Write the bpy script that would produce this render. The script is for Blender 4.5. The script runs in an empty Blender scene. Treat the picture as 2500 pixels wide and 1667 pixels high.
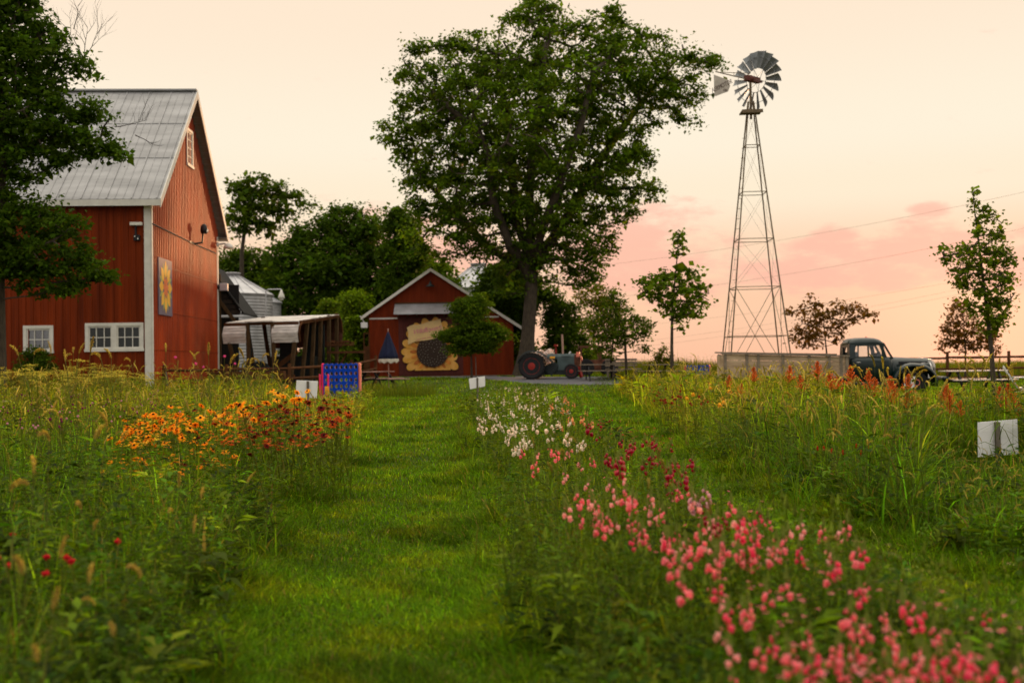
import bpy, math, random
import numpy as np
from mathutils import Matrix, Vector
R = math.radians
C = bpy.context.scene.collection
SC = bpy.context.scene
rng = np.random.default_rng(7)
random.seed(7)

# ------------------------------------------------------------ camera
F_PX, CAM_H = 2600.0, 1.25
PITCH, ROLL = math.atan((884 - 833.5) / F_PX), R(0.85)
cf = np.array([0, math.cos(PITCH), math.sin(PITCH)])
u0 = np.array([0, -math.sin(PITCH), math.cos(PITCH)])
r0 = np.array([1.0, 0, 0])
cr = r0 * math.cos(ROLL) - u0 * math.sin(ROLL)
cu = u0 * math.cos(ROLL) + r0 * math.sin(ROLL)
CAM = np.array([0, 0, CAM_H])
cd = bpy.data.cameras.new('camera')
cam = bpy.data.objects.new('camera', cd)
C.objects.link(cam)
cam.matrix_world = Matrix(((cr[0], cu[0], -cf[0], CAM[0]), (cr[1], cu[1], -cf[1], CAM[1]), (cr[2], cu[2], -cf[2], CAM[2]), (0, 0, 0, 1)))
cd.sensor_width = 36
cd.lens = F_PX / 2500 * 36
cd.clip_end = 5000
cd.clip_start = 0.05
cd.dof.use_dof = True
cd.dof.focus_distance = 12.5
cd.dof.aperture_fstop = 1.9
SC.camera = cam

# ------------------------------------------------------------ sky
SUN_AZ, SUN_EL = math.atan2(2385 - 1250, F_PX), R(3.5)
w = bpy.data.worlds.new('World')
SC.world = w
w.use_nodes = True
nt = w.node_tree
nt.nodes.clear()


def N(t, **kw):
    n = nt.nodes.new(t)
    for k, v in kw.items():
        setattr(n, k, v)
    return n


def L(a, b):
    nt.links.new(a, b)


def M_(op, a, b=None, clamp=False):
    n = N('ShaderNodeMath', operation=op)
    n.use_clamp = clamp
    for i, v in enumerate((a, b)):
        if v is None:
            continue
        if isinstance(v, (int, float)):
            n.inputs[i].default_value = v
        else:
            L(v, n.inputs[i])
    return n.outputs[0]


tc = N('ShaderNodeTexCoord')
sep = N('ShaderNodeSeparateXYZ')
L(tc.outputs['Generated'], sep.inputs[0])
sx, sy, sz = sep.outputs
ramp = N('ShaderNodeValToRGB')
cr_ = ramp.color_ramp
cr_.interpolation = 'EASE'
stops = [(0, (1.0, .56, .36)), (.05, (1.0, .62, .40)), (.10, (1.0, .71, .49)), (.15, (1.0, .85, .64)), (.20, (1.0, .885, .70)),
         (.32, (1.0, .82, .635)), (.45, (1.35, 1.18, .96)), (1, (2.7, 2.45, 2.05))]
while len(cr_.elements) < len(stops):
    cr_.elements.new(0.5)
for e, (p, c) in zip(cr_.elements, stops):
    e.position = p
    e.color = (*c, 1)
L(M_('MAXIMUM', sz, 0.0), ramp.inputs[0])
# gentle cool/dim side away from the sunset
back = N('ShaderNodeMapRange')
L(sy, back.inputs[0])
back.inputs[1].default_value = -1
back.inputs[2].default_value = .6
back.inputs[3].default_value = .8
back.inputs[4].default_value = 0
mixb = N('ShaderNodeMixRGB')
L(back.outputs[0], mixb.inputs[0])
L(ramp.outputs[0], mixb.inputs[1])
mixb.inputs[2].default_value = (.92, .90, .90, 1)
# pink cloud banks low over the horizon
ys = M_('MAXIMUM', sy, 0.05)
cx = M_('DIVIDE', sx, ys)
cz = M_('DIVIDE', sz, ys)
comb = N('ShaderNodeCombineXYZ')
L(cx, comb.inputs[0])
L(cz, comb.inputs[1])
mp = N('ShaderNodeMapping')
L(comb.outputs[0], mp.inputs[0])
mp.inputs['Rotation'].default_value = (0, 0, R(-8))
mp.inputs['Scale'].default_value = (11, 34, 1)
noi = N('ShaderNodeTexNoise')
L(mp.outputs[0], noi.inputs['Vector'])
noi.inputs['Scale'].default_value = 1.0
noi.inputs['Detail'].default_value = 9
noi.inputs['Roughness'].default_value = .66


def blob(u, v, a, b, s):
    du = M_('DIVIDE', M_('SUBTRACT', cx, u), a)
    dv = M_('DIVIDE', M_('SUBTRACT', cz, v), b)
    q = M_('ADD', M_('MULTIPLY', du, du), M_('MULTIPLY', dv, dv))
    return M_('MULTIPLY', M_('SUBTRACT', 1.0, q), s)


def uv(px, py):
    d = cf + cr * (px - 1250) / F_PX + cu * (833.5 - py) / F_PX
    return d[0] / d[1], d[2] / d[1]


acc = None
for (px, py, a, b, s) in [(1600, 620, .075, .046, .55), (1690, 590, .05, .022, .4), (1500, 640, .07, .034, .4), (2150, 640, .11, .026, .62), (2330, 600, .09, .026, .5),
                          (2275, 515, .022, .010, .5), (2050, 572, .024, .010, .42), (1930, 670, .09, .02, .4), (1020, 640, .12, .05, .35), (2480, 660, .1, .02, .4)]:
    u, v = uv(px, py)
    o = blob(u, v, a, b, s)
    acc = o if acc is None else M_('MAXIMUM', acc, o)
acc = M_('MAXIMUM', acc, -0.6)
cm = M_('ADD', M_('ADD', acc, .13), M_('MULTIPLY', M_('SUBTRACT', noi.outputs[0], .5), 3.1))
mr = N('ShaderNodeMapRange', interpolation_type='SMOOTHSTEP')
L(cm, mr.inputs[0])
mr.inputs[1].default_value = -.08
mr.inputs[2].default_value = .62
mr.inputs[3].default_value = 0
mr.inputs[4].default_value = .72
mixc = N('ShaderNodeMixRGB')
L(mr.outputs[0], mixc.inputs[0])
L(mixb.outputs[0], mixc.inputs[1])
mixc.inputs[2].default_value = (1.0, .50, .38, 1)
# glow round the setting sun
sd = (math.sin(SUN_AZ), math.cos(SUN_AZ), 0.0)
vm = N('ShaderNodeVectorMath', operation='DOT_PRODUCT')
L(tc.outputs['Generated'], vm.inputs[0])
vm.inputs[1].default_value = sd
gl = N('ShaderNodeMapRange')
L(vm.outputs['Value'], gl.inputs[0])
gl.inputs[1].default_value = .985
gl.inputs[2].default_value = 1
g2 = M_('POWER', gl.outputs[0], 3.0)
mixg = N('ShaderNodeMixRGB', blend_type='ADD')
L(M_('MULTIPLY', g2, .35), mixg.inputs[0])
L(mixc.outputs[0], mixg.inputs[1])
mixg.inputs[2].default_value = (1.0, .35, .12, 1)
bg = N('ShaderNodeBackground')
L(mixg.outputs[0], bg.inputs[0])
bg.inputs[1].default_value = 1.0
out = N('ShaderNodeOutputWorld')
L(bg.outputs[0], out.inputs[0])

sl = bpy.data.lights.new('sun', 'SUN')
sl.energy = 3.4
sl.angle = R(4)
sl.color = (1.0, .50, .22)
so = bpy.data.objects.new('sun', sl)
C.objects.link(so)
so.rotation_euler = Vector((-math.sin(SUN_AZ) * math.cos(SUN_EL), -math.cos(SUN_AZ) * math.cos(SUN_EL), -math.sin(SUN_EL))).to_track_quat('-Z', 'Y').to_euler()

SC.view_settings.view_transform = 'Standard'
SC.view_settings.look = 'None'
SC.view_settings.exposure = 0.0
SC.view_settings.gamma = 1.0
SC.cycles.max_bounces = 5
SC.cycles.diffuse_bounces = 3
SC.cycles.transmission_bounces = 4
SC.cycles.transparent_max_bounces = 6
SC.cycles.use_denoising = True
try:
    SC.cycles.denoising_input_passes = 'RGB_ALBEDO_NORMAL'
except Exception:
    pass

# ------------------------------------------------------------ projection helpers


def pray(px, py):
    return cf + cr * (px - 1250) / F_PX + cu * (833.5 - py) / F_PX


def pix(px, py, Y):
    d = pray(px, py)
    return Vector(CAM + d * (Y / d[1]))


def onz(px, py, z):
    d = pray(px, py)
    return Vector(CAM + d * ((z - CAM_H) / d[2]))


def sstep(a, b, x):
    t = np.clip((np.asarray(x, float) - a) / (b - a), 0, 1)
    return t * t * (3 - 2 * t)


def gz(x, y):
    x = np.asarray(x, float)
    y = np.asarray(y, float)
    z = 0.46 * sstep(40, 55, y) * (1 - sstep(8, 15, x))
    z = z - 2.2 * sstep(88, 300, y) - 0.0055 * np.maximum(y - 250, 0)
    z = z - 0.8 * sstep(52, 90, np.abs(x)) * sstep(30, 60, y)
    return z


def G(x, y):
    return float(gz(x, y))


# ------------------------------------------------------------ materials


def mat(name, col, rough=.7, metal=0.0, var=.15, scale=4.0, bump=0.0, bscale=20.0, col2=None, stretch=None, spec=.3, coat=0.0, emis=None):
    m = bpy.data.materials.new(name)
    m.use_nodes = True
    t = m.node_tree
    b = t.nodes['Principled BSDF']
    b.inputs['Roughness'].default_value = rough
    b.inputs['Metallic'].default_value = metal
    b.inputs['Specular IOR Level'].default_value = spec
    b.inputs['Coat Weight'].default_value = coat
    tcn = t.nodes.new('ShaderNodeTexCoord')
    mpn = t.nodes.new('ShaderNodeMapping')
    t.links.new(tcn.outputs['Object'], mpn.inputs[0])
    if stretch:
        mpn.inputs['Scale'].default_value = stretch
    n = t.nodes.new('ShaderNodeTexNoise')
    n.inputs['Scale'].default_value = scale
    n.inputs['Detail'].default_value = 6
    n.inputs['Roughness'].default_value = .6
    t.links.new(mpn.outputs[0], n.inputs['Vector'])
    rp = t.nodes.new('ShaderNodeValToRGB')
    c2 = col2 or tuple(min(1, c * (1 + var)) for c in col)
    c1 = col if col2 else tuple(c * (1 - var) for c in col)
    rp.color_ramp.elements[0].position = .35
    rp.color_ramp.elements[1].position = .68
    rp.color_ramp.elements[0].color = (*c1, 1)
    rp.color_ramp.elements[1].color = (*c2, 1)
    t.links.new(n.outputs[0], rp.inputs[0])
    t.links.new(rp.outputs[0], b.inputs['Base Color'])
    if bump:
        n2 = t.nodes.new('ShaderNodeTexNoise')
        n2.inputs['Scale'].default_value = bscale
        n2.inputs['Detail'].default_value = 5
        t.links.new(mpn.outputs[0], n2.inputs['Vector'])
        bp = t.nodes.new('ShaderNodeBump')
        bp.inputs['Strength'].default_value = bump
        bp.inputs['Distance'].default_value = .02
        t.links.new(n2.outputs[0], bp.inputs['Height'])
        t.links.new(bp.outputs[0], b.inputs['Normal'])
    return m


def leafmat(name, trans=.35, rough=.55, gain=1.0, tcol=(1.0, 1.0, .4), spec=.04):
    """foliage / petals: colour per leaf comes from the mesh attribute Col"""
    m = bpy.data.materials.new(name)
    m.use_nodes = True
    t = m.node_tree
    b = t.nodes['Principled BSDF']
    b.inputs['Roughness'].default_value = rough
    b.inputs['Specular IOR Level'].default_value = spec
    a = t.nodes.new('ShaderNodeAttribute')
    a.attribute_name = 'Col'
    t.links.new(a.outputs['Color'], b.inputs['Base Color'])
    tr = t.nodes.new('ShaderNodeBsdfTranslucent')
    mu = t.nodes.new('ShaderNodeMixRGB')
    mu.blend_type = 'MULTIPLY'
    mu.inputs[0].default_value = 1
    t.links.new(a.outputs['Color'], mu.inputs[1])
    mu.inputs[2].default_value = (*[c * gain for c in tcol], 1)
    t.links.new(mu.outputs[0], tr.inputs[0])
    mx = t.nodes.new('ShaderNodeMixShader')
    mx.inputs[0].default_value = trans
    t.links.new(b.outputs[0], mx.inputs[1])
    t.links.new(tr.outputs[0], mx.inputs[2])
    t.links.new(mx.outputs[0], t.nodes['Material Output'].inputs[0])
    return m


def glassmat(name, tint=(.9, .95, .95), refl=.25):
    m = bpy.data.materials.new(name)
    m.use_nodes = True
    t = m.node_tree
    t.nodes.remove(t.nodes['Principled BSDF'])
    tr = t.nodes.new('ShaderNodeBsdfTransparent')
    tr.inputs[0].default_value = (*tint, 1)
    g = t.nodes.new('ShaderNodeBsdfGlossy')
    g.inputs['Roughness'].default_value = .05
    mx = t.nodes.new('ShaderNodeMixShader')
    mx.inputs[0].default_value = refl
    t.links.new(tr.outputs[0], mx.inputs[1])
    t.links.new(g.outputs[0], mx.inputs[2])
    t.links.new(mx.outputs[0], t.nodes['Material Output'].inputs[0])
    return m


# ------------------------------------------------------------ mesh building


def tag(o, label=None, cat=None, group=None, kind=None):
    for k, v in (('label', label), ('category', cat), ('group', group), ('kind', kind)):
        if v:
            o[k] = v
    return o


def link(name, me, parent=None, m=None):
    o = bpy.data.objects.new(name, me)
    C.objects.link(o)
    if m is not None:
        for mm in (m if isinstance(m, (list, tuple)) else [m]):
            me.materials.append(mm)
    if parent is not None:
        o.parent = parent
    return o


def empty(name, loc=(0, 0, 0), rz=0.0, label=None, cat=None, group=None):
    o = bpy.data.objects.new(name, None)
    o.empty_display_size = .2
    C.objects.link(o)
    o.location = loc
    o.rotation_euler = (0, 0, rz)
    return tag(o, label, cat, group)


class MB:
    def __init__(s):
        s.v, s.f, s.mi = [], [], []
        s.m = 0

    def add(s, vs, fs):
        b = len(s.v)
        s.v.extend([tuple(map(float, p)) for p in vs])
        for f in fs:
            s.f.append(tuple(b + i for i in f))
            s.mi.append(s.m)
        return s

    def box(s, c, d, rz=0.0, rx=0.0, ry=0.0):
        hx, hy, hz = d[0] / 2, d[1] / 2, d[2] / 2
        Mx = Matrix.Rotation(rz, 3, 'Z') @ Matrix.Rotation(ry, 3, 'Y') @ Matrix.Rotation(rx, 3, 'X')
        c = Vector(c)
        vs = [c + Mx @ Vector((x * hx, y * hy, z * hz)) for x in (-1, 1) for y in (-1, 1) for z in (-1, 1)]
        return s.add(vs, [(0, 1, 3, 2), (4, 6, 7, 5), (0, 4, 5, 1), (2, 3, 7, 6), (0, 2, 6, 4), (1, 5, 7, 3)])

    def b2(s, lo, hi):
        return s.box([(a + b) / 2 for a, b in zip(lo, hi)], [abs(b - a) for a, b in zip(lo, hi)])

    def bar(s, p, q, w, h=None, up=(0, 0, 1)):
        h = h or w
        p, q = Vector(p), Vector(q)
        d = (q - p).normalized()
        u = Vector(up)
        if abs(d.dot(u)) > .97:
            u = Vector((1, 0, 0))
        a = d.cross(u).normalized() * w / 2
        b = a.cross(d).normalized() * h / 2
        vs = [p - a - b, p + a - b, p + a + b, p - a + b, q - a - b, q + a - b, q + a + b, q - a + b]
        return s.add(vs, [(3, 2, 1, 0), (4, 5, 6, 7), (0, 1, 5, 4), (1, 2, 6, 5), (2, 3, 7, 6), (3, 0, 4, 7)])

    def tube(s, pts, r, n=8, cap=True):
        pts = [Vector(p) for p in pts]
        rs = r if isinstance(r, (list, tuple)) else [r] * len(pts)
        rings = []
        ref = None
        for i, p in enumerate(pts):
            d = (pts[min(i + 1, len(pts) - 1)] - pts[max(i - 1, 0)]).normalized()
            if ref is None:
                ref = Vector((0, 0, 1)) if abs(d.z) < .9 else Vector((1, 0, 0))
            a = d.cross(ref).normalized()
            ref = a.cross(d)
            rings.append([p + (a * math.cos(2 * math.pi * k / n) + ref * math.sin(2 * math.pi * k / n)) * rs[i] for k in range(n)])
        return s.loft(rings, cap)

    def loft(s, rings, cap=True, closed=True):
        n = len(rings[0])
        vs = [p for ring in rings for p in ring]
        fs = []
        for i in range(len(rings) - 1):
            for k in range(n if closed else n - 1):
                k2 = (k + 1) % n
                fs.append((i * n + k, i * n + k2, (i + 1) * n + k2, (i + 1) * n + k))
        if cap and closed:
            fs.append(tuple(range(n - 1, -1, -1)))
            fs.append(tuple((len(rings) - 1) * n + k for k in range(n)))
        return s.add(vs, fs)

    def lathe(s, prof, c=(0, 0, 0), n=24, axis='Z'):
        rings = []
        for r, h in prof:
            ring = []
            for k in range(n):
                a = 2 * math.pi * k / n
                x, y = r * math.cos(a), r * math.sin(a)
                p = {'Z': (x, y, h), 'Y': (x, h, y), 'X': (h, x, y)}[axis]
                ring.append(Vector(p) + Vector(c))
            rings.append(ring)
        return s.loft(rings, True)

    def prism(s, poly, n, d):
        """poly: 3D points of a planar polygon, extruded by d along n"""
        nv = Vector(n).normalized() * d
        a = [Vector(p) for p in poly]
        b = [p + nv for p in a]
        k = len(a)
        fs = [tuple(range(k - 1, -1, -1)), tuple(range(k, 2 * k))]
        fs += [(i, (i + 1) % k, k + (i + 1) % k, k + i) for i in range(k)]
        return s.add(a + b, fs)

    def sphere(s, c, r, n=10, sc=(1, 1, 1)):
        prof = [(max(1e-4, math.sin(math.pi * i / n)), -math.cos(math.pi * i / n)) for i in range(n + 1)]
        rings = []
        for rr, h in prof:
            rings.append([Vector((c[0] + r * sc[0] * rr * math.cos(2 * math.pi * k / (2 * n)), c[1] + r * sc[1] * rr * math.sin(2 * math.pi * k / (2 * n)), c[2] + r * sc[2] * h)) for k in range(2 * n)])
        return s.loft(rings, True)

    def build(s, name, m, parent=None, smooth=False, bevel=0.0, label=None):
        me = bpy.data.meshes.new(name)
        me.from_pydata(s.v, [], s.f)
        ms = m if isinstance(m, (list, tuple)) else [m]
        for mm in ms:
            me.materials.append(mm)
        if len(ms) > 1:
            me.polygons.foreach_set('material_index', s.mi)
        if smooth:
            me.polygons.foreach_set('use_smooth', [True] * len(me.polygons))
        me.update()
        o = link(name, me, parent)
        if bevel:
            bv = o.modifiers.new('bevel', 'BEVEL')
            bv.width = bevel
            bv.segments = 2
            bv.limit_method = 'ANGLE'
        if label:
            o['label'] = label
        return o


def npmesh(name, V, faces, m, col=None, parent=None, smooth=False):
    """V (n,3); faces: list of integer arrays (k, nverts); col (n,3)"""
    me = bpy.data.meshes.new(name)
    me.vertices.add(len(V))
    me.vertices.foreach_set('co', np.ascontiguousarray(V, dtype=np.float32).ravel())
    loops = np.concatenate([f.ravel() for f in faces]).astype(np.int32)
    sizes = np.concatenate([np.full(len(f), f.shape[1], dtype=np.int32) for f in faces])
    starts = np.concatenate([[0], np.cumsum(sizes)[:-1]]).astype(np.int32)
    me.loops.add(len(loops))
    me.loops.foreach_set('vertex_index', loops)
    me.polygons.add(len(sizes))
    me.polygons.foreach_set('loop_start', starts)
    if smooth:
        me.polygons.foreach_set('use_smooth', np.ones(len(sizes), dtype=bool))
    me.update(calc_edges=True)
    if col is not None:
        at = me.color_attributes.new('Col', 'FLOAT_COLOR', 'POINT')
        c4 = np.ones((len(V), 4), dtype=np.float32)
        c4[:, :3] = col
        at.data.foreach_set('color', c4.ravel())
    return link(name, me, parent, m)


class NP:
    """accumulates vertex / face arrays"""
    def __init__(s):
        s.V, s.F, s.C, s.n = [], {}, [], 0

    def add(s, V, faces, col):
        for f in faces:
            s.F.setdefault(f.shape[1], []).append(f + s.n)
        s.V.append(V)
        s.C.append(col)
        s.n += len(V)

    def build(s, name, m, parent=None, smooth=False):
        return npmesh(name, np.concatenate(s.V), [np.concatenate(v) for v in s.F.values()], m, np.concatenate(s.C), parent, smooth)


def unit(a):
    return a / np.maximum(np.linalg.norm(a, axis=-1, keepdims=True), 1e-9)


def jitcol(base, n, g, v=.25, hue=.12):
    base = np.asarray(base, float)
    if base.ndim == 1:
        base = np.tile(base, (n, 1))
    k = np.exp(g.normal(0, v, (n, 1)))
    h = g.normal(0, hue, (n, 1))
    c = base * k
    c[:, :1] *= np.exp(h)
    return np.clip(c, 0, 1)


def blades(acc, P, H, W, lean, col, g, droop=.5, rows=3):
    """curved tapering grass blades; P (n,3) base, H,W (n,), lean (n,) horizontal travel as share of H"""
    n = len(P)
    az = g.uniform(0, 2 * np.pi, n)
    D = np.stack([np.cos(az), np.sin(az), np.zeros(n)], 1)
    fa = az + g.uniform(.9, 2.2, n)
    S = np.stack([np.cos(fa), np.sin(fa), np.zeros(n)], 1)
    vs = []
    for i in range(rows):
        t = i / rows
        c = P + D * (H * lean * t ** 1.7)[:, None]
        c[:, 2] += H * (t - droop * lean * t ** 2.6)
        ww = (W * (1 - .55 * t) * .5)[:, None]
        vs += [c - S * ww, c + S * ww]
    tip = P + D * (H * lean)[:, None]
    tip[:, 2] += H * (1 - droop * lean)
    vs.append(tip)
    V = np.stack(vs, 1).reshape(-1, 3)
    k = 2 * rows + 1
    b = np.arange(n)[:, None] * k
    q = [b + np.array([[2 * i, 2 * i + 1, 2 * i + 3, 2 * i + 2]]) for i in range(rows - 1)]
    tri = b + np.array([[2 * rows - 2, 2 * rows - 1, 2 * rows]])
    acc.add(V, [np.concatenate(q), tri] if q else [tri], np.repeat(col, k, 0))


def leaves(acc, P, D, U, Ln, Wd, col, fold=.15):
    """kite leaves: P base, D direction, U approx up, length, width"""
    n = len(P)
    D = unit(D)
    S = unit(np.cross(D, U))
    Nn = np.cross(S, D)
    a = P
    m = P + D * (Ln * .45)[:, None] + Nn * (Ln * fold * .5)[:, None]
    l = m - S * (Wd * .5)[:, None] - Nn * (Wd * fold)[:, None]
    r = m + S * (Wd * .5)[:, None] - Nn * (Wd * fold)[:, None]
    t = P + D * Ln[:, None] - Nn * (Ln * fold)[:, None]
    V = np.stack([a, r, t, l], 1).reshape(-1, 3)
    b = np.arange(n)[:, None] * 4
    acc.add(V, [b + np.array([[0, 1, 2, 3]])], np.repeat(col, 4, 0))


def pip(px, py, poly):
    poly = np.asarray(poly, float)
    ins = np.zeros(len(px), bool)
    j = len(poly) - 1
    for i in range(len(poly)):
        xi, yi = poly[i]
        xj, yj = poly[j]
        c = ((yi > py) != (yj > py)) & (px < (xj - xi) * (py - yi) / (yj - yi + 1e-12) + xi)
        ins ^= c
        j = i
    return ins


def pdist(px, py, poly):
    poly = np.asarray(poly, float)
    d = np.full(len(px), 1e9)
    for i in range(len(poly)):
        a, b = poly[i - 1], poly[i]
        ab = b - a
        t = np.clip(((px - a[0]) * ab[0] + (py - a[1]) * ab[1]) / (ab @ ab + 1e-12), 0, 1)
        d = np.minimum(d, np.hypot(px - a[0] - t * ab[0], py - a[1] - t * ab[1]))
    return d
# ------------------------------------------------------------ materials in use
MT = {}
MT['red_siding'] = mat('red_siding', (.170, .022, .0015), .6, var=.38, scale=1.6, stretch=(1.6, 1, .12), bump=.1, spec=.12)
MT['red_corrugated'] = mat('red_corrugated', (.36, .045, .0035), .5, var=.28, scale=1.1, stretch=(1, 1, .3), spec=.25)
MT['shed_red'] = mat('shed_red', (.150, .019, .002), .65, var=.25, scale=1.5, stretch=(3, 3, .3), bump=.15, spec=.12)
MT['trim'] = mat('trim_white', (.62, .60, .54), .6, var=.1, scale=3)
MT['roof'] = mat('roof_metal', (.22, .22, .22), .5, .15, scale=.9, col2=(.36, .36, .36), stretch=(.5, 2, 2), bump=.08, bscale=3)
MT['galv'] = mat('galvanised', (.33, .33, .34), .42, .35, scale=1.5, col2=(.50, .50, .52), bump=.05)
MT['tin'] = mat('weathered_tin', (.36, .34, .31), .6, 0, scale=1.7, col2=(.82, .79, .73), bump=.1, stretch=(1, 1, 3))
MT['tin_lit'] = mat('lit_tin', (.52, .50, .47), .65, 0, scale=1.7, col2=(.85, .83, .79), bump=.1, stretch=(1, 1, 3))  # lighter copy of the tin, offsets the shade on the front panels
MT['soffit'] = mat('soffit', (.22, .19, .16), .8)
MT['black'] = mat('black_metal', (.02, .02, .022), .5, .3)
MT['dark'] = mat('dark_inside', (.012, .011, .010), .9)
MT['glass'] = mat('window_glass', (.012, .017, .014), .12, 0, spec=.35)
MT['clear'] = glassmat('clear_glass', refl=.08)
MT['plank_dark'] = mat('dark_plank', (.022, .016, .011), .9, var=.5, scale=3)
MT['petal_base'] = mat('painted_petal_base', (.42, .13, .02), .7)
MT['curtain'] = mat('curtain', (.12, .11, .09), .9)
MT['wood_brown'] = mat('brown_wood', (.085, .034, .013), .85, var=.35, scale=3, bump=.3, spec=.1)
MT['wood_old'] = mat('old_wood', (.075, .044, .020), .9, var=.4, scale=4, stretch=(4, 4, .6), bump=.4, spec=.1)
MT['wood_bed'] = mat('truck_bed_wood', (.30, .205, .12), .85, scale=1.6, col2=(.55, .41, .27), stretch=(.7, 1, 3), bump=.3)
MT['wood_frame'] = mat('bed_frame_wood', (.20, .16, .115), .8, var=.3, scale=5)
MT['bark'] = mat('bark', (.055, .042, .028), .95, var=.4, scale=5, stretch=(3, 3, .7), bump=.8, bscale=12)
MT['bark_dark'] = mat('bark_dark', (.028, .020, .013), .95, var=.3, scale=5)
MT['truck'] = mat('truck_green', (.002, .012, .011), .30, 0, var=.3, scale=2, spec=.35, coat=.12)
MT['rubber'] = mat('rubber', (.014, .014, .015), .85)
MT['chrome'] = mat('chrome', (.65, .64, .62), .2, .9)
MT['lens'] = mat('lamp_lens', (.75, .73, .68), .15, 0, spec=.8)
MT['tractor'] = mat('tractor_grey', (.060, .088, .088), .55, 0, var=.25, scale=3)
MT['tractor_dark'] = mat('tractor_dark', (.012, .018, .018), .6)
MT['wheel_red'] = mat('wheel_red', (.26, .014, .008), .5, var=.2)
MT['rust'] = mat('rust', (.10, .035, .018), .85, var=.4, scale=4, bump=.2)
MT['white'] = mat('white_board', (.72, .71, .69), .6, var=.05)
MT['stake'] = mat('stake_wood', (.13, .11, .085), .85, var=.3, scale=8)
MT['blue'] = mat('blue_plastic', (.002, .050, .42), .75, var=.1, spec=.1)
MT['magenta'] = mat('magenta_plastic', (.75, .015, .10), .4, var=.1)
MT['yellow'] = mat('yellow_plastic', (.85, .38, .02), .4, var=.1)
MT['salmon'] = mat('salmon_plastic', (.80, .20, .14), .45, var=.1)
MT['navy'] = mat('navy_cloth', (.006, .010, .035), .9, var=.2)
MT['fringe'] = mat('cream_fringe', (.55, .50, .42), .9)
MT['sun_yellow'] = mat('painted_yellow', (.62, .30, .035), .6, scale=3, col2=(.72, .40, .10))
MT['sun_orange'] = mat('painted_orange', (.62, .22, .03), .6, var=.2)
MT['sun_brown'] = mat('painted_brown', (.030, .016, .009), .7)
MT['dots'] = mat('painted_dots', (.45, .40, .32), .7)
MT['scroll'] = mat('painted_scroll', (.66, .46, .20), .6, var=.08)
MT['pinkpaint'] = mat('pink_paint', (.60, .20, .24), .6)
MT['mill'] = mat('mill_steel', (.17, .185, .19), .5, .2, var=.3, scale=3)
MT['mill_frame'] = mat('mill_frame', (.14, .10, .055), .6, .2, var=.3)
MT['vane'] = mat('vane_paint', (.42, .38, .33), .6, var=.12)
MT['letter'] = mat('letter_paint', (.06, .025, .018), .7)
MT['asphalt'] = mat('asphalt', (.10, .10, .11), .9, var=.15, scale=6, bump=.2)
MT['quilt_bg'] = mat('quilt_ground', (.17, .13, .17), .6, var=.1)
MT['quilt_yellow'] = mat('quilt_yellow', (.85, .45, .06), .6, var=.08)
MT['quilt_green'] = mat('quilt_green', (.38, .40, .12), .6, var=.08)
MT['quilt_orange'] = mat('quilt_orange', (.75, .20, .07), .6, var=.08)
MT['wire'] = mat('cable', (.42, .26, .18), .8)
MT['leaf'] = leafmat('foliage', .48, rough=.6, spec=.06, gain=1.25)
MT['leaf_tree'] = leafmat('tree_leaf', .38, rough=.6, gain=1.3)
MT['petal'] = leafmat('petal', .45, rough=.7, tcol=(1, .8, .75), gain=1.25)
MT['grassm'] = leafmat('grass_blade', .48, rough=.6, gain=1.2)

# ------------------------------------------------------------ ground
def gridmesh(name, xs, ys, m, dz=0.0):
    X, Y = np.meshgrid(xs, ys)
    Z = gz(X, Y) + dz
    V = np.stack([X, Y, Z], -1).reshape(-1, 3)
    nx, ny = len(xs), len(ys)
    i = np.arange(nx - 1)[None, :] + np.arange(ny - 1)[:, None] * nx
    F = np.stack([i, i + 1, i + nx + 1, i + nx], -1).reshape(-1, 4)
    return npmesh(name, V, [F], m, smooth=True)


gm = mat('turf_soil', (.030, .042, .003), .95, scale=.9, col2=(.065, .078, .005), bump=.5, bscale=30)
xs = np.unique(np.concatenate([np.linspace(-90, 90, 121), np.array([-2500, -1200, -600, -300, -150, 150, 300, 600, 1200, 2500.])]))
ys = np.unique(np.concatenate([np.linspace(-20, 110, 131), np.geomspace(110, 2600, 30), [-300, -100, -50]]))
tag(gridmesh('ground', xs, ys, gm), kind='structure')

PATH_PX = [(850, 927), (960, 921), (1100, 919), (1240, 918), (1262, 921), (1200, 928), (1140, 931), (1240, 937), (1330, 942), (1420, 942), (1560, 940), (1720, 938), (1720, 945),
           (1600, 948), (1510, 950), (1400, 951), (1300, 951), (1180, 947), (1060, 943), (960, 942), (850, 945)]


def onground(px, py):
    p = onz(px, py, 0.0)
    for _ in range(12):
        p = onz(px, py, G(p.x, p.y))
    return p


pp = [onground(*q) for q in PATH_PX]
PATH = [(p.x, p.y) for p in pp]
# road sheet following the terrain
import bmesh
bm = bmesh.new()
f = bm.faces.new([bm.verts.new((x, y, 0)) for x, y in PATH])
bmesh.ops.triangulate(bm, faces=[f])
for _ in range(3):
    bmesh.ops.subdivide_edges(bm, edges=[e for e in bm.edges if e.calc_length() > 1.0], cuts=1, use_grid_fill=False)
    bmesh.ops.triangulate(bm, faces=bm.faces[:])
for v in bm.verts:
    v.co.z = G(v.co.x, v.co.y) + .012
me = bpy.data.meshes.new('asphalt_path')
bm.to_mesh(me)
bm.free()
tag(link('asphalt_path', me, None, MT['asphalt']), kind='structure')
# ------------------------------------------------------------ barn
TH = R(3)
bo = pix(366, 890, 40.0)
BX, BY = bo.x, bo.y
BM = Matrix.Translation((BX, BY, 0)) @ Matrix.Rotation(TH, 4, 'Z')
BI = BM.inverted()


def hit(Mi, px, py, axis, val):
    o = Mi @ Vector(CAM)
    d = Mi.to_3x3() @ Vector(pray(px, py))
    t = (val - o[axis]) / d[axis]
    return o + d * t


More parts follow.
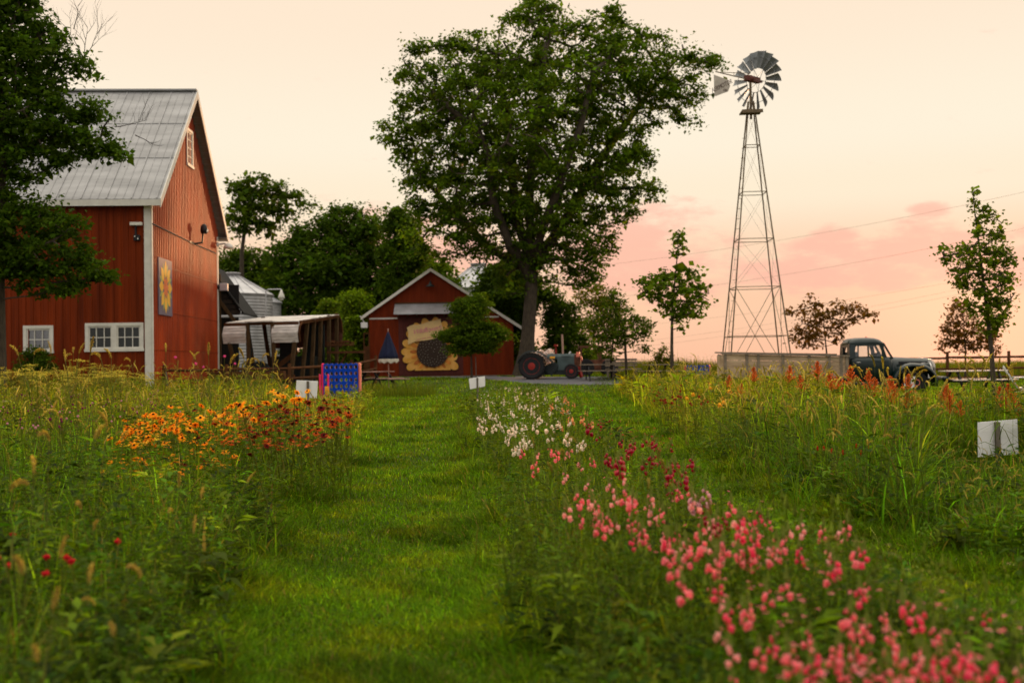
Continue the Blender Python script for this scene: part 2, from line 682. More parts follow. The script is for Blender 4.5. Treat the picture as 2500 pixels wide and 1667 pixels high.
BW = hit(BI, 530, 890, 0, 0.0).y            # barn depth
OH, EO = 0.50, 0.45                          # rake and eave overhang
e1 = hit(BI, 396, 492, 0, OH)
ZE = e1.z
pk = hit(BI, 483, 228, 0, OH)
ZP = hit(BI, 483, 228, 0, OH).z
YR = BW / 2
EO = max(.3, min(.8, -e1.y))
SL = (ZP - ZE) / (YR + EO)
LEN = 17.0
barn = empty('red_barn', (BX, BY, 0), TH, 'tall red barn with steep grey metal roof, partly behind the leafy tree', 'barn')


def ztop(y):
    return ZE + SL * (EO + (y if y < YR else BW - y)) - .05


# gable wall: corrugated sheet with real ribs
mb = MB()
nr = 44
us = []
for i in range(nr):
    y0 = BW * i / nr
    st = BW / nr
    us += [(y0, 0), (y0 + st * .45, 0), (y0 + st * .62, .10), (y0 + st * .84, .10)]
us.append((BW, 0))
for (ya, xa), (yb, xb) in zip(us[:-1], us[1:]):
    mb.add([(xa, ya, -.1), (xb, yb, -.1), (xb, yb, ztop(yb)), (xa, ya, ztop(ya))], [(0, 1, 2, 3)])
gw = mb.build('gable_wall', MT['red_corrugated'], barn)
mb = MB()
for z in (5.2, 3.4, 1.9):                    # sheet laps
    mb.b2((.095, .02, z), (.102, BW - .02, z + .02))
mb.build('sheet_lap', MT['red_siding'], gw)
# front wall with narrow ribs, built round the window openings
wins = []
for (x0, y0, x1, y1) in ((57, 795, 131, 862), (208, 789, 351, 857)):
    a = hit(BI, x0, y0, 1, 0.0)
    b = hit(BI, x1, y1, 1, 0.0)
    wins.append((a.x, b.x, b.z, a.z))
mb = MB()
ribs = np.arange(-LEN, 0.001, .27)
ztf = ZE - .02
cuts = sorted(set([-LEN, 0.0] + [v for wd in wins for v in (wd[0] + .09, wd[1] - .09)]))
for xa, xb in zip(cuts[:-1], cuts[1:]):
    holes = [wd for wd in wins if wd[0] < (xa + xb) / 2 < wd[1]]
    spans = [(-.1, ztf)] if not holes else [(-.1, holes[0][2] + .09), (holes[0][3] - .09, ztf)]
    for za, zb in spans:
        mb.b2((xa, 0, za), (xb, .12, zb))
        for x in ribs:
            if xa < x < xb - .03:
                mb.b2((x, -.03, za), (x + .035, 0, zb))
                mb.b2((x + .12, -.012, za), (x + .14, 0, zb))
mb.build('front_wall', MT['red_siding'], barn)
mb = MB()
mb.b2((-LEN, BW - .1, -.1), (0, BW, ztf))
mb.add([(-LEN, 0, -.1), (-LEN, BW, -.1), (-LEN, BW, ztf), (-LEN, YR, ztop(YR)), (-LEN, 0, ztf)], [(0, 1, 2, 3, 4)])
mb.build('rear_wall', MT['red_siding'], barn)
# roof: two slopes with standing seams and sheet laps
mb = MB()
th = .06


def rp(s, side):   # s metres from the eave along y
    y = -EO + s if side < 0 else BW + EO - s
    return y, ZE + SL * s


HS = YR + EO
for side in (-1, 1):
    ya, za = rp(0, side)
    yb, zb = rp(HS, side)
    mb.add([(-LEN - .4, ya, za), (OH, ya, za), (OH, yb, zb), (-LEN - .4, yb, zb), (-LEN - .4, ya, za + th), (OH, ya, za + th), (OH, yb, zb + th), (-LEN - .4, yb, zb + th)],
           [(0, 3, 2, 1), (4, 5, 6, 7), (0, 1, 5, 4), (1, 2, 6, 5), (3, 0, 4, 7)])
    x = OH - .12
    k = 0
    while x > -LEN:
        wv = .05 if k % 3 == 0 else .025
        hh = .035 if k % 3 == 0 else .018
        mb.bar((x, ya, za + th + hh / 2), (x, yb, zb + th + hh / 2), wv, hh)
        x -= .31
        k += 1
    for s in (HS * .345, HS * .665):
        y, z = rp(s, side)
        mb.bar((-LEN - .3, y, z + th + .008), (OH, y, z + th + .008), .035, .02)
mb.bar((-LEN - .4, YR, ZP + th + .02), (OH, YR, ZP + th + .02), .34, .07)
roof = mb.build('roof', MT['roof'], barn)
mb = MB()   # white rake boards and eave fascia
for side in (-1, 1):
    ya, za = rp(0, side)
    yb, zb = rp(HS, side)
    n = -1 if side < 0 else 1
    mb.add([(OH + .003, ya, za - .26), (OH + .003, yb, zb - .26), (OH + .003, yb, zb + .07), (OH + .003, ya, za + .07),
            (OH + .04, ya, za - .26), (OH + .04, yb, zb - .26), (OH + .04, yb, zb + .07), (OH + .04, ya, za + .07)],
           [(0, 1, 2, 3), (7, 6, 5, 4), (0, 4, 5, 1), (1, 5, 6, 2), (2, 6, 7, 3), (3, 7, 4, 0)])
    mb.b2((-LEN - .4, ya - .03 if side < 0 else ya, za - .20), (OH, ya if side < 0 else ya + .03, za + .03))
mb.build('fascia', MT['trim'], roof)
mb = MB()   # boarded soffits
for side in (-1, 1):
    ya, za = rp(.0, side)
    yb, zb = rp(HS, side)
    nb = 26
    for i in range(nb):
        t0, t1 = i / nb, (i + .93) / nb
        mb.add([(.03, ya + (yb - ya) * t0, za + (zb - za) * t0 - .02), (OH, ya + (yb - ya) * t0, za + (zb - za) * t0 - .02),
                (OH, ya + (yb - ya) * t1, za + (zb - za) * t1 - .02), (.03, ya + (yb - ya) * t1, za + (zb - za) * t1 - .02)], [(0, 1, 2, 3), (3, 2, 1, 0)][:1])
    yc = 0 if side < 0 else BW
    mb.b2((-LEN, min(ya, yc), za - .08), (OH, max(ya, yc), za - .04))
mb.build('soffit', MT['soffit'], roof)
mb = MB()
mb.b2((-.17, -.035, -.1), (.05, 0, ztf - .02))
mb.b2((.03, 0, -.1), (.11, .15, ztf + .2))
mb.build('corner_trim', MT['trim'], barn)
mb = MB()
mb.b2((.03, BW - .18, -.1), (.11, BW + .02, ztf))
mb.build('corner_trim', MT['trim'], barn)


def winpart(parent, M, wd, split, cols, rows, glass, curtain=None):
    """wd in wall plane coords (a0,a1,z0,z1); M maps (a, out, z) to barn coords"""
    a0, a1, z0, z1 = wd
    mb = MB()

    def bx(p0, p1, o0, o1, q0, q1, b=None):
        c = [M(p, o, q) for p in (p0, p1) for o in (o0, o1) for q in (q0, q1)]
        lo = [min(v[i] for v in c) for i in range(3)]
        hi = [max(v[i] for v in c) for i in range(3)]
        (b or mb).b2(lo, hi)
    t = .12
    bx(a0, a1, .0, .045, z1 - t, z1)
    bx(a0 - .02, a1 + .02, .0, .07, z0, z0 + t * .9)
    bx(a0, a0 + t, .0, .042, z0 + t * .9, z1 - t)
    bx(a1 - t, a1, .0, .042, z0 + t * .9, z1 - t)
    if split:
        m = (a0 + a1) / 2
        bx(m - t * .75, m + t * .75, .0, .042, z0 + t * .9, z1 - t)
    fr = mb.build('window', MT['trim'], parent)
    secs = [(a0 + t, a1 - t)] if not split else [(a0 + t, (a0 + a1) / 2 - t * .75), ((a0 + a1) / 2 + t * .75, a1 - t)]
    mb = MB()
    gb = MB()
    cb = MB()
    cc_ = MB()
    for s0, s1 in secs:
        zz0, zz1 = z0 + t * .9, z1 - t
        for i in range(cols + 1):
            x = s0 + (s1 - s0) * i / cols
            hw = .05 if i in (0, cols) else .014
            bx(max(s0, x - hw), min(s1, x + hw), -.03, .012, zz0, zz1)
        for j in range(rows + 1):
            z = zz0 + (zz1 - zz0) * j / rows
            hw = .06 if j in (0, rows) else .016
            bx(s0, s1, -.026, .009, max(zz0, z - hw), min(zz1, z + hw))
        bx(s0, s1, -.035, -.031, zz0, zz1, gb)
        if curtain:
            ww = (s1 - s0)
            for k in range(7):
                for (u0, u1) in ((s0 + k * .03, s0 + k * .03 + .018), (s1 - k * .03 - .018, s1 - k * .03)):
                    bx(u0, u1, -.10, -.075, zz0, zz1, cb)
                bx(u0, u1 + .012, -.11, -.10, zz0, zz1, cb)
    mb.build('sash', MT['trim'], fr)
    gb.build('pane', MT['clear'] if curtain else glass, fr)
    if curtain:
        cb.build('curtain', MT['curtain'], fr)
        cc_.build('curtain', MT['curtain'], fr)
    bb = MB()
    bx(a0 + .05, a1 - .05, -.5, -.45, z0 + .05, z1 - .05, bb)
    bb.build('dark_room', MT['dark'], fr)


Mf = lambda p, o, q: (p, -o, q)
winpart(barn, Mf, wins[0], False, 3, 2, MT['glass'], True)
winpart(barn, Mf, wins[1], True, 3, 2, MT['glass'])
ga = hit(BI, 450, 313, 0, 0.03)
gb_ = hit(BI, 466, 412, 0, 0.03)
Mg = lambda p, o, q: (o + .03, p, q)
gy0, gy1 = ga.y, gb_.y
gz0, gz1 = hit(BI, 450, 403, 0, .03).z, hit(BI, 450, 310, 0, .03).z
mbb = MB()
mbb.b2((.031, gy0 + .1, gz0 + .1), (.036, gy1 - .1, gz1 - .1))
winpart(barn, lambda p, o, q: (o + .11, p, q), (gy0, gy1, gz0, gz1), False, 2, 4, MT['glass'])


def bw(v):
    return BM @ Vector(v)


def on_barn(name, v, label, cat):
    """an empty fixed on the barn wall, axes of the barn"""
    p = bw(v)
    return empty(name, p, TH, label, cat)


# painted quilt square hung on the gable
q0 = hit(BI, 380, 627, 0, .03)
q1 = hit(BI, 414, 771, 0, .03)
qs = q1.y - q0.y
qz0, qz1 = hit(BI, 380, 767, 0, .03).z, q0.z
qh = qz1 - qz0
Q = on_barn('barn_quilt', (.102, q0.y, qz0), 'square painted quilt panel with a yellow petal star, hung on the red gable wall', 'sign')
mb = MB()
mb.b2((0, 0, 0), (.04, qs, qh))
qb = mb.build('board', MT['quilt_bg'], Q)


def qpoly(name, polys, m, off):
    for pl in polys:
        MB().prism([(off, .5 * qs + x * .5 * qs, .5 * qh + z * .5 * qh) for x, z in pl], (1, 0, 0), .003).build(name, m, Q)


ye, gr, org = [], [], []
for k in range(8):
    a = k * math.pi / 4
    ca, sa = math.cos(a), math.sin(a)
    rot = lambda x, z: (x * ca - z * sa, x * sa + z * ca)
    ye.append([rot(0, .22), rot(.19, .52), rot(.16, .74), rot(0, .95), rot(-.16, .74), rot(-.19, .52)])
    b = a + math.pi / 8
    cb, sb = math.cos(b), math.sin(b)
    rb = lambda x, z: (x * cb - z * sb, x * sb + z * cb)
    gr.append([rb(0, .4), rb(.12, .62), rb(0, .93), rb(-.12, .62)])
    org.append([rot(0, 0), rot(.10, .26), rot(0, .40), rot(-.10, .26)])
qpoly('leaf_shape', gr, MT['quilt_green'], .041)
qpoly('petal_shape', ye, MT['quilt_yellow'], .045)
qpoly('centre_star', org, MT['quilt_orange'], .049)

# fixtures on the barn
p = hit(BI, 334, 548, 1, 0)
F1 = on_barn('wall_light', (p.x, 0, p.z), 'white bar light with black bracket on the dark red front wall of the barn', 'wall light')
MB().b2((-.22, -.16, -.05), (.22, 0, .07)).build('lamp_bar', MT['trim'], F1, bevel=.01)
mb = MB()
mb.b2((-.06, -.08, -.42), (.0, 0, -.05))
mb.b2((-.09, -.12, -.62), (.13, 0, -.40))
mb.build('bracket', MT['black'], F1, bevel=.01)
MB().sphere((-.04, -.13, -.47), .03, 6).build('sensor', MT['lens'], F1, smooth=True)
MB().sphere((.07, -.13, -.56), .03, 6).build('sensor', MT['lens'], F1, smooth=True)
p = hit(BI, 462, 592, 0, .03)
F2 = on_barn('arm_lamp', (.10, p.y, p.z), 'black arm lamp reaching out from the middle of the corrugated gable wall', 'wall light')
mb = MB()
mb.b2((0, -.35, -.04), (.05, .55, .04))
mb.tube([(.03, .5, 0), (.35, .55, .05), (.4, .6, .55)], .045, 8)
mb.build('arm', MT['black'], F2)
mb = MB()
mb.lathe([(.12, 0), (.17, .16), (.13, .34), (.06, .42)], (.42, .62, .45), 14)
mb.build('lamp_head', MT['black'], F2, smooth=True)
MB().sphere((.52, .62, .58), .09, 8).build('bulb', MT['lens'], F2, smooth=True)
mb = MB()
ca = hit(BI, 372, 546, 0, .12)
cb = hit(BI, 466, 592, 0, .12)
cc = hit(BI, 528, 619, 0, .12)
cab = empty('conduit', (BX, BY, 0), TH, 'thin dark conduit running across the corrugated gable wall of the barn', 'conduit')
mb.tube([ca, cb, cc], .025, 6)
mb.build('pipe', MT['black'], cab)
p = hit(BI, 530, 598, 0, .06)
F3 = on_barn('dome_lamp', (.06, BW - .05, p.z), 'white dome security lamp at the top of the far corner of the barn', 'wall light')
mb = MB()
mb.b2((0, -.1, -.1), (.12, .1, .1))
mb.tube([(.1, 0, .02), (.35, 0, .06), (.5, 0, 0)], .05, 8)
mb.build('arm', MT['trim'], F3)
mb = MB()
mb.lathe([(.26, -.16), (.24, -.05), (.12, .06), (.05, .1)], (.55, 0, -.02), 16)
mb.build('lamp_shade', MT['trim'], F3, smooth=True)
p = hit(BI, 530, 700, 0, .06)
F4 = on_barn('meter_box', (.06, BW - .05, p.z), 'pale grey weather box on the far corner of the barn, beside the grain bin', 'utility box')
MB().b2((.12, -.14, -.2), (.5, .14, .16)).build('case', MT['galv'], F4, bevel=.03)
MB().sphere((.06, -.06, -.02), .12, 8).build('knob', MT['black'], F4, smooth=True)

# plank leaning on the gable, small wire basket
p = hit(BI, 402, 842, 0, .05)
pl = empty('grey_plank', bw((.05, p.y - .2, 0)), TH, 'narrow grey plank leaning against the foot of the corrugated gable wall', 'plank')
MB().bar((.25, 0, 0), (.02, 0, 1.35), .32, .03, up=(1, 0, 0)).build('board', MT['stake'], pl)

# open lean-to behind the barn
lt = empty('lean_to', (BX, BY, 0), TH, 'dark open lean-to with a steep ribbed roof on the far side of the barn', 'shed')
a = hit(BI, 536, 655, 1, BW + .6)
b = hit(BI, 597, 768, 1, BW + .6)
mb = MB()
mb.add([(a.x - .5, BW + .4, a.z + .1), (b.x, BW + .4, b.z), (b.x, BW + 4, b.z), (a.x - .5, BW + 4, a.z + .1),
        (a.x - .5, BW + .4, a.z + .18), (b.x, BW + .4, b.z + .08), (b.x, BW + 4, b.z + .08), (a.x - .5, BW + 4, a.z + .18)],
       [(0, 1, 2, 3), (7, 6, 5, 4), (0, 4, 5, 1), (1, 5, 6, 2), (2, 6, 7, 3), (3, 7, 4, 0)])
for k in range(9):
    t = (k + .5) / 9
    x, z = a.x - .5 + (b.x - a.x + .5) * t, a.z + .1 + (b.z - a.z - .1) * t
    mb.bar((x, BW + .45, z - .06), (x, BW + 3.9, z - .06), .07, .1)
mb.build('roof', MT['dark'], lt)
mb = MB()
mb.bar((a.x - .2, BW + .5, a.z - 1.3), (b.x - .25, BW + .5, b.z - .6), .16, .16)
mb.bar((a.x, BW + .5, 0), (a.x, BW + .5, a.z - .3), .14, .14)
mb.build('brace', MT['wood_old'], lt)
mb = MB()
nb_ = 9
for k in range(nb_):
    z1_ = a.z + .1 - (a.z + .1 - b.z) * (k + .08) / nb_
    z0_ = a.z + .1 - (a.z + .1 - b.z) * (k + .93) / nb_
    x1_ = a.x - .5 + (b.x - a.x + .5) * (k + .08) / nb_
    mb.b2((a.x - 1.2, BW + .55, z0_), (x1_ - .02, BW + .62, z1_))
mb.build('end_boards', MT['plank_dark'], lt)
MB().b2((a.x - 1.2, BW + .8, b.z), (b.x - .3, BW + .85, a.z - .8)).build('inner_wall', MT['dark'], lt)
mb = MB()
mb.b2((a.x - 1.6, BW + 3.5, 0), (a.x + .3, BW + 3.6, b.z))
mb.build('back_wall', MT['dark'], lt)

# ------------------------------------------------------------ grain bins
def bin_(cx, cy, r, zeave, zpk, label, base=0.4):
    e = empty('grain_bin', (cx, cy, base), 0, label, 'grain bin', 'corrugated grain bins')
    prof = []
    z = 0
    i = 0
    while z < zeave - base:
        prof.append((r + (.02 if i % 2 else 0), z))
        z += .09
        i += 1
    prof.append((r, zeave - base))
    MB().lathe(prof, n=48).build('wall', MT['galv'], e, smooth=False)
    mb = MB()
    h0, h1 = zeave - base, zpk - base
    mb.lathe([(r + .10, h0 - .02), (r + .10, h0 + .03), (r * .16, h1 - .12), (r * .15, h1 - .12)], n=36)
    for k in range(18):
        a = 2 * math.pi * k / 18
        mb.bar(((r + .08) * math.cos(a), (r + .08) * math.sin(a), h0 + .05), (r * .16 * math.cos(a), r * .16 * math.sin(a), h1 - .09), .05, .05)
    ro = mb.build('roof', MT['galv'], e)
    MB().lathe([(r * .20, h1 - .16), (r * .20, h1 - .02), (r * .24, h1), (r * .22, h1 + .04), (.05, h1 + .07)], n=24).build('cap', MT['galv'], ro, smooth=True)
    return e


c = pix(566, 720, 63)
bin_(c.x, 63, 2.35, pix(600, 716, 61).z, pix(563, 668, 63).z, 'silver corrugated grain bin with a conical roof, beside the far corner of the barn')
c = pix(640, 740, 72)
bin_(c.x, 72, 1.25, pix(670, 738, 71).z, pix(650, 712, 72).z, 'small grain bin mostly hidden behind the larger one by the barn')
c = pix(1168, 700, 84)
bin_(c.x, 84, 2.9, pix(1168, 701, 81).z, pix(1168, 645, 84).z, 'grain bin whose pale conical roof shows above the small red shed')
# yard lamp
yl = pix(687, 720, 60)
ylm = empty('yard_lamp', (yl.x, 60, G(yl.x, 60)), 0, 'white bell shaped yard lamp on an arm beside the grain bins', 'lamp')
h = yl.z - ylm.location.z
mb = MB()
mb.tube([(-.9, .1, 0), (-.9, .1, h + .25), (-.75, .05, h + .32), (0, 0, h + .32), (0, 0, h + .1)], .035, 8)
mb.build('pole', MT['galv'], ylm)
MB().lathe([(.05, .28), (.09, .12), (.15, 0), (.20, -.16), (.17, -.2)], (0, 0, h), 16).build('lamp_shade', MT['trim'], ylm, smooth=True)
MB().sphere((0, 0, h - .2), .14, 8).build('bulb', MT['lens'], ylm, smooth=True)

# ------------------------------------------------------------ small red shed
SY = 62.0
s0, s1 = pix(902, 915, SY), pix(1255, 915, SY)
SX0, SX1 = s0.x, s1.x
SMid = pix(1052, 660, SY).x
SZP = pix(1052, 657, SY).z
ZL = pix(885, 774, SY).z
ZR = pix(1271, 797, SY).z
XL, XR = pix(885, 774, SY).x, pix(1271, 797, SY).x
gs = G((SX0 + SX1) / 2, SY)
shed = empty('red_shed', (SMid, SY, gs), 0, 'low red gabled shed with white rake boards and a big sunflower sign on its front', 'shed')
SD = 9.0
l0, l1, lp = SX0 - SMid, SX1 - SMid, SZP - gs
zl, zr, xl, xr = ZL - gs, ZR - gs, XL - SMid, XR - SMid


def zroof(x):
    return lp + (lp - zl) / (0 - xl) * x if x < 0 else lp + (zr - lp) / xr * x


mb = MB()
n = int((l1 - l0) / .2)
for i in range(n):
    xa, xb = l0 + (l1 - l0) * i / n, l0 + (l1 - l0) * (i + 1) / n
    xm = xa + (xb - xa) * .86
    za, zm, zb = zroof(xa) - .05, zroof(xm) - .05, zroof(xb) - .05
    mb.add([(xa, 0, -.2), (xm, 0, -.2), (xm, 0, zm), (xa, 0, za), (xm, .015, -.2), (xb, .015, -.2), (xb, .015, zb), (xm, .015, zm)],
           [(0, 1, 2, 3), (4, 5, 6, 7), (1, 4, 7, 2)])
mb.b2((l0, .016, -.2), (l0 + .1, SD, zroof(l0) - .06))
mb.b2((l1 - .1, .016, -.2), (l1, SD, zroof(l1) - .06))
mb.build('wall', MT['shed_red'], shed)
mb = MB()
for a_, b_, za, zb in ((xl, 0, zl, lp), (0, xr, lp, zr)):
    mb.add([(a_, -.3, za), (b_, -.3, zb), (b_, SD, zb), (a_, SD, za), (a_, -.3, za - .06), (b_, -.3, zb - .06), (b_, SD, zb - .06), (a_, SD, za - .06)],
           [(0, 1, 2, 3), (7, 6, 5, 4), (0, 4, 5, 1), (3, 2, 6, 7), (0, 3, 7, 4), (1, 5, 6, 2)])
sr = mb.build('roof', MT['roof'], shed)
mb = MB()
for a_, b_, za, zb in ((xl - .05, 0, zl - .03, lp), (0, xr + .05, lp, zr - .03)):
    mb.prism([(a_, -.305, za + .04), (a_, -.305, za - .15), (b_, -.305, zb - .15), (b_, -.305, zb + .04)], (0, -1, 0), .03)
mb.build('fascia', MT['trim'], sr)
zt = pix(905, 778, SY).z - gs
mb = MB()
mb.b2((l0 + .03, -.03, zt - .04), (pix(972, 778, SY).x - SMid, 0, zt + .04))
mb.build('trim_board', MT['trim'], shed)
mb = MB()
mb.b2((pix(1170, 778, SY).x - SMid, -.03, zt - .03), (pix(1218, 778, SY).x - SMid, 0, zt + .05))
mb.build('trim_board', MT['trim'], shed)
mb = MB()   # concrete footing line
mb.b2((l0 - .02, -.05, -.2), (l1 + .02, -.0, .06))
mb.build('footing', MT['wood_frame'], shed)
# awning
aw0, aw1 = pix(964, 745, SY).x - SMid, pix(1140, 745, SY).x - SMid
az1, az0 = pix(1040, 742, SY).z - gs, pix(1040, 767, SY - .8).z - gs
mb = MB()
nw = 66
for i in range(nw):
    xa, xb = aw0 + (aw1 - aw0) * i / nw, aw0 + (aw1 - aw0) * (i + .5) / nw
    xc = aw0 + (aw1 - aw0) * (i + 1) / nw
    for x, y, d0, d1 in ((xa, xb, 0, .03), (xb, xc, .03, 0)):
        mb.add([(x, -.8, az0 + d0), (y, -.8, az0 + d1), (y, -.02, az1 + d1), (x, -.02, az1 + d0)], [(0, 1, 2, 3)])
awn = mb.build('awning', MT['galv'], shed)
mb = MB()
mb.b2((aw0, -.05, az1 + .02), (aw1, -.02, az1 + .10))
for i in range(8):
    x = aw0 + (aw1 - aw0) * (i + .5) / 8
    mb.bar((x, -.02, az0 - .15), (x, -.75, az0 - .02), .06, .06)
mb.build('bracket', MT['wood_old'], awn)
# dark recessed door panel below the awning
mb = MB()
dz1 = az0 - .22
x0_, x1_ = pix(973, 800, SY).x - SMid, pix(1130, 800, SY).x - SMid
for i in range(12):
    xa = x0_ + (x1_ - x0_) * i / 12
    mb.b2((xa, -.06, .12), (xa + (x1_ - x0_) / 12 - .012, -.016, dz1))
mb.b2((x0_ - .05, -.09, dz1 - .02), (x1_ + .05, -.03, dz1 + .14))
mb.build('sliding_door', mat('door_red', (.075, .012, .007), .7, var=.2, scale=2), shed)

# gooseneck lamp and white box
p = pix(1052, 697, SY)
gl_ = empty('gooseneck_lamp', (p.x, SY, p.z), 0, 'dark green gooseneck barn lamp high in the gable of the small shed', 'wall light')
mb = MB()
mb.tube([(0, 0, .15), (0, -.15, .27), (0, -.35, .25), (0, -.42, .12)], .025, 8)
mb.build('arm', MT['black'], gl_)
MB().lathe([(.05, .17), (.08, .10), (.12, .03), (.26, -.07), (.27, -.09)], (0, -.42, 0), 18).build('lamp_shade', MT['tractor_dark'], gl_, smooth=True)
p = pix(889, 794, SY - .3)
e = empty('white_box', (p.x, SY - .3, p.z), 0, 'small white box fixed below the left eave of the small red shed', 'utility box')
MB().b2((-.19, 0, -.16), (.19, .18, .16)).build('case', MT['white'], e, bevel=.03)
MB().bar((0, .1, .16), (-.25, .1, .55), .05).build('bracket', MT['trim'], e)
p0, p1 = pix(887, 815, SY - .4), pix(903, 880, SY - .4)
e = empty('wooden_gate', (p0.x, SY - .4, G(p0.x, SY)), 0, 'narrow brown wooden gate with a small opening at the left end of the small shed', 'gate')
hg = p0.z - e.location.z
wg = p1.x - p0.x
mb = MB()
mb.b2((0, 0, 0), (wg, .05, hg * .72))
mb.b2((0, 0, hg * .72), (.07, .05, hg))
mb.b2((wg - .07, 0, hg * .72), (wg, .05, hg))
mb.b2((0, 0, hg), (wg, .055, hg + .07))
mb.build('board', MT['wood_brown'], e)

# giant sunflower sign
SFc = pix(1057, 858, SY)
sf = empty('sunflower_sign', (SFc.x, SY - .10, SFc.z), 0, 'giant painted sunflower cut-out with a pink lettered scroll, on the shed front', 'sign')
pxm = SY / F_PX
rad = 39 * pxm


def petal(ang, ln, wd, y):
    pts = []
    for t, q in ((.55, .42), (.8, .72), (1.0, 1.0), (1.12, .85), (1.2, .45), (1.22, 0)):
        pts.append((t, q))
    prof = [(t, q * wd) for t, q in pts] + [(t, -q * wd) for t, q in pts[::-1][1:]]
    res = []
    for t, q in prof:
        r = rad * .75 + (ln - rad * .75) * (t - .55) / .67
        res.append((r * math.cos(ang) - q * math.sin(ang), y, r * math.sin(ang) + q * math.cos(ang)))
    return res


pet = [(180, 77), (196, 76), (214, 76), (232, 70), (248, 56), (262, 50), (276, 50), (291, 55), (307, 68), (325, 74), (345, 62), (5, 66), (25, 72), (48, 84), (66, 80), (84, 84), (104, 84), (122, 82), (142, 80), (162, 77)]
zcut = pix(1050, 904, SY).z - SFc.z
for i, (ad, lp_) in enumerate(pet):
    wdp = .20 if 225 < ad < 315 else .25
    pl = petal(R(ad), lp_ * pxm, wdp, -.03 * (i % 2))
    pl = [(x, y, max(z, zcut)) for x, y, z in pl]
    po = MB().prism(pl, (0, -1, 0), .04).build('petal', MT['sun_yellow'], sf)
    p2 = petal(R(ad), (rad * .75 + (lp_ * pxm - rad * .75) * .55), wdp * .45, -.045 - .03 * (i % 2))
    p2 = [(x, y, max(z, zcut)) for x, y, z in p2]
    MB().prism(p2, (0, -1, 0), .006).build('painted_streak', MT['sun_orange'] if i % 2 else MT['petal_base'], po)
    p3 = petal(R(ad), lp_ * pxm + .035, wdp + .035, .012)
    p3 = [(x, y, max(z, zcut - .02)) for x, y, z in p3]
    MB().prism(p3, (0, -1, 0), .01).build('petal_outline', MT['sun_brown'], po)
mb = MB()
circ = [(rad * math.cos(2 * math.pi * k / 40), -.10, rad * math.sin(2 * math.pi * k / 40) * .98) for k in range(40)]
mb.prism(circ, (0, -1, 0), .05)
hub = mb.build('flower_centre', MT['sun_brown'], sf)
mb = MB()
for k in range(90):
    r = rad * .96 * math.sqrt((k + .5) / 90)
    a = k * 2.39996
    if r > rad * .35 or k % 3 == 0:
        mb.lathe([(.001, 0), (.016, .005), (.016, .012)], (0, 0, 0), 6, 'Y')
        vs = mb.v[-18:]
        mb.v[-18:] = [(x + r * math.cos(a), -.15 - abs(y), z + r * math.sin(a)) for x, y, z in vs]
mb.build('dot', MT['dots'], hub)
# scroll, outline as in the sign
sc = [(994.5, 800.5), (1002, 795.5), (1010, 793), (1022, 793.2), (1035, 790), (1050, 784.5), (1066, 782), (1076, 778.5), (1077, 787), (1081, 797), (1083, 805), (1078, 818), (1080, 822),
      (1067, 825), (1050, 829.5), (1035, 831.5), (1016, 833.5), (1006, 838), (998, 841.5), (997, 837), (998, 825), (998, 812)]
mb = MB()
mb.prism([tuple(pix(x, y, SY) - Vector((SFc.x, SY + .15, SFc.z))) for x, y in sc], (0, -1, 0), .035)
scr = mb.build('scroll', MT['scroll'], sf)


def text(name, body, size, loc, rot, m, parent, shear=0.0, ext=.004, sp=1.0):
    cu_ = bpy.data.curves.new(name, 'FONT')
    cu_.body = body
    cu_.size = size
    cu_.extrude = ext
    cu_.shear = shear
    cu_.space_character = sp
    cu_.offset = .0
    cu_.align_x = 'CENTER'
    cu_.align_y = 'CENTER'
    cu_.materials.append(m)
    o = bpy.data.objects.new(name, cu_)
    C.objects.link(o)
    o.parent = parent
    o.location = loc
    o.rotation_euler = rot
    bpy.context.view_layer.update()
    me = bpy.data.meshes.new_from_object(o.evaluated_get(bpy.context.evaluated_depsgraph_get()))
    bpy.data.objects.remove(o)
    me.materials.clear()
    o = link(name, me, parent, m)
    o.location = loc
    o.rotation_euler = rot
    return o


tp = pix(1042, 806, SY) - Vector((SFc.x, SY, SFc.z))
text('lettering', 'Wildflowers', .40, (tp.x, -.195, tp.z), (R(90), R(-10), 0), MT['pinkpaint'], sf, shear=.5, sp=.85)
mb = MB()   # second, smaller line: faint hand-painted strokes
g_ = random.Random(5)
for wd0, wd1 in ((1018, 1028), (1031, 1041), (1044, 1056), (1059, 1068)):
    pts = []
    for k in range(14):
        px = wd0 + (wd1 - wd0) * k / 13
        v = pix(px, 829.5 - (px - 1018) * .19 + 1.2 * math.sin(k * 1.9 + wd0) + g_.uniform(-.4, .4), SY)
        pts.append((v.x - SFc.x, -.20, v.z - SFc.z))
    mb.tube(pts, .009, 4)
mb.build('lettering', MT['pinkpaint'], sf)
# ------------------------------------------------------------ tin roofed crib
CY = 46.0
c0 = pix(727, 900, CY)
TC = R(-14)
crib = empty('tin_roofed_crib', (c0.x, CY, G(c0.x, CY)), TC, 'open timber crib with a rusty white curved tin roof, behind the rail fence', 'crib')
CMi = (Matrix.Translation(crib.location) @ Matrix.Rotation(TC, 4, 'Z')).inverted()
# cross-section at the right end (y depth, z)
zA = hit(CMi, 727, 834, 0, 0).z
zB = hit(CMi, 748, 781, 1, -.25).z
pA = (0.0, zA)
prof = [(.0, zA), (-.10, zA + (zB - zA) * .4), (.02, zA + (zB - zA) * .75), (.30, zB - .02)]
dE = 4.3
zC = zB + .42
roofprof = [(.30, zB), (dE - .1, zC)]
rearprof = [(dE - .1, zC), (dE + .25, zC - .25), (dE + .4, zC - .8), (dE + .3, zC - 1.5)]
XL_ = hit(CMi, 545, 800, 1, 0).x
xp1 = hit(CMi, 601, 800, 1, 0).x
xp2 = hit(CMi, 664, 800, 1, 0).x


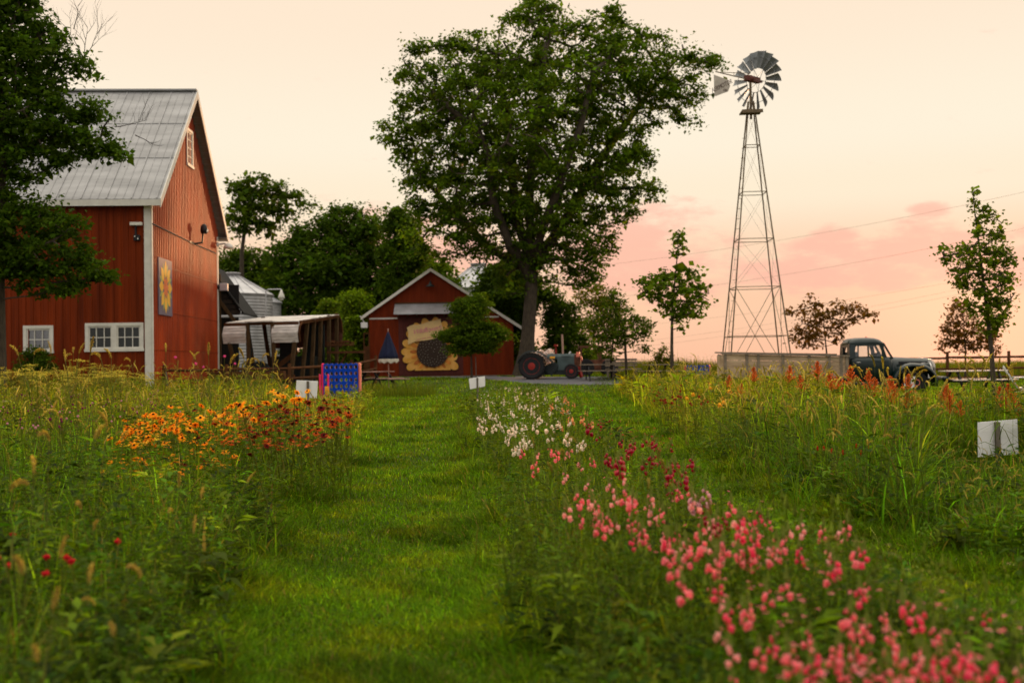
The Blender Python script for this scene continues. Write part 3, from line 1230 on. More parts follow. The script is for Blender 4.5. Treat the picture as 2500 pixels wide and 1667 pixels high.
def sheet(mb, prof, xa, xb, t=.03):
    n = len(prof)
    rings = []
    for (y, z) in prof:
        rings.append([(xa, y, z), (xb, y, z), (xb, y + t * .4, z - t), (xa, y + t * .4, z - t)])
    mb.loft([[Vector(p) for p in r] for r in rings], True)


mb = MB()
sheet(mb, roofprof, XL_ - .05, .15)
mb.b2((xp1 - .05, -.06, zB - .03), (xp2 + .05, .5, zB + .02))
for z in np.arange(0, 1, .12):
    pass
rf = mb.build('roof', MT['tin'], crib)
for xa, xb in ((XL_, xp1), (xp2, .05)):
    mb = MB()
    sheet(mb, prof, xa, xb)
    for k in range(8):
        t = k / 8
        i = min(int(t * 3), 2)
        f_ = t * 3 - i
        y = prof[i][0] * (1 - f_) + prof[i + 1][0] * f_
        z = prof[i][1] * (1 - f_) + prof[i + 1][1] * f_
        mb.bar((xa, y - .012, z), (xb, y - .012, z), .02, .02)
    mb.build('curved_panel', MT['tin_lit'], crib)
mb = MB()
for k in range(7):
    t = k / 6
    yy_ = .05 + (dE - .05) * t
    mb.bar((.1, yy_, zA + .02), (.1, yy_, zA + .06), .05)
mb = MB()
pr_ = [prof[0], prof[1], prof[2], prof[3], (dE - .1, zC - .05), (dE + .2, zC - .3), (dE + .35, zC - .85)]
for a_, b_ in zip(pr_[:-1], pr_[1:]):
    mb.bar((.12, a_[0], a_[1]), (.12, b_[0], b_[1]), .06, .06)
mb.build('end_rim', MT['wood_brown'], crib)
mb = MB()
sheet(mb, rearprof, XL_, .1)
mb.build('rear_panel', MT['rust'], crib)
posts = [(XL_ + .25, XL_ + .75, 0), (xp1 + .05, xp1 + .1, 0), (xp2 + .0, xp2 + .1, 0), (-.15, -.4, 0), (.0, -.35, 1.0), (.0, -.2, 1.7), (.0, -.1, 2.4), (.05, .0, 3.2), (.05, .0, 4.1), (XL_ + .3, XL_ + .8, 1.5), (XL_ + .3, XL_ + .8, 3.1)]
for i, (xt, xb, y) in enumerate(posts):
    zt_ = zB + (.42 * max(0, y - .3) / 3.0) - .05
    if y == 0:
        zt_ = zB - .05 if i in (1, 2) else zA + .1
    mb = MB()
    mb.bar((xb, y + .05, 0), (xt, y + .05, zt_), .15, .12, up=(0, 1, 0))
    mb.build('post', MT['wood_old'], crib)
mb = MB()
mb.bar((XL_ + .4, .1, .55), (-.2, .1, .62), .1, .14)
mb.bar((xp1 + .3, .3, .35), (-.6, 1.2, 1.7), .12, .2)
mb.bar((.08, .1, zB - .08), (.08, dE - .1, zC - .08), .07, .16)
mb.bar((XL_, .1, zB - .1), (0, .1, zB - .1), .08, .12)
mb.bar((0, 2.3, 1.0), (-.7, 2.3, 1.05), .3, .1)
mb.build('beam', MT['wood_brown'], crib)
mb = MB()
mb.b2((xp1 + .2, 1.9, .3), (-.25, 2.9, 1.5))
mb.b2((xp1 + .4, 2.4, 1.4), (xp2 - .1, 2.7, zB - .1))
mb.b2((xp2 + .2, 3.0, .2), (-.1, 3.1, zC - .5))
mb.tube([(xp1 - .5, .5, .6), (xp1 - .45, .5, 1.2), (xp1 - .1, .5, 1.35), (xp1 + .0, .5, 1.9)], .04, 6)
mb.tube([(XL_ + .9, .6, 0), (XL_ + .6, .6, .7), (XL_ + .9, .6, 1.4)], .06, 6)
mb.lathe([(.02, 0), (.55, 0), (.6, .08), (.55, .16), (.02, .16)], (xp2 - .9, .5, .7), 18, 'Y')
mb.build('machinery', MT['tractor_dark'], crib)
mb = MB()
mb.b2((.3, 2.4, 1.95), (1.4, 3.0, 2.02))
mb.b2((.3, 2.4, 1.6), (1.9, 3.0, 1.7))
mb.bar((.35, 2.5, .2), (1.2, 2.7, 1.7), .08)
for k in range(10):
    mb.box((.35 + k * .11, 2.5 + .3 * (k % 2), 2.08 + .03 * (k % 3)), (.14, .2, .08), rz=k)
mb.build('side_shelf', MT['wood_brown'], crib)

# ------------------------------------------------------------ rail fences


def railfence(pts, rails, label, ph, pr=.075, extra=None):
    """pts: (px, base Y) posts; rails heights"""
    P = [pix(px, 890, Y) for px, Y in pts]
    o = P[0]
    e = empty('rail_fence', (o.x, o.y, 0), 0, label, 'fence', 'brown timber rail fences')
    g = random.Random(3)
    for p in P:
        z0 = G(p.x, p.y)
        mb = MB()
        mb.tube([(p.x - o.x, p.y - o.y, z0 - .1), (p.x - o.x, p.y - o.y, z0 + ph * .6), (p.x - o.x + .01, p.y - o.y, z0 + ph)], [pr, pr * .95, pr * .88], 8)
        mb.build('post', MT['wood_brown'], e)
    for a, b in zip(P[:-1], P[1:]):
        for h in rails:
            mb = MB()
            za, zb = G(a.x, a.y), G(b.x, b.y)
            q0 = Vector((a.x - o.x, a.y - o.y, za + h + g.uniform(-.02, .02)))
            q1 = Vector((b.x - o.x, b.y - o.y, zb + h + g.uniform(-.02, .02)))
            mb.tube([q0 + Vector((0, -.02, 0)), (q0 + q1) / 2 + Vector((0, 0, -.015)), q1 + Vector((0, .02, 0))], [.055, .065, .05], 6)
            mb.build('rail', MT['wood_brown'], e)
    return e


railfence([(400, 41.0), (553, 41.3), (706, 41.6), (858, 45.2), (917, 50)], (.30, .72, 1.12), 'brown timber rail fence running in front of the tin roofed crib', 1.32)
railfence([(2140, 46), (2313, 46), (2463, 46.3), (2620, 46.5)], (.30, .68, 1.16), 'brown timber rail fence at the far right, behind the picnic table and young trees', 1.42)
# feed trough frame and crates behind the fence
tq = pix(560, 920, 43.2)
e = empty('feed_trough', (tq.x, 43.2, G(tq.x, 43.2)), 0, 'low brown timber trough with slanted grey legs behind the rail fence', 'trough')
mb = MB()
mb.b2((-.9, 0, .62), (2.2, .5, .98))
mb.build('box', MT['wood_brown'], e)
for x in (.75, 1.35):
    pass
for x in (-.5, .6, 1.7):
    MB().bar((x - .12, -.06, 0), (x + .08, -.06, .85), .1, .06).build('leg', MT['stake'], e)

# ------------------------------------------------------------ picnic tables


def picnic(px, Y, rz, label, ln=1.8, m=None, m2=None, bench_only=False, z=None, ang_legs=True):
    p = pix(px, 900, Y)
    e = empty('picnic_table', (p.x, Y, G(p.x, Y) if z is None else z), rz, label, 'picnic table', 'picnic tables')
    m = m or MT['wood_frame']
    m2 = m2 or MT['black']
    mb = MB()
    for k in range(5):
        y = -.36 + k * .155
        mb.b2((-ln / 2, y, .72), (ln / 2, y + .14, .755))
    mb.build('tabletop', m, e, bevel=.004)
    for s in (-1, 1):
        mb = MB()
        for k in range(2):
            y = s * .72 - .14 + k * .15
            mb.b2((-ln / 2, y, .43), (ln / 2, y + .14, .465))
        mb.build('bench', m, e, bevel=.004)
    for x in (-ln / 2 + .35, ln / 2 - .35):
        mb = MB()
        mb.bar((x, -.70, 0), (x, -.22, .72), .05, .09)
        mb.bar((x, .70, 0), (x, .22, .72), .05, .09)
        mb.bar((x + .05, -.82, .40), (x + .05, .82, .40), .05, .08)
        mb.build('leg_frame', m2, e)
    return e


MT['table_pale'] = mat('table_pale', (.36, .22, .17), .7, var=.2, scale=3)
MT['table_white'] = mat('table_white', (.60, .50, .45), .6, var=.1)
picnic(920, 46.5, R(62), 'picnic table with the closed navy parasol standing in it, left of the shed', 1.7, MT['table_pale'])
picnic(1466, 50, R(4), 'dark picnic table under the small tree, right of the old tractor', 1.9)
picnic(1523, 51.2, R(-8), 'grey picnic table half hidden behind the small tree trunks', 1.7, MT['wood_frame'], MT['wood_frame'])
picnic(1612, 49, R(20), 'dark picnic table at the edge of the tall grass beside the young maple', 1.5)
picnic(2378, 35.5, R(5), 'white topped picnic table in front of the right-hand rail fence', 2.1, MT['table_white'])
# loose bench beside the parasol table
p = pix(972, 925, 46)
e = empty('bench', (p.x, 46, G(p.x, 46)), R(8), 'short pale bench with bent metal legs beside the parasol table', 'bench')
MB().b2((-.5, -.14, .42), (.5, .14, .46)).build('seat', MT['table_pale'], e)
for x in (-.3, .3):
    MB().tube([(x - .02, 0, .42), (x + .03, 0, .25), (x + .1, 0, 0)], .022, 6).build('leg', MT['black'], e)
# bench rest seen by the tree: slatted garden bench
p = pix(1520, 905, 50.6)
e = empty('garden_bench', (p.x + .2, 52.8, G(p.x, 52)), R(3), 'slatted grey garden bench with a low back beside the picnic tables', 'bench')
mb = MB()
for k in range(3):
    mb.b2((-.8, -.22 + k * .15, .42), (.8, -.10 + k * .15, .45))
mb.build('seat', MT['wood_frame'], e)
mb = MB()
for k in range(3):
    mb.b2((-.8, .24, .55 + k * .14), (.8, .27, .65 + k * .14))
mb.build('backrest', MT['wood_frame'], e)
for x in (-.7, .7):
    MB().b2((x - .03, -.2, 0), (x + .03, .24, .42)).build('leg', MT['wood_frame'], e)

# ------------------------------------------------------------ closed parasol
p = pix(920, 900, 46.4)
hz = G(p.x, 46.4)
par = empty('parasol', (p.x, 46.4, hz), 0, 'closed navy parasol with a cream fringe standing through the picnic table', 'parasol')
pt = Vector((pix(947, 810, 46.4).x - p.x, 0, pix(947, 810, 46.4).z - hz))
pbx = .12
zt0 = pix(947, 876, 46.4).z - hz
axis = lambda t: Vector((pbx + (pt.x - pbx) * t, 0, 0))
par.location.x += 0
xc = pix(948, 850, 46.4).x - p.x
mb = MB()
mb.tube([(xc, 0, 0), (xc, 0, pt.z + .08)], .022, 8)
mb.sphere((xc, 0, pt.z + .1), .035, 6)
mb.build('pole', MT['table_pale'], par)
rings, fr = [], []
for t, r in ((0, .40), (.12, .385), (.35, .30), (.6, .19), (.85, .09), (1, .025)):
    z = zt0 + (pt.z - zt0) * t
    rings.append([Vector((xc + (r * (1 + .10 * math.cos(8 * a))) * math.cos(a), r * (1 + .10 * math.cos(8 * a)) * math.sin(a), z)) for a in [2 * math.pi * k / 48 for k in range(48)]])
MB().loft(rings, True).build('canopy', MT['navy'], par, smooth=True)
rings = []
for t, r in ((-.16, .40), (-.08, .415), (.0, .408)):
    ring = []
    for k in range(48):
        a = 2 * math.pi * k / 48
        rr = r * (1 + .10 * math.cos(8 * a))
        z = zt0 + t + (.04 * math.cos(8 * a) if t < -.1 else 0)
        ring.append(Vector((xc + rr * math.cos(a), rr * math.sin(a), z)))
    rings.append(ring)
MB().loft(rings, False).build('fringe', MT['fringe'], par, smooth=True)

# ------------------------------------------------------------ giant counter games


def game(px0, px1, ytop, Y, label, rz=0.0, pegs=False):
    a, b = pix(px0, ytop, Y), pix(px1, ytop, Y)
    wd = b.x - a.x
    z0 = G(a.x, Y)
    top = a.z - z0
    e = empty('giant_counter_game', (a.x, Y, z0), rz, label, 'garden game', 'giant garden counter games')
    hb = wd * .95 if not pegs else wd * .98
    zb = top - hb
    # blue board with round holes, really open
    cols, rows = 7, 6
    cw = (wd - .16) / cols
    ch = hb / rows
    mb = MB()
    for i in range(cols):
        for j in range(rows):
            cx, cz = .08 + cw * (i + .5), zb + ch * (j + .5)
            n = 20
            sq, ci = [], []
            for k in range(n):
                t = 2 * math.pi * k / n
                ux, uz = math.cos(t), math.sin(t)
                s = 1 / max(abs(ux), abs(uz))
                sq.append((cx + ux * s * cw / 2, cz + uz * s * ch / 2))
                ci.append((cx + ux * cw * .33, cz + uz * ch * .33))
            vs = []
            for y in (-.085, .085):
                vs += [(x, y, z) for x, z in sq] + [(x, y, z) for x, z in ci]
            fs = []
            for k in range(n):
                k2 = (k + 1) % n
                fs += [(k, k2, n + k2, n + k), (2 * n + k2, 2 * n + k, 3 * n + k, 3 * n + k2), (n + k, n + k2, 3 * n + k2, 3 * n + k)]
            mb.add(vs, fs)
        mb.tube([(.08 + cw * i, -.085, zb), (.08 + cw * i, -.085, top)], .022, 6)
        mb.b2((.08 + cw * i + cw * .3, -.06, top), (.08 + cw * i + cw * .7, .06, top + .02))
    mb.b2((.08, -.06, zb - .05), (wd - .08, .06, zb))
    mb.build('grid_board', MT['blue'], e)
    for k, (x, m) in enumerate(((.03, MT['magenta']), (wd - .04, MT['salmon']))):
        mb = MB()
        mb.tube([(x, 0, 0), (x, 0, top), (x, 0, top + .03)], [.05, .05, .02], 10)
        mb.build('side_post', m, e)
        mb = MB()
        mb.bar((x, -.3, .03), (x, .3, .03), .07, .05)
        mb.build('foot', m, e)
    return e


game(786, 881, 889, 34, 'big blue four-in-a-row board game with pink side posts, beside the white sign', pegs=True)
game(1671, 1735, 893, 44, 'blue four-in-a-row board game half hidden in tall grass, left of the truck bed')
p = pix(780, 940, 33.3)
e = empty('ring_stand', (p.x, 33.3, 0), 0, 'pink two-pronged stand with a yellow ribbed block, left of the blue game', 'garden game')
hz = pix(790, 913, 33.3).z
for x in (pix(781, 913, 33.3).x - p.x, pix(801, 913, 33.3).x - p.x):
    MB().tube([(x, 0, .3), (x, 0, hz - .02), (x, 0, hz)], [.03, .03, .015], 10).build('prong', MT['magenta'], e)
x0 = pix(794, 940, 33.3).x - p.x
x1 = pix(805, 940, 33.3).x - p.x
za, zb = pix(794, 964, 33.3).z, pix(794, 943, 33.3).z
mb = MB()
for k in range(7):
    mb.b2((x0, -.12, za + (zb - za) * k / 7), (x1, -.05, za + (zb - za) * (k + .8) / 7))
mb.b2((x0 + .01, -.11, za), (x1 - .01, -.06, zb))
mb.build('ribbed_block', MT['yellow'], e)
MB().b2((-.08, -.03, 0), (x1 + .02, .03, .3)).build('base', MT['salmon'], e)

# ------------------------------------------------------------ white sign backs on stakes


def sign(pts, Y, label, stake_px, yb=None):
    """pts: four corners in px (tl,tr,br,bl)"""
    P = [pix(x, y, Y) for x, y in pts]
    dy = yb or 0
    P[1] = pix(*pts[1], Y + dy)
    P[2] = pix(*pts[2], Y + dy)
    o = (P[0] + P[1]) / 2
    st = pix(stake_px, pts[0][1], Y)
    e = empty('garden_sign', (st.x, Y, G(st.x, Y)), 0, label, 'sign', 'white garden signs seen from behind')
    off = e.location
    n = (P[1] - P[0]).cross(P[3] - P[0]).normalized()
    if n.y > 0:
        n = -n
    MB().prism([p - off for p in P], -n, .012).build('board', MT['white'], e, bevel=.003)
    top = max(P[0].z, P[1].z) - off.z
    t = (st.x - P[0].x) / (P[1].x - P[0].x)
    yy = (P[0].y + (P[1].y - P[0].y) * t) - off.y
    tp = (P[0].z + (P[1].z - P[0].z) * t) - off.z
    MB().bar((0, yy - .022, -.05), (0, yy - .022, tp - .01), .045, .035, up=(0, 1, 0)).build('stake', MT['stake'], e)
    return e


sign([(724, 928), (776, 930), (773, 972), (721, 969)], 21, 'white sign back on a stake beside the blue board game', 752)
sign([(1145, 924), (1184, 918), (1185, 943), (1148, 950)], 26, 'tilted white sign back on a stake in front of the shed', 1165, .3)
sign([(2208, 921), (2235, 919), (2233, 950), (2207, 950)], 33, 'small white sign back in front of the green truck wheel', 2220)
sign([(2388, 1031), (2484, 1023), (2487, 1108), (2389, 1117)], 10.5, 'large white sign back on a grey stake at the right edge of the garden', 2440, .15)

# ------------------------------------------------------------ adirondack chair
p = pix(2500, 960, 33)
e = empty('garden_chair', (p.x - .05, 33, 0), R(70), 'white slatted garden chair at the right edge behind the amaranth', 'chair')
for k in range(5):
    x = -.22 + k * .11
    MB().bar((x, .12, .22), (x * 1.15, .52, .92 - abs(k - 2) * .03), .095, .02, up=(0, 1, .4)).build('back_slat', MT['white'], e)
mb = MB()
for k in range(5):
    mb.b2((-.26, -.42 + k * .11, .32 - k * .025), (.26, -.33 + k * .11, .34 - k * .025))
mb.build('seat', MT['white'], e)
for s in (-1, 1):
    MB().b2((s * .36 - .06, -.5, .54), (s * .36 + .06, .25, .565)).build('armrest', MT['white'], e)
    MB().b2((s * .33 - .02, -.46, 0), (s * .33 + .02, -.36, .54)).build('leg', MT['white'], e)
    MB().bar((s * .29, -.45, .3), (s * .29, .4, .02), .03, .1).build('side_rail', MT['white'], e)

# ------------------------------------------------------------ windmill
WY = 44.0
wb = pix(1845, 880, WY)
wz = G(wb.x, WY)
mill = empty('windpump', (wb.x, WY, wz), R(-3), 'tall steel farm windpump with a grey bladed wheel and white tail vane', 'windmill')
wm = (Matrix.Translation(mill.location) @ Matrix.Rotation(R(-3), 4, 'Z'))
wh = pix(1838, 193, WY).z - wz


def half(z):   # half side of the tower at height z
    zt = wh - 1.0
    h0 = 1.32
    return max(.10, h0 * (1 - z / zt) + .10 * z / zt)


ztw = wh - .95
for sx_, sy_ in ((-1, -1), (1, -1), (1, 1), (-1, 1)):
    mb = MB()
    mb.bar((sx_ * half(0), sy_ * half(0), 0), (sx_ * half(ztw), sy_ * half(ztw), ztw), .048, .048)
    mb.build('leg', MT['mill_frame'], mill)
lev = [pix(1840, y, WY - 1).z - wz for y in (820, 699, 580, 463, 345)]
for i, z in enumerate(lev):
    h = half(z)
    mb = MB()
    cs = [(-h, -h, z), (h, -h, z), (h, h, z), (-h, h, z)]
    for a, b in zip(cs, cs[1:] + cs[:1]):
        mb.bar(a, b, .028, .028)
    mb.build('girt', MT['mill_frame'], mill)
zs = [.1, lev[1], lev[2], lev[3], lev[4], ztw - .6]
for i, (za, zb) in enumerate(zip(zs[:-1], zs[1:])):
    ha, hb_ = half(za), half(zb)
    r = .012 if i == 0 else .004
    mb = MB()
    ca = [(-ha, -ha, za), (ha, -ha, za), (ha, ha, za), (-ha, ha, za)]
    cb_ = [(-hb_, -hb_, zb), (hb_, -hb_, zb), (hb_, hb_, zb), (-hb_, hb_, zb)]
    for k in range(4):
        mb.tube([ca[k], cb_[(k + 1) % 4]], r, 5)
        mb.tube([ca[(k + 1) % 4], cb_[k]], r, 5)
    mb.build('cross_brace', MT['mill_frame'], mill)
# ladder rungs on the left leg
mb = MB()
for k in range(24):
    z = .6 + k * .42
    h = half(z)
    mb.bar((-h - .16, -h, z), (-h + .02, -h, z), .015)
mb.build('step_rungs', MT['mill_frame'], mill)
zp = pix(1833, 274, WY).z - wz
mb = MB()
for k in range(6):
    mb.b2((-.42, -.42 + k * .145, zp - .03), (.42, -.42 + k * .145 + .11, zp + .02))
mb.b2((-.42, -.44, zp - .12), (.42, -.40, zp + .02))
mb.build('platform', MT['mill_frame'], mill)
MB().tube([(0, 0, zp - .3), (0, 0, wh)], .05, 10).build('mast', MT['mill_frame'], mill)
# head: axis points to the right and away, the tail to the left and near
AZ = R(42)
ax = Vector((math.cos(AZ), math.sin(AZ), 0))
head = MB()
head.sphere((0, 0, wh), .17, 8, (1, 1, .9))
head.bar(Vector((0, 0, wh)) - ax * .3, Vector((0, 0, wh)) + ax * .55, .2, .22)
head.tube([Vector((0, 0, wh)) + ax * .2, Vector((0, 0, wh)) + ax * .75], .06, 8)
head.build('gearbox', mat('gearbox_red', (.11, .028, .018), .6), mill)
hc = Vector((.02, 0, wh)) + ax * .35
ea = Vector((-math.sin(AZ), math.cos(AZ), 0))
ez = Vector((0, 0, 1))
NBL = 18
R1, R0 = 1.20, .49
for k in range(NBL):
    a = 2 * math.pi * (k + .3) / NBL
    rd = ea * math.cos(a) + ez * math.sin(a)
    tg = -ea * math.sin(a) + ez * math.cos(a)
    rings = []
    for t in np.linspace(0, 1, 5):
        r = R0 + (R1 - R0) * t
        wd = (.11 + (.30 - .11) * t)
        ring = []
        for s in np.linspace(-1, 1, 5):
            twist = s * wd / 2
            depth = .62 * twist + .05 * (1 - s * s)
            ring.append(hc + rd * (r + (.03 * s if t == 1 else 0)) + tg * twist + ax * depth)
        rings.append(ring)
    mb = MB()
    n = 5
    vs = [p for rg_ in rings for p in rg_]
    vs2 = [p + ax * .006 for p in vs]
    fs = []
    for i in range(4):
        for j in range(4):
            fs.append((i * n + j, i * n + j + 1, (i + 1) * n + j + 1, (i + 1) * n + j))
            fs.append(tuple(25 + q for q in ((i + 1) * n + j, (i + 1) * n + j + 1, i * n + j + 1, i * n + j)))
    mb.add(vs + vs2, fs)
    mb.build('blade', MT['mill'], mill, smooth=True)
mb = MB()
for r, q in ((R0 + .02, .012), (R1 * .80, .012)):
    pts = [hc + ax * .0 + (ea * math.cos(t) + ez * math.sin(t)) * r for t in np.linspace(0, 2 * math.pi, 49)]
    mb.tube(pts, q, 5)
for k in range(6):
    a = 2 * math.pi * (k + .3) / 6
    rd = ea * math.cos(a) + ez * math.sin(a)
    mb.tube([hc + ax * .2, hc + rd * R0], .010, 5)
    mb.tube([hc - ax * .1, hc + rd * R0], .006, 5)
mb.build('wheel_rim', MT['mill'], mill)
# tail boom and vane
tv = -ax
t0 = Vector((0, 0, wh - .05))
mb = MB()
mb.tube([t0, t0 + tv * 2.2], .022, 6)
mb.tube([t0 + Vector((0, 0, .28)), t0 + tv * 1.75 + Vector((0, 0, .04))], .014, 6)
mb.bar(t0 + tv * 1.05, t0 + tv * 1.05 + Vector((0, 0, .14)), .02)
mb.build('tail_boom', MT['mill_frame'], mill)
K = 1 / math.cos(AZ) * WY / F_PX * .97
cx0 = 1838
vp = []
for (px, py) in ((1725.5, 187.5), (1768, 191), (1774, 205), (1767.5, 220), (1735, 236), (1726, 240)):
    s = (cx0 - px) * K * .93
    z = pix(px, py, WY - 1.2).z - wz
    vp.append(t0.xy.to_3d() * 0 + Vector((tv.x * s, tv.y * s, z)))
nrm = ea if ea.y < 0 else -ea
mb = MB()
mb.prism(vp, nrm, .01)
vane = mb.build('tail_vane', MT['vane'], mill)
# lettering lies on the near face of the vane
xax = ax
c_ = sum(vp, Vector()) / len(vp)


def vtext(body, size, px, py, rot, sp=1.0):
    s = (cx0 - px) * K * .93
    z = pix(px, py, WY - 1.2).z - wz
    o = text('lettering', body, size, (0, 0, 0), (0, 0, 0), MT['letter'], mill, ext=.003, sp=sp)
    rz_ = math.atan2(xax.y, xax.x)
    M = Matrix.Translation(Vector((tv.x * s, tv.y * s, z)) + nrm * .014) @ Matrix.Rotation(rz_, 4, 'Z') @ Matrix.Rotation(R(90), 4, 'X') @ Matrix.Rotation(rot, 4, 'Z')
    o.matrix_local = M
    o.parent = vane
    return o


vtext('AERMOTOR', .26, 1749, 210, R(25), 1.0)
vtext('USA', .14, 1759, 218.5, R(8))
vtext('CHICAGO', .09, 1745, 191.5, R(-2)) if False else None

# ------------------------------------------------------------ power lines
for i, (q0, q1, Y0, Y1) in enumerate(((((1330, 662)), (2640, 437), 150, 120), ((1400, 735), (2640, 525), 150, 120), ((1450, 845), (2640, 640), 170, 130),
                                      ((1450, 858), (2640, 652), 170, 130), ((1420, 805), (2640, 628), 170, 130))):
    a, b = pix(*q0, Y0), pix(*q1, Y1)
    pts = []
    for k in range(17):
        t = k / 16
        p = a.lerp(b, t)
        p.z += (-1 + (2 * t - 1) ** 2) * 1.2
        pts.append(p)
    mb = MB()
    r = .015 if i < 2 else .012
    o = pts[0]
    mb.tube([p - o for p in pts], r, 5)
    cbo = mb.build('power_line', MT['wire'])
    cbo.location = o
    tag(cbo, ['highest thin power line crossing the evening sky', 'second power line from the top, crossing the pink cloud bank', 'low power line, lower one of the close pair',
              'lowest power line, just under its close neighbour', 'power line directly above the lowest close pair'][i], 'power line', 'power lines across the sky')
# ------------------------------------------------------------ green pickup truck
TY = 36.0
tp0 = pix(2063, 950, TY)
TRZ = R(-5)
truck = empty('pickup_truck', (tp0.x, TY, 0), TRZ, 'dark green vintage pickup truck with a long wooden stake bed, standing behind the tall grass', 'truck')


def rr(x0, x1, hw, z, rad, n=5, y0=0.0):
    """rounded rectangle ring in plan"""
    pts = []
    rad = min(rad, hw * .95, (x1 - x0) * .49)
    for cx, cy, a0 in ((x1 - rad, y0 + hw - rad, 0), (x0 + rad, y0 + hw - rad, 90), (x0 + rad, y0 - hw + rad, 180), (x1 - rad, y0 - hw + rad, 270)):
        for k in range(n + 1):
            a = R(a0 + 90 * k / n)
            pts.append(Vector((cx + rad * math.cos(a), cy + rad * math.sin(a), z)))
    return pts


BS = 1.06
# lower cab
mb = MB()
mb.loft([rr(.05, 1.42, .70, .42, .12), rr(.0, 1.44, .76, .75, .16), rr(-.01, 1.42, .77, 1.05, .18), rr(.0, 1.38, .755, 1.22, .18)], True)
tb = mb.build('cab_body', MT['truck'], truck, smooth=True)
# roof dome
mb = MB()
mb.loft([rr(.015, 1.20, .70, 1.66, .20), rr(.02, 1.15, .685, 1.74, .24), rr(.06, 1.07, .64, 1.82, .28), rr(.16, .93, .54, 1.875, .28), rr(.34, .75, .33, 1.895, .2)], True)
mb.build('cab_roof', MT['truck'], truck, smooth=True)
# pillars and rear panel
mb = MB()
for s in (-1, 1):
    mb.loft([[Vector(p) for p in ((.0, s * .75, 1.20), (.20, s * .76, 1.20), (.20, s * .72, 1.20), (.0, s * .70, 1.20))],
             [Vector(p) for p in ((.01, s * .72, 1.45), (.19, s * .735, 1.45), (.19, s * .69, 1.45), (.01, s * .67, 1.45))],
             [Vector(p) for p in ((.02, s * .68, 1.68), (.24, s * .70, 1.68), (.24, s * .65, 1.68), (.02, s * .62, 1.68))]], True)
    mb.loft([[Vector(p) for p in ((1.06, s * .755, 1.20), (1.22, s * .75, 1.20), (1.24, s * .70, 1.20), (1.06, s * .70, 1.20))],
             [Vector(p) for p in ((1.05, s * .73, 1.45), (1.14, s * .725, 1.45), (1.16, s * .68, 1.45), (1.05, s * .68, 1.45))],
             [Vector(p) for p in ((.96, s * .69, 1.68), (1.12, s * .69, 1.68), (1.12, s * .64, 1.68), (.96, s * .64, 1.68))]], True)
    mb.bar((.18, s * .725, 1.24), (1.08, s * .735, 1.24), .05, .05)
    mb.bar((.62, s * .73, 1.22), (.62, s * .69, 1.68), .045, .045)
    mb.bar((.18, s * .69, 1.66), (1.06, s * .69, 1.66), .05, .07)
mb.b2((.01, -.7, 1.20), (.05, .7, 1.34))
mb.b2((.02, -.70, 1.34), (.06, -.33, 1.70))
mb.b2((.02, .33, 1.34), (.06, .70, 1.70))
mb.b2((.02, -.33, 1.58), (.06, .33, 1.70))
# windscreen frame
for s in (-1, 1):
    mb.bar((1.40, s * .66, 1.20), (1.13, s * .62, 1.70), .07, .06)
mb.bar((1.40, 0, 1.20), (1.14, 0, 1.70), .03, .03)
mb.bar((1.40, -.68, 1.20), (1.40, .68, 1.20), .06, .06)
mb.bar((1.13, -.64, 1.68), (1.13, .64, 1.68), .06, .06)
mb.build('window_pillars', MT['truck'], truck)
for s in (-1, 1):
    MB().add([(.19, s * .725, 1.25), (1.08, s * .735, 1.25), (1.0, s * .69, 1.65), (.22, s * .69, 1.65)], [(0, 1, 2, 3)]).build('side_window', MT['clear'], truck)
MB().add([(1.40, -.65, 1.22), (1.40, .65, 1.22), (1.14, .61, 1.67), (1.14, -.61, 1.67)], [(0, 1, 2, 3)]).build('windscreen', MT['clear'], truck)
MB().add([(.05, -.33, 1.34), (.05, .33, 1.34), (.05, .33, 1.58), (.05, -.33, 1.58)], [(0, 1, 2, 3)]).build('rear_window', MT['clear'], truck)
mb = MB()
mb.b2((.10, -.62, .8), (.35, .62, 1.42))
mb.b2((.10, -.62, .6), (.75, .62, .92))
mb.build('seat', MT['tractor_dark'], truck, bevel=.05)
MB().lathe([(.19, 0), (.2, .015), (.19, .03)], (0, 0, 0), 20, 'X').build('steering_wheel', MT['rubber'], truck).location = (1.0, -.35, 1.22)
for s in (-1, 1):   # door outlines and handle
    mb = MB()
    for pl in (((.14, .50), (.14, 1.24)), ((1.12, .50), (1.12, 1.22)), ((.14, .50), (1.12, .50))):
        (xa, za), (xb, zb) = pl
        mb.bar((xa, s * .766, za), (xb, s * .775, zb), .012, .012)
    mb.build('door_seam', MT['tractor_dark'], truck)
    MB().bar((.22, s * .80, 1.08), (.34, s * .80, 1.08), .02, .025).build('door_handle', MT['chrome'], truck)


def hood_ring(x, hw, zt, zb, sq=2.6):
    pts = []
    for k in range(17):
        t = math.pi * k / 16
        c, s_ = math.cos(t), math.sin(t)
        pts.append(Vector((x, hw * math.copysign(abs(c) ** (2 / sq), c), zb + (zt - zb) * abs(s_) ** (2 / sq))))
    return pts


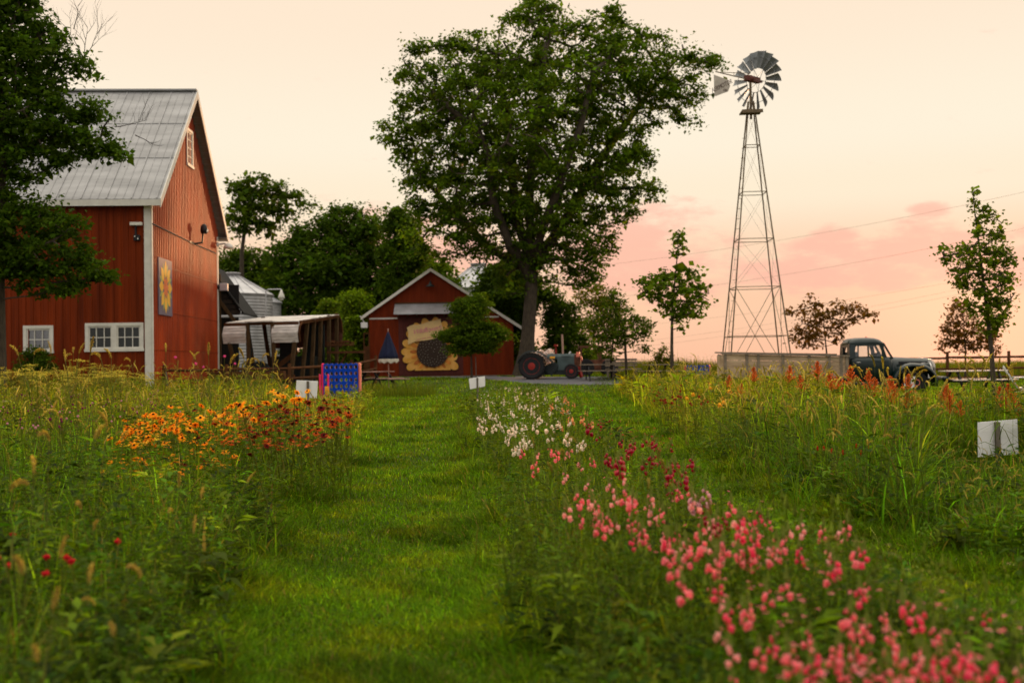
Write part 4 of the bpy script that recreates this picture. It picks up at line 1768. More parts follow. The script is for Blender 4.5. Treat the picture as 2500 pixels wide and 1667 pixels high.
mb = MB()
hr = [hood_ring(1.30, .66, 1.24, .55), hood_ring(1.6, .58, 1.24, .55), hood_ring(2.2, .45, 1.20, .55), hood_ring(2.65, .36, 1.16, .55), hood_ring(2.83, .30, 1.12, .52), hood_ring(2.92, .22, .98, .48), hood_ring(2.94, .12, .70, .46)]
mb.loft(hr, True)
mb.build('hood', MT['truck'], truck, smooth=True)
mb = MB()   # grille bars round the nose
for k in range(14):
    z = .52 + k * .042
    for s in (-1, 1):
        mb.tube([(2.62, s * .375, z), (2.80, s * (.32 - k * .004), z), (2.93 - k * .003, s * (.17), z), (2.96 - k * .004, 0, z)], .009, 5)
mb.tube([(2.97, 0, .48), (2.96, 0, .95), (2.88, 0, 1.13), (2.4, 0, 1.21)], .014, 6)
mb.build('grille', MT['chrome'], truck)
mb = MB()   # dark hood side louvre and badge strip
for s in (-1, 1):
    mb.bar((1.62, s * .592, 1.03), (2.62, s * .388, 1.01), .015, .10)
mb.build('louvre', MT['rubber'], truck)
mb = MB()
mb.box((2.45, -.45, 1.01), (.14, .03, .05), rz=.2)
mb.build('badge', MT['chrome'], truck)
# fenders: swept arches
for s in (-1, 1):
    for (xc_, zc, rr_, a0, a1, w0) in ((2.15, .40, .50, -15, 195, .26), (-2.2, .40, .50, 0, 180, .22)):
        rings = []
        for k in range(15):
            a = R(a0 + (a1 - a0) * k / 14)
            rad_ = rr_ + (.12 * max(0, -math.cos(a)) if xc_ > 0 else 0) + .02
            cx, cz = xc_ + rad_ * math.cos(a) * 1.12, zc + rad_ * math.sin(a)
            ux, uz = math.cos(a), math.sin(a)
            ring = []
            for j in range(9):
                t = math.pi * j / 8
                yy = math.cos(t) * w0
                hh = math.sin(t) * .11
                ring.append(Vector((cx + ux * hh, s * (.66 + .0) + yy, cz + uz * hh)))
            for j in range(8, -1, -1):
                t = math.pi * j / 8
                ring.append(Vector((cx + ux * (math.sin(t) * .11 - .03), s * .66 + math.cos(t) * w0 * .96, cz + uz * (math.sin(t) * .11 - .03))))
            rings.append(ring)
        mb = MB()
        mb.loft(rings, True)
        if xc_ > 0:
            mb.bar((1.3, s * .78, .36), (.1, s * .78, .34), .3, .04)
        mb.build('fender', MT['truck'], truck, smooth=True)
    # headlamps in teardrop pods beside the nose
    mb = MB()
    mb.lathe([(.01, -.30), (.07, -.24), (.115, -.10), (.135, .02), (.13, .05)], (2.60, s * .47, .90), 18, 'X')
    hp = mb.build('headlamp', MT['truck'], truck, smooth=True)
    MB().lathe([(.128, .05), (.12, .075), (.07, .10), (.01, .108)], (2.60, s * .47, .90), 18, 'X').build('lens', MT['lens'], hp, smooth=True)
    MB().lathe([(.14, .035), (.142, .05), (.13, .06)], (2.60, s * .47, .90), 18, 'X').build('lamp_ring', MT['chrome'], hp, smooth=True)
MB().tube([(3.0, -.80, .50), (3.16, -.6, .5), (3.2, 0, .5), (3.16, .6, .5), (3.0, .80, .50)], .07, 8).build('bumper', MT['truck'], truck, smooth=True)
for x in (2.15, -2.2):
    for s in (-1, 1):
        y = s * .66
        mb = MB()
        mb.lathe([(.20, -.085), (.34, -.095), (.375, -.06), (.38, 0), (.375, .06), (.34, .095), (.20, .085)], (x, y, .38), 28, 'Y')
        wl = mb.build('wheel', MT['rubber'], truck, smooth=True)
        MB().lathe([(.04, -.07), (.10, -.09), (.17, -.06), (.21, -.08), (.215, -.05), (.215, .05), (.21, .08), (.04, .07)], (x, y, .38), 24, 'Y').build('rim', MT['salmon'] if x > 0 else MT['truck'], wl, smooth=True)
# roof marker lamps and mirror
mb = MB()
mb.sphere((.68, -.2, 1.90), .035, 6)
mb.sphere((.85, .3, 1.88), .035, 6)
mb.build('marker_lamp', MT['salmon'], truck, smooth=True)
mb = MB()
mb.tube([(1.38, .74, 1.25), (1.48, .86, 1.36)], .012, 5)
mb.sphere((1.49, .88, 1.38), .07, 7, (.4, 1, 1))
mb.build('mirror', MT['rust'], truck, smooth=True)
# chassis
mb = MB()
for s in (-1, 1):
    mb.bar((-4.1, s * .4, .50), (2.9, s * .4, .46), .08, .12)
mb.bar((-2.2, -.66, .38), (-2.2, .66, .38), .08)
mb.bar((2.15, -.66, .36), (2.15, .66, .36), .07)
mb.build('chassis', MT['tractor_dark'], truck)
# wooden bed
bl = 4.12
zb0, zb1, zf1 = .62, 1.42, 1.27
mb = MB()
mb.b2((-bl, -.95, zb0 - .06), (-.12, .95, zb0))
mb.build('bed_floor', MT['wood_frame'], truck)
for s in (-1, 1):
    mb = MB()
    npl = 4
    for k in range(npl):
        za, zb_ = zb0 + (zb1 - zb0) * k / npl, zb0 + (zb1 - zb0) * (k + 1) / npl - .012
        fa_, fb_ = zb0 + (zf1 - zb0) * k / npl, zb0 + (zf1 - zb0) * (k + 1) / npl - .012
        mb.loft([[Vector(p) for p in ((-bl, s * .95 - .012, za), (-bl, s * .95 + .012, za), (-bl, s * .95 + .012, zb_), (-bl, s * .95 - .012, zb_))],
                 [Vector(p) for p in ((-.1, s * .95 - .012, fa_), (-.1, s * .95 + .012, fa_), (-.1, s * .95 + .012, fb_), (-.1, s * .95 - .012, fb_))]], True)
    mb.build('bed_side', MT['wood_bed'], truck)
    mb = MB()
    mb.bar((-bl - .1, s * .97, zb1 + .02 + (.04 if s > 0 else 0)), (-.05, s * .97, zf1 + .02 + (.06 if s > 0 else 0)), .14, .05)
    mb.build('top_rail', MT['wood_frame'], truck)
    for k, x in enumerate((-bl + .04, -bl + .38, -bl + .75, -3.0, -2.2, -1.35, -.70, -.32, -.14)[:: 1]):
        if k in (1,):
            continue
        MB().b2((x - .045, s * .95 - .055, zb0 - .1), (x + .045, s * .95 - .013 if s < 0 else s * .95 + .055, zb1 + (zf1 - zb1) * (x + bl) / bl)).build('stake', MT['wood_frame'], truck)
MB().b2((-bl - .03, -.95, zb0), (-bl - .005, .95, zb1 - .05)).build('tailboard', MT['wood_bed'], truck)
MB().b2((-.10, -.95, zb0), (-.07, .95, zf1)).build('headboard', MT['wood_bed'], truck)

# ------------------------------------------------------------ old tractor
RY = 52.0
t_ = pix(1300, 900, RY)
tr = empty('old_tractor', (t_.x, RY, G(t_.x, RY)), R(-6), 'grey green vintage tractor with red wheel centres, parked in front of the big tree', 'tractor')


def tx(px):
    return pix(px, 900, RY).x - t_.x


def tz(py, px=1340):
    return pix(px, py, RY - .5).z - tr.location.z


xa, xb = tx(1338), tx(1411)
mb = MB()
zt_, zb_ = tz(864), tz(904)
mb.loft([[Vector((x, y, z)) for (y, z) in ((-.24, zb_), (-.26, zt_ - .14), (-.20, zt_ - .03), (-.08, zt_), (.08, zt_), (.20, zt_ - .03), (.26, zt_ - .14), (.24, zb_))] for x in (tx(1362), (xa + xb) / 2, tx(1405))], True)
mb.build('engine_hood', MT['tractor'], tr)
mb = MB()
mb.loft([[Vector((x, y, z)) for (y, z) in ((-.20, zt_ - .26), (-.24, zt_ - .14), (-.18, zt_ - .03), (-.08, zt_), (.08, zt_), (.18, zt_ - .03), (.24, zt_ - .14), (.20, zt_ - .26))] for x in (tx(1337), tx(1361))], True)
mb.build('fuel_tank', MT['tractor'], tr)
MB().b2((tx(1344), -.262, tz(875)), (tx(1356), -.245, tz(870))).build('name_plate', MT['yellow'], tr)
MB().b2((tx(1372), -.268, tz(871.5)), (tx(1394), -.255, tz(870))).build('side_vent', MT['tractor_dark'], tr)
mb = MB()
mb.b2((tx(1403), -.30, tz(906)), (tx(1418), .30, tz(866)))
mb.build('radiator', MT['rust'], tr, bevel=.02)
mb = MB()
mb.b2((tx(1408), -.31, tz(872)), (tx(1416), -.1, tz(860)))
mb.sphere((tx(1420.5), -.3, tz(877)), .09, 7, (.6, .7, 1.4))
mb.build('lamp_cowl', MT['salmon'], tr)
mb = MB()
mb.bar((tx(1415), -.2, tz(905)), (tx(1420), -.3, tz(922)), .12, .14)
mb.b2((tx(1412), -.34, tz(905)), (tx(1417), .3, tz(896)))
mb.build('front_axle', MT['wheel_red'], tr)
mb = MB()
mb.b2((tx(1315), -.22, tz(915)), (tx(1410), .22, tz(901)))
mb.b2((tx(1295), -.4, tz(914)), (tx(1330), .4, tz(890)))
mb.bar((tx(1332), -.3, tz(895)), (tx(1352), -.3, tz(912)), .14, .3)
mb.lathe([(.02, -.03), (.22, -.03), (.24, 0), (.22, .03)], (tx(1352), -.28, tz(896)), 16, 'Y')
mb.build('transmission', MT['tractor_dark'], tr)
MB().tube([(tx(1358), -.05, tz(864)), (tx(1358), -.05, tz(846))], .035, 8).build('intake_pipe', MT['wheel_red'], tr)
MB().lathe([(.05, 0), (.10, .03), (.10, .10), (.04, .12)], (tx(1358), -.05, tz(847)), 12).build('intake_cap', MT['wheel_red'], tr)
MB().tube([(tx(1375), -.05, tz(864)), (tx(1374), -.05, tz(816))], .05, 10).build('exhaust_pipe', MT['table_pale'], tr)
MB().tube([(tx(1390), 0, tz(864)), (tx(1394), 0, tz(859))], .04, 8).build('radiator_cap', MT['white'], tr)
mb = MB()
mb.tube([(tx(1330), 0, tz(900)), (tx(1326), 0, tz(872))], .02, 6)
mb.lathe([(.19, -.01), (.2, 0), (.19, .01)], (0, 0, 0), 18, 'X')
mb.v = [(x + (tx(1326) if i >= 12 else 0), y, z + (tz(870) if i >= 12 else 0)) for i, (x, y, z) in enumerate(mb.v)]
mb.build('steering_wheel', MT['rubber'], tr)
MB().b2((tx(1300), -.2, tz(874)), (tx(1312), .2, tz(871))).build('seat', MT['tractor_dark'], tr, bevel=.03)
for s in (-1, 1):
    for (wx, rad_, cy, w_, cut) in ((1301, .63, .62, .16, 1), (1396, .36, .55, .08, 0)):
        x = tx(wx)
        mb = MB()
        pr = [(rad_ * .62, -w_ * .8), (rad_ * .9, -w_), (rad_, -w_ * .7), (rad_, w_ * .7), (rad_ * .9, w_), (rad_ * .62, w_ * .8)]
        mb.lathe(pr, (x, s * cy, rad_), 32, 'Y')
        if cut:
            for k in range(26):
                a = 2 * math.pi * k / 26
                mb.box((x + math.cos(a) * rad_, s * cy, rad_ + math.sin(a) * rad_), (.05, w_ * 1.8, .06), ry=-a)
        wl = mb.build('wheel', MT['rubber'], tr)
        mb = MB()
        mb.lathe([(rad_ * .52, -w_ * .72), (rad_ * .63, -w_ * .82), (rad_ * .63, w_ * .82), (rad_ * .52, w_ * .72)], (x, s * cy, rad_), 28, 'Y')
        mb.lathe([(.02, -w_ * .9), (rad_ * .28, -w_ * .8), (rad_ * .28, w_ * .8), (.02, w_ * .9)], (x, s * cy, rad_), 20, 'Y')
        for k in range(8 if cut else 6):
            a = 2 * math.pi * k / (8 if cut else 6)
            mb.bar((x + math.cos(a) * rad_ * .2, s * cy, rad_ + math.sin(a) * rad_ * .2), (x + math.cos(a) * rad_ * .56, s * cy, rad_ + math.sin(a) * rad_ * .56), .09 if cut else .06, .05, up=(0, 1, 0))
        mb.build('wheel_centre', MT['wheel_red'], wl)
    rings = []
    for k in range(13):
        a = R(10 + 160 * k / 12)
        r_ = .74
        rings.append([Vector((tx(1303) + r_ * math.cos(a) + (.25 if k < 3 else 0) * (3 - k) / 3, s * .62 + yy, .63 + r_ * math.sin(a) * (1 if k > 2 else 1))) + Vector((math.cos(a), 0, math.sin(a))) * dd for yy, dd in ((-.22, -.03), (-.2, .02), (.2, .02), (.22, -.03))])
    MB().loft(rings, True).build('fender', MT['tractor_dark'], tr)

# pale bits behind the tractor seat
# ------------------------------------------------------------ rusty wagon truck behind the tractor
wy = 56.0
w0 = pix(1412, 900, wy)
wg_ = empty('rusty_truck', (w0.x, wy, G(w0.x, wy)), 0, 'rusty brown antique truck with an open cab, mostly hidden behind the tractor and small tree', 'truck')
Wx = lambda px: pix(px, 900, wy).x - w0.x
Wz = lambda py: pix(1450, py, wy).z - G(w0.x, wy)
mb = MB()
mb.b2((Wx(1416), -.7, Wz(905)), (Wx(1494), .7, Wz(878)))
mb.build('body', MT['rust'], wg_, bevel=.05)
mb = MB()
mb.b2((Wx(1414), -.75, Wz(849)), (Wx(1468), .75, Wz(844)))
for px_ in (1417, 1464):
    for y in (-.68, .68):
        mb.b2((Wx(px_) - .05, y - .05, Wz(880)), (Wx(px_) + .05, y + .05, Wz(848)))
mb.build('cab_roof', MT['rust'], wg_)
for px_ in (1428, 1486):
    for y in (-.7, .7):
        wl = MB().lathe([(.30, -.05), (.42, -.06), (.45, 0), (.42, .06), (.30, .05)], (Wx(px_), y, .45), 24, 'Y').build('wheel', MT['rubber'], wg_)
        mb = MB()
        for k in range(6):
            a = math.pi * k / 6
            mb.bar((Wx(px_) - .32 * math.cos(a), y, .45 - .32 * math.sin(a)), (Wx(px_) + .32 * math.cos(a), y, .45 + .32 * math.sin(a)), .04)
        mb.build('spokes', MT['rust'], wl)
# ------------------------------------------------------------ trees grown by space colonisation inside a crown volume


def grow(att, trunk, step, kill, infl, iters=90, limbs=()):
    nodes = [np.array(p, float) for p in trunk]
    par = [-1] + list(range(len(trunk) - 1))
    for lb in limbs:
        last = int(np.argmin([np.linalg.norm(q - lb[0]) for q in nodes[:len(trunk)]]))
        for a, b in zip(lb[:-1], lb[1:]):
            nn = max(1, int(np.linalg.norm(b - a) / step))
            for k in range(1, nn + 1):
                nodes.append(a + (b - a) * k / nn)
                par.append(last)
                last = len(nodes) - 1
    A = att.copy()
    alive = np.ones(len(A), bool)
    ndist = np.full(len(A), 1e9)
    nidx = np.zeros(len(A), int)
    NA = np.array(nodes)
    for i in range(len(A)):
        d = np.linalg.norm(NA - A[i], axis=1)
        nidx[i] = d.argmin()
        ndist[i] = d.min()
    spawned = {}
    for it in range(iters):
        act = alive & (ndist < infl)
        if not act.any():
            act = alive & (ndist <= ndist[alive].min() + 1e-6) if alive.any() else act
            if not act.any():
                break
        NA = np.array(nodes)
        new = []
        for k in np.unique(nidx[act]):
            sel = act & (nidx == k)
            spawned[k] = spawned.get(k, 0) + 1
            if spawned[k] > 1:
                c = np.flatnonzero(sel)
                c = c[rng.integers(len(c))]
                d = unit(A[c] - NA[k])
            else:
                d = unit(A[sel] - NA[k]).sum(0)
            nrm = np.linalg.norm(d)
            if nrm < 1e-4:
                continue
            d = d / nrm + np.array([0, 0, .10]) + rng.normal(0, .14, 3)
            p = NA[k] + d / np.linalg.norm(d) * step
            new.append((k, p))
        if not new:
            break
        base = len(nodes)
        P = np.array([p for _, p in new])
        nodes += [p for _, p in new]
        par += [k for k, _ in new]
        D = np.linalg.norm(A[:, None] - P[None], axis=2)
        m = D.min(1)
        j = D.argmin(1)
        up = m < ndist
        ndist[up] = m[up]
        nidx[up] = base + j[up]
        alive &= ndist > kill
        if len(nodes) > 6000:
            break
    return np.array(nodes), np.array(par), nidx


def branchmesh(nodes, par, rtrunk, rmin, root_len, name, m, parent, off, pw=2.3, sides=6, flare=1.5, taper=.82):
    n = len(nodes)
    acc = np.zeros(n)
    kids = np.zeros(n, int)
    for i in range(n - 1, 0, -1):
        if kids[i] == 0:
            acc[i] = 1
        acc[par[i]] += acc[i]
        kids[par[i]] += 1
    acc[0] = max(acc[0], 1)
    r = rmin * acc ** (1 / pw)
    r = np.minimum(r, rtrunk)
    k = rtrunk / max(r[min(root_len - 1, n - 1)], 1e-6)
    r[:root_len] = rtrunk * np.linspace(1.0, taper, root_len)
    r[0] *= flare
    if root_len > 2:
        r[1] *= 1 + (flare - 1) * .25
    lim = r[root_len - 1] if taper > .6 else rtrunk * .5
    f = (r[root_len:] / max(r[root_len:].max(), 1e-6)) if n > root_len else r[root_len:]
    r[root_len:] = np.maximum(rmin, f * lim * .85)
    E = np.arange(1, n)
    a, b = nodes[par[E]], nodes[E]
    ra, rb = np.minimum(r[par[E]], r[E] * 1.5), r[E]
    ra = np.where(E < root_len, r[par[E]], ra)
    d = unit(b - a)
    ref = np.where(np.abs(d[:, 2:]) > .9, np.array([[1., 0, 0]]), np.array([[0, 0, 1.]]))
    u = unit(np.cross(d, ref))
    v = np.cross(u, d)
    b = b + d * (rb * .4)[:, None]
    vs = []
    for (c, rad) in ((a, ra), (b, rb)):
        for q in range(sides):
            t = 2 * np.pi * q / sides
            vs.append(c + (u * np.cos(t) + v * np.sin(t)) * rad[:, None])
    V = np.stack(vs, 1).reshape(-1, 3) - off
    bs = np.arange(len(E))[:, None] * 2 * sides
    F = [bs + np.array([[q, (q + 1) % sides, sides + (q + 1) % sides, sides + q]]) for q in range(sides)]
    return npmesh(name, V, [np.concatenate(F)], m, None, parent, smooth=True)


LG = (.034, .060, .004)


def tree(name, label, trunk_px, poly, Y, natt, nleaf, lsz, group=None, depth=1.0, maxd=5.0, r_tr=.3, clr=LG, cl=.5, step=.5, seed=1, cat='tree', bare=0, droop=0.0,
         mleaf='leaf_tree', bark='bark', flat=.6, kill=None, vcol=.22, rmin=.012, z0=None, lw=.62, edge=.3, flare=1.5, taper=.82, limbs=()):
    global rng
    rng = np.random.default_rng(seed)
    g = rng
    T = [np.array(pix(px, py, Y)) for px, py in trunk_px]
    z0 = G(T[0][0], T[0][1]) - .05 if z0 is None else z0
    T[0][2] = z0
    # resample trunk
    tp = []
    for a, b in zip(T[:-1], T[1:]):
        nn = max(1, int(np.linalg.norm(b - a) / step))
        tp += [a + (b - a) * k / nn for k in range(nn)]
    tp.append(T[-1])
    pw = np.array([[pix(x, y, Y).x, pix(x, y, Y).z] for x, y in poly])
    lo, hi = pw.min(0), pw.max(0)
    pts = []
    while len(pts) < natt:
        q = g.uniform(lo, hi, (natt * 3, 2))
        q = q[pip(q[:, 0], q[:, 1], pw)]
        d = pdist(q[:, 0], q[:, 1], pw)
        half = np.minimum(d * depth + .25, maxd)
        keep = (d > min(cl * .32, .3)) & (g.uniform(0, 1, len(q)) < np.clip(half / maxd + edge, .15, 1))   # even out density
        q, half = q[keep], half[keep]
        yy = Y + half * g.uniform(-1, 1, len(q))
        pts += [np.array([x, y, z]) for (x, z), y in zip(q, yy)]
    A = np.array(pts[:natt])
    # perspective: points off the plane keep their place in the crown outline only roughly, which is fine
    nodes, par, nidx = grow(A, tp, step, kill or step * 1.1, max(np.linalg.norm(hi - lo), 1) * .5,
                            limbs=[[np.array(pix(px, py, Y + dy)) for px, py, dy in lb] for lb in limbs])
    off = tp[0]
    e = empty(name, off, 0, label, cat, group)
    branchmesh(nodes, par, r_tr, rmin, len(tp), 'trunk', MT[bark], e, off, flare=flare, taper=taper)
    # leaves: sprays round every attractor, spread along the twig that reaches it
    acc = NP()
    B = A[np.arange(len(A)) % max(1, len(A))]
    if bare:
        B = B[bare:]
    nd = nodes[nidx[len(A) - len(B):]]
    cnt = nleaf
    K = len(B)
    t = g.uniform(-.1, 1.0, (K, cnt, 1))
    base = nd[:, None] * (1 - t) + B[:, None] * t
    w8 = np.clip(g.lognormal(-.12, .42, (K, 1, 1)), .4, 1.8)
    sc = np.array([1, 1, flat])
    P = base + np.clip(g.normal(0, 1, (K, cnt, 3)), -1.7, 1.7) * cl * .5 * sc * w8
    P[..., 2] -= droop * np.abs(g.normal(0, 1, (K, cnt)))
    P = P.reshape(-1, 3)
    n = len(P)
    D = unit(g.normal(0, 1, (n, 3)) * [1, 1, .55] + [0, 0, -.25])
    U = unit(g.normal(0, .8, (n, 3)) + [0, 0, 1])
    ln = lsz * np.exp(g.normal(-.03, .36, n))
    tw = np.repeat(np.exp(g.normal(0, .25, K)), cnt)[:, None]
    col = jitcol(np.array(clr), n, g, vcol, .10) * tw
    leaves(acc, P - off, D, U, ln, ln * lw, np.clip(col, 0, 1))
    acc.build('crown', MT[mleaf], e)
    return e


# the big maple behind the tractor
maple = [(1256, 8), (1295, -25), (1374, 4), (1433, 31), (1470, 20), (1493, -5), (1540, 0), (1568, 51), (1611, 71), (1659, 62), (1694, 99), (1735, 105), (1770, 119), (1780, 162), (1738, 192), (1720, 215), (1746, 253), (1700, 268),
         (1710, 316), (1651, 304), (1604, 316), (1585, 340), (1607, 375), (1600, 410), (1631, 455), (1623, 502), (1580, 500), (1575, 540), (1528, 573), (1517, 613), (1490, 640), (1480, 700), (1440, 735), (1400, 690), (1330, 690),
         (1250, 730), (1190, 710), (1165, 660), (1100, 650), (1050, 635), (985, 608), (970, 560), (990, 520), (965, 470), (985, 430), (960, 400), (925, 372), (908, 336), (912, 296), (960, 262), (955, 220), (938, 194), (972, 165),
         (971, 130), (995, 91), (1034, 87), (1060, 95), (1090, 71), (1133, 71), (1160, 70), (1169, 43), (1216, 36)]
tree('maple_tree', 'huge spreading maple towering over the shed and tractor', [(1282, 925), (1288, 830), (1296, 720), (1300, 640)], maple, 60, 2100, 54, .185, depth=.85, maxd=6.5,
     r_tr=.46, clr=(0.068, 0.117, .005), cl=.62, step=.7, seed=11, flat=.5, rmin=.022, vcol=.28, flare=1.9,
     limbs=[[(1298, 660, 0), (1245, 600, -1.0), (1205, 494, -1.5), (1195, 383, -2), (1168, 320, -2), (1090, 258, -2.5)], [(1300, 645, 0), (1262, 540, .8), (1250, 430, 1.2), (1235, 300, 1.5), (1225, 180, 1)],
            [(1300, 640, 0), (1292, 500, -.6), (1298, 375, -1), (1320, 230, -1.5), (1330, 120, -1.5)], [(1300, 645, 0), (1345, 590, 1), (1392, 520, 1.5), (1453, 407, 1.5), (1564, 253, 2), (1640, 160, 2)],
            [(1300, 645, 0), (1325, 560, -1.5), (1370, 440, -2.5), (1420, 300, -3), (1450, 170, -3)], [(1298, 665, 0), (1200, 610, 1.5), (1110, 520, 2), (1020, 420, 2)]])
# near tree at the left edge
lt_poly = [(-60, -160), (60, -120), (110, -40), (100, -10), (150, 5), (160, 22), (118, 42), (150, 70), (172, 90), (180, 118), (222, 135), (226, 175), (188, 200), (150, 215), (200, 224), (258, 235), (268, 262), (292, 282), (288, 300), (235, 285),
           (250, 310), (310, 345), (350, 390), (345, 402), (315, 418), (285, 405), (262, 385), (270, 432), (240, 418), (205, 388), (180, 410), (150, 445), (100, 440), (60, 470), (110, 485), (200, 512), (215, 556), (238, 596),
           (275, 650), (276, 694), (228, 690), (190, 720), (140, 742), (90, 735), (60, 705), (0, 690), (-160, 650), (-260, 420), (-220, 100)]
tree('shade_tree', 'large leafy tree at the left edge, its boughs hanging in front of the barn', [(-12, 930), (-10, 700), (-2, 480), (5, 330)], lt_poly, 31, 1250, 58, .125, depth=.7, maxd=3.0,
     r_tr=.33, clr=(0.051, 0.095, .005), cl=.38, step=.4, seed=5, taper=.4, flat=.5, rmin=.010, edge=.45)
# bare twigs poking out of its crown
g = random.Random(4)


def twig(mb, p, d, ln, r, lv):
    pts = [p]
    q = Vector(p)
    dd = Vector(d)
    for k in range(5):
        dd = (dd + Vector((g.uniform(-.18, .18), g.uniform(-.1, .1), g.uniform(-.1, .2)))).normalized()
        q = q + dd * ln / 5
        pts.append(Vector(q))
        if lv and k in (1, 2, 3, 4):
            s = g.choice((-1, 1))
            twig(mb, q, (dd + Vector((s * .7, g.uniform(-.3, .3), .25))).normalized(), ln * g.uniform(.45, .75), r * .55, lv - 1)
    mb.tube(pts, [r * (1 - k / 6.5) for k in range(6)], 4, False)


st = bpy.data.objects['shade_tree']
o = st.location
for (px, py, dx, dz, ln, lv) in ((205, 142, .75, .7, 1.0, 2), (205, 142, -.5, 1, 1.0, 2), (180, 72, .1, 1, .7, 1), (280, 310, .9, -.1, .9, 2), (330, 330, .8, -.5, .6, 1), (205, 142, .1, 1, .9, 2)):
    mb = MB()
    twig(mb, pix(px, py, 31) - o, (dx, 0, dz), ln, .016, lv)
    mb.build('bare_branch', MT['bark_dark'], st)
mb = MB()
mb.tube([pix(150, 146, 31) - o, pix(185, 144, 31) - o, pix(207, 142, 31) - o], [.05, .035, .02], 5)
mb.build('bare_branch', MT['bark_dark'], st)

BG = 'trees behind the sheds'
tree('background_tree', 'open topped tree with a thin leaning trunk, just right of the barn', [(592, 905), (590, 620), (600, 540), (625, 470)],
     [(548, 488), (545, 440), (560, 425), (598, 432), (620, 410), (650, 415), (662, 436), (700, 425), (695, 462), (715, 472), (740, 450), (755, 480), (800, 485), (792, 508), (740, 530), (690, 548), (668, 600), (640, 570), (600, 575), (560, 560), (535, 600), (540, 500)],
     80, 190, 24, .30, BG, depth=.5, maxd=3, r_tr=.26, clr=(0.058, 0.098, .005), cl=.75, step=.8, seed=21, taper=.4, flat=.5, rmin=.03)
tree('background_tree', 'broad dense dark tree in the middle of the background group', [(800, 905), (800, 760), (802, 640)],
     [(640, 620), (690, 575), (720, 540), (775, 525), (800, 492), (830, 505), (852, 495), (880, 490), (925, 530), (960, 590), (985, 700), (965, 800), (900, 880), (820, 880), (740, 860), (690, 800), (650, 740)],
     76, 620, 88, .25, BG, depth=.8, maxd=5, r_tr=.32, clr=(0.047, 0.088, .005), cl=1.0, step=.9, seed=22, rmin=.03)
tree('background_tree', 'dense dark tree between the barn and the grain bin cones', [(610, 905), (612, 760), (614, 700)],
     [(522, 640), (560, 600), (600, 590), (640, 610), (700, 640), (720, 720), (715, 860), (600, 880), (522, 860), (515, 700)], 84, 360, 80, .27, BG, depth=.8, maxd=5, r_tr=.3,
     clr=(0.051, 0.089, .005), cl=1.1, step=.9, seed=23, rmin=.03)
tree('background_tree', 'paler green tree standing right behind the small shed', [(1010, 905), (1012, 760)],
     [(925, 690), (940, 640), (985, 640), (1010, 628), (1062, 625), (1100, 640), (1125, 690), (1120, 800), (1050, 880), (960, 880), (930, 780)], 78, 380, 80, .25, BG, depth=.8, maxd=5, r_tr=.25,
     clr=(0.086, 0.141, .005), cl=1.0, step=.9, seed=24, rmin=.03)
tree('background_tree', 'tall dark tree between the broad one and the big maple', [(955, 905), (955, 760), (960, 640)],
     [(930, 540), (955, 505), (985, 495), (1015, 520), (1030, 580), (1050, 640), (1010, 700), (960, 740), (930, 700), (925, 600)], 72, 170, 75, .24, BG, depth=.7, maxd=3, r_tr=.22,
     clr=(0.053, 0.095, .005), cl=.85, step=.8, seed=25, rmin=.03)
tree('round_shrub', 'rounded light green shrub left of the small shed', [(865, 925), (865, 850)],
     [(828, 745), (838, 715), (856, 703), (882, 705), (905, 730), (915, 790), (912, 880), (870, 915), (830, 905), (820, 820)], 66, 300, 75, .15, depth=.8, maxd=2.0, r_tr=.1,
     clr=(0.114, 0.179, .005), cl=.5, step=.5, seed=26, cat='shrub')
tree('leafy_shrub', 'loose olive green shrub behind the tin roofed crib', [(800, 925), (800, 850)],
     [(770, 760), (785, 735), (805, 715), (820, 745), (828, 800), (850, 850), (860, 910), (800, 915), (775, 850)], 60, 190, 65, .14, depth=.8, maxd=1.8, r_tr=.08,
     clr=(0.086, 0.131, .005), cl=.45, step=.45, seed=27, cat='shrub')
tree('understorey_tree', 'dark dense tree filling the space left of the maple trunk', [(1215, 905), (1215, 780)],
     [(1160, 690), (1190, 640), (1250, 630), (1300, 650), (1330, 700), (1290, 800), (1275, 900), (1200, 900), (1185, 800), (1150, 750)], 66, 380, 85, .2, depth=.8, maxd=3, r_tr=.16,
     clr=(0.046, 0.083, .005), cl=.65, step=.6, seed=28)
tree('understorey_tree', 'bushy green tree right of the maple trunk, behind the tractor', [(1385, 905), (1385, 800)],
     [(1310, 700), (1345, 690), (1380, 720), (1412, 740), (1425, 790), (1445, 830), (1450, 890), (1370, 900), (1312, 890), (1330, 820), (1318, 760)], 66, 260, 48, .18, depth=.7, maxd=2.5, r_tr=.12,
     clr=(0.063, 0.106, .005), cl=.55, step=.5, seed=29)
tree('small_tree', 'small dark leaved tree on two thin stems beside the picnic tables', [(1531, 940), (1527, 860), (1525, 800)],
     [(1415, 800), (1430, 770), (1455, 765), (1462, 725), (1490, 700), (1520, 722), (1545, 745), (1585, 770), (1600, 800), (1588, 835), (1592, 862), (1575, 866), (1550, 848), (1520, 860), (1500, 885), (1470, 872), (1440, 880), (1425, 850), (1445, 830)],
     50.5, 360, 12, .13, depth=.7, maxd=2.2, r_tr=.075, clr=(0.058, 0.098, .005), cl=.34, step=.3, seed=30)
s2 = bpy.data.objects['small_tree']
mb = MB()
mb.tube([pix(1494, 940, 51) - s2.location, pix(1492, 880, 51) - s2.location, pix(1497, 820, 51) - s2.location, pix(1510, 770, 51) - s2.location], [.07, .055, .04, .02], 7)
mb.build('second_stem', MT['bark_dark'], s2)
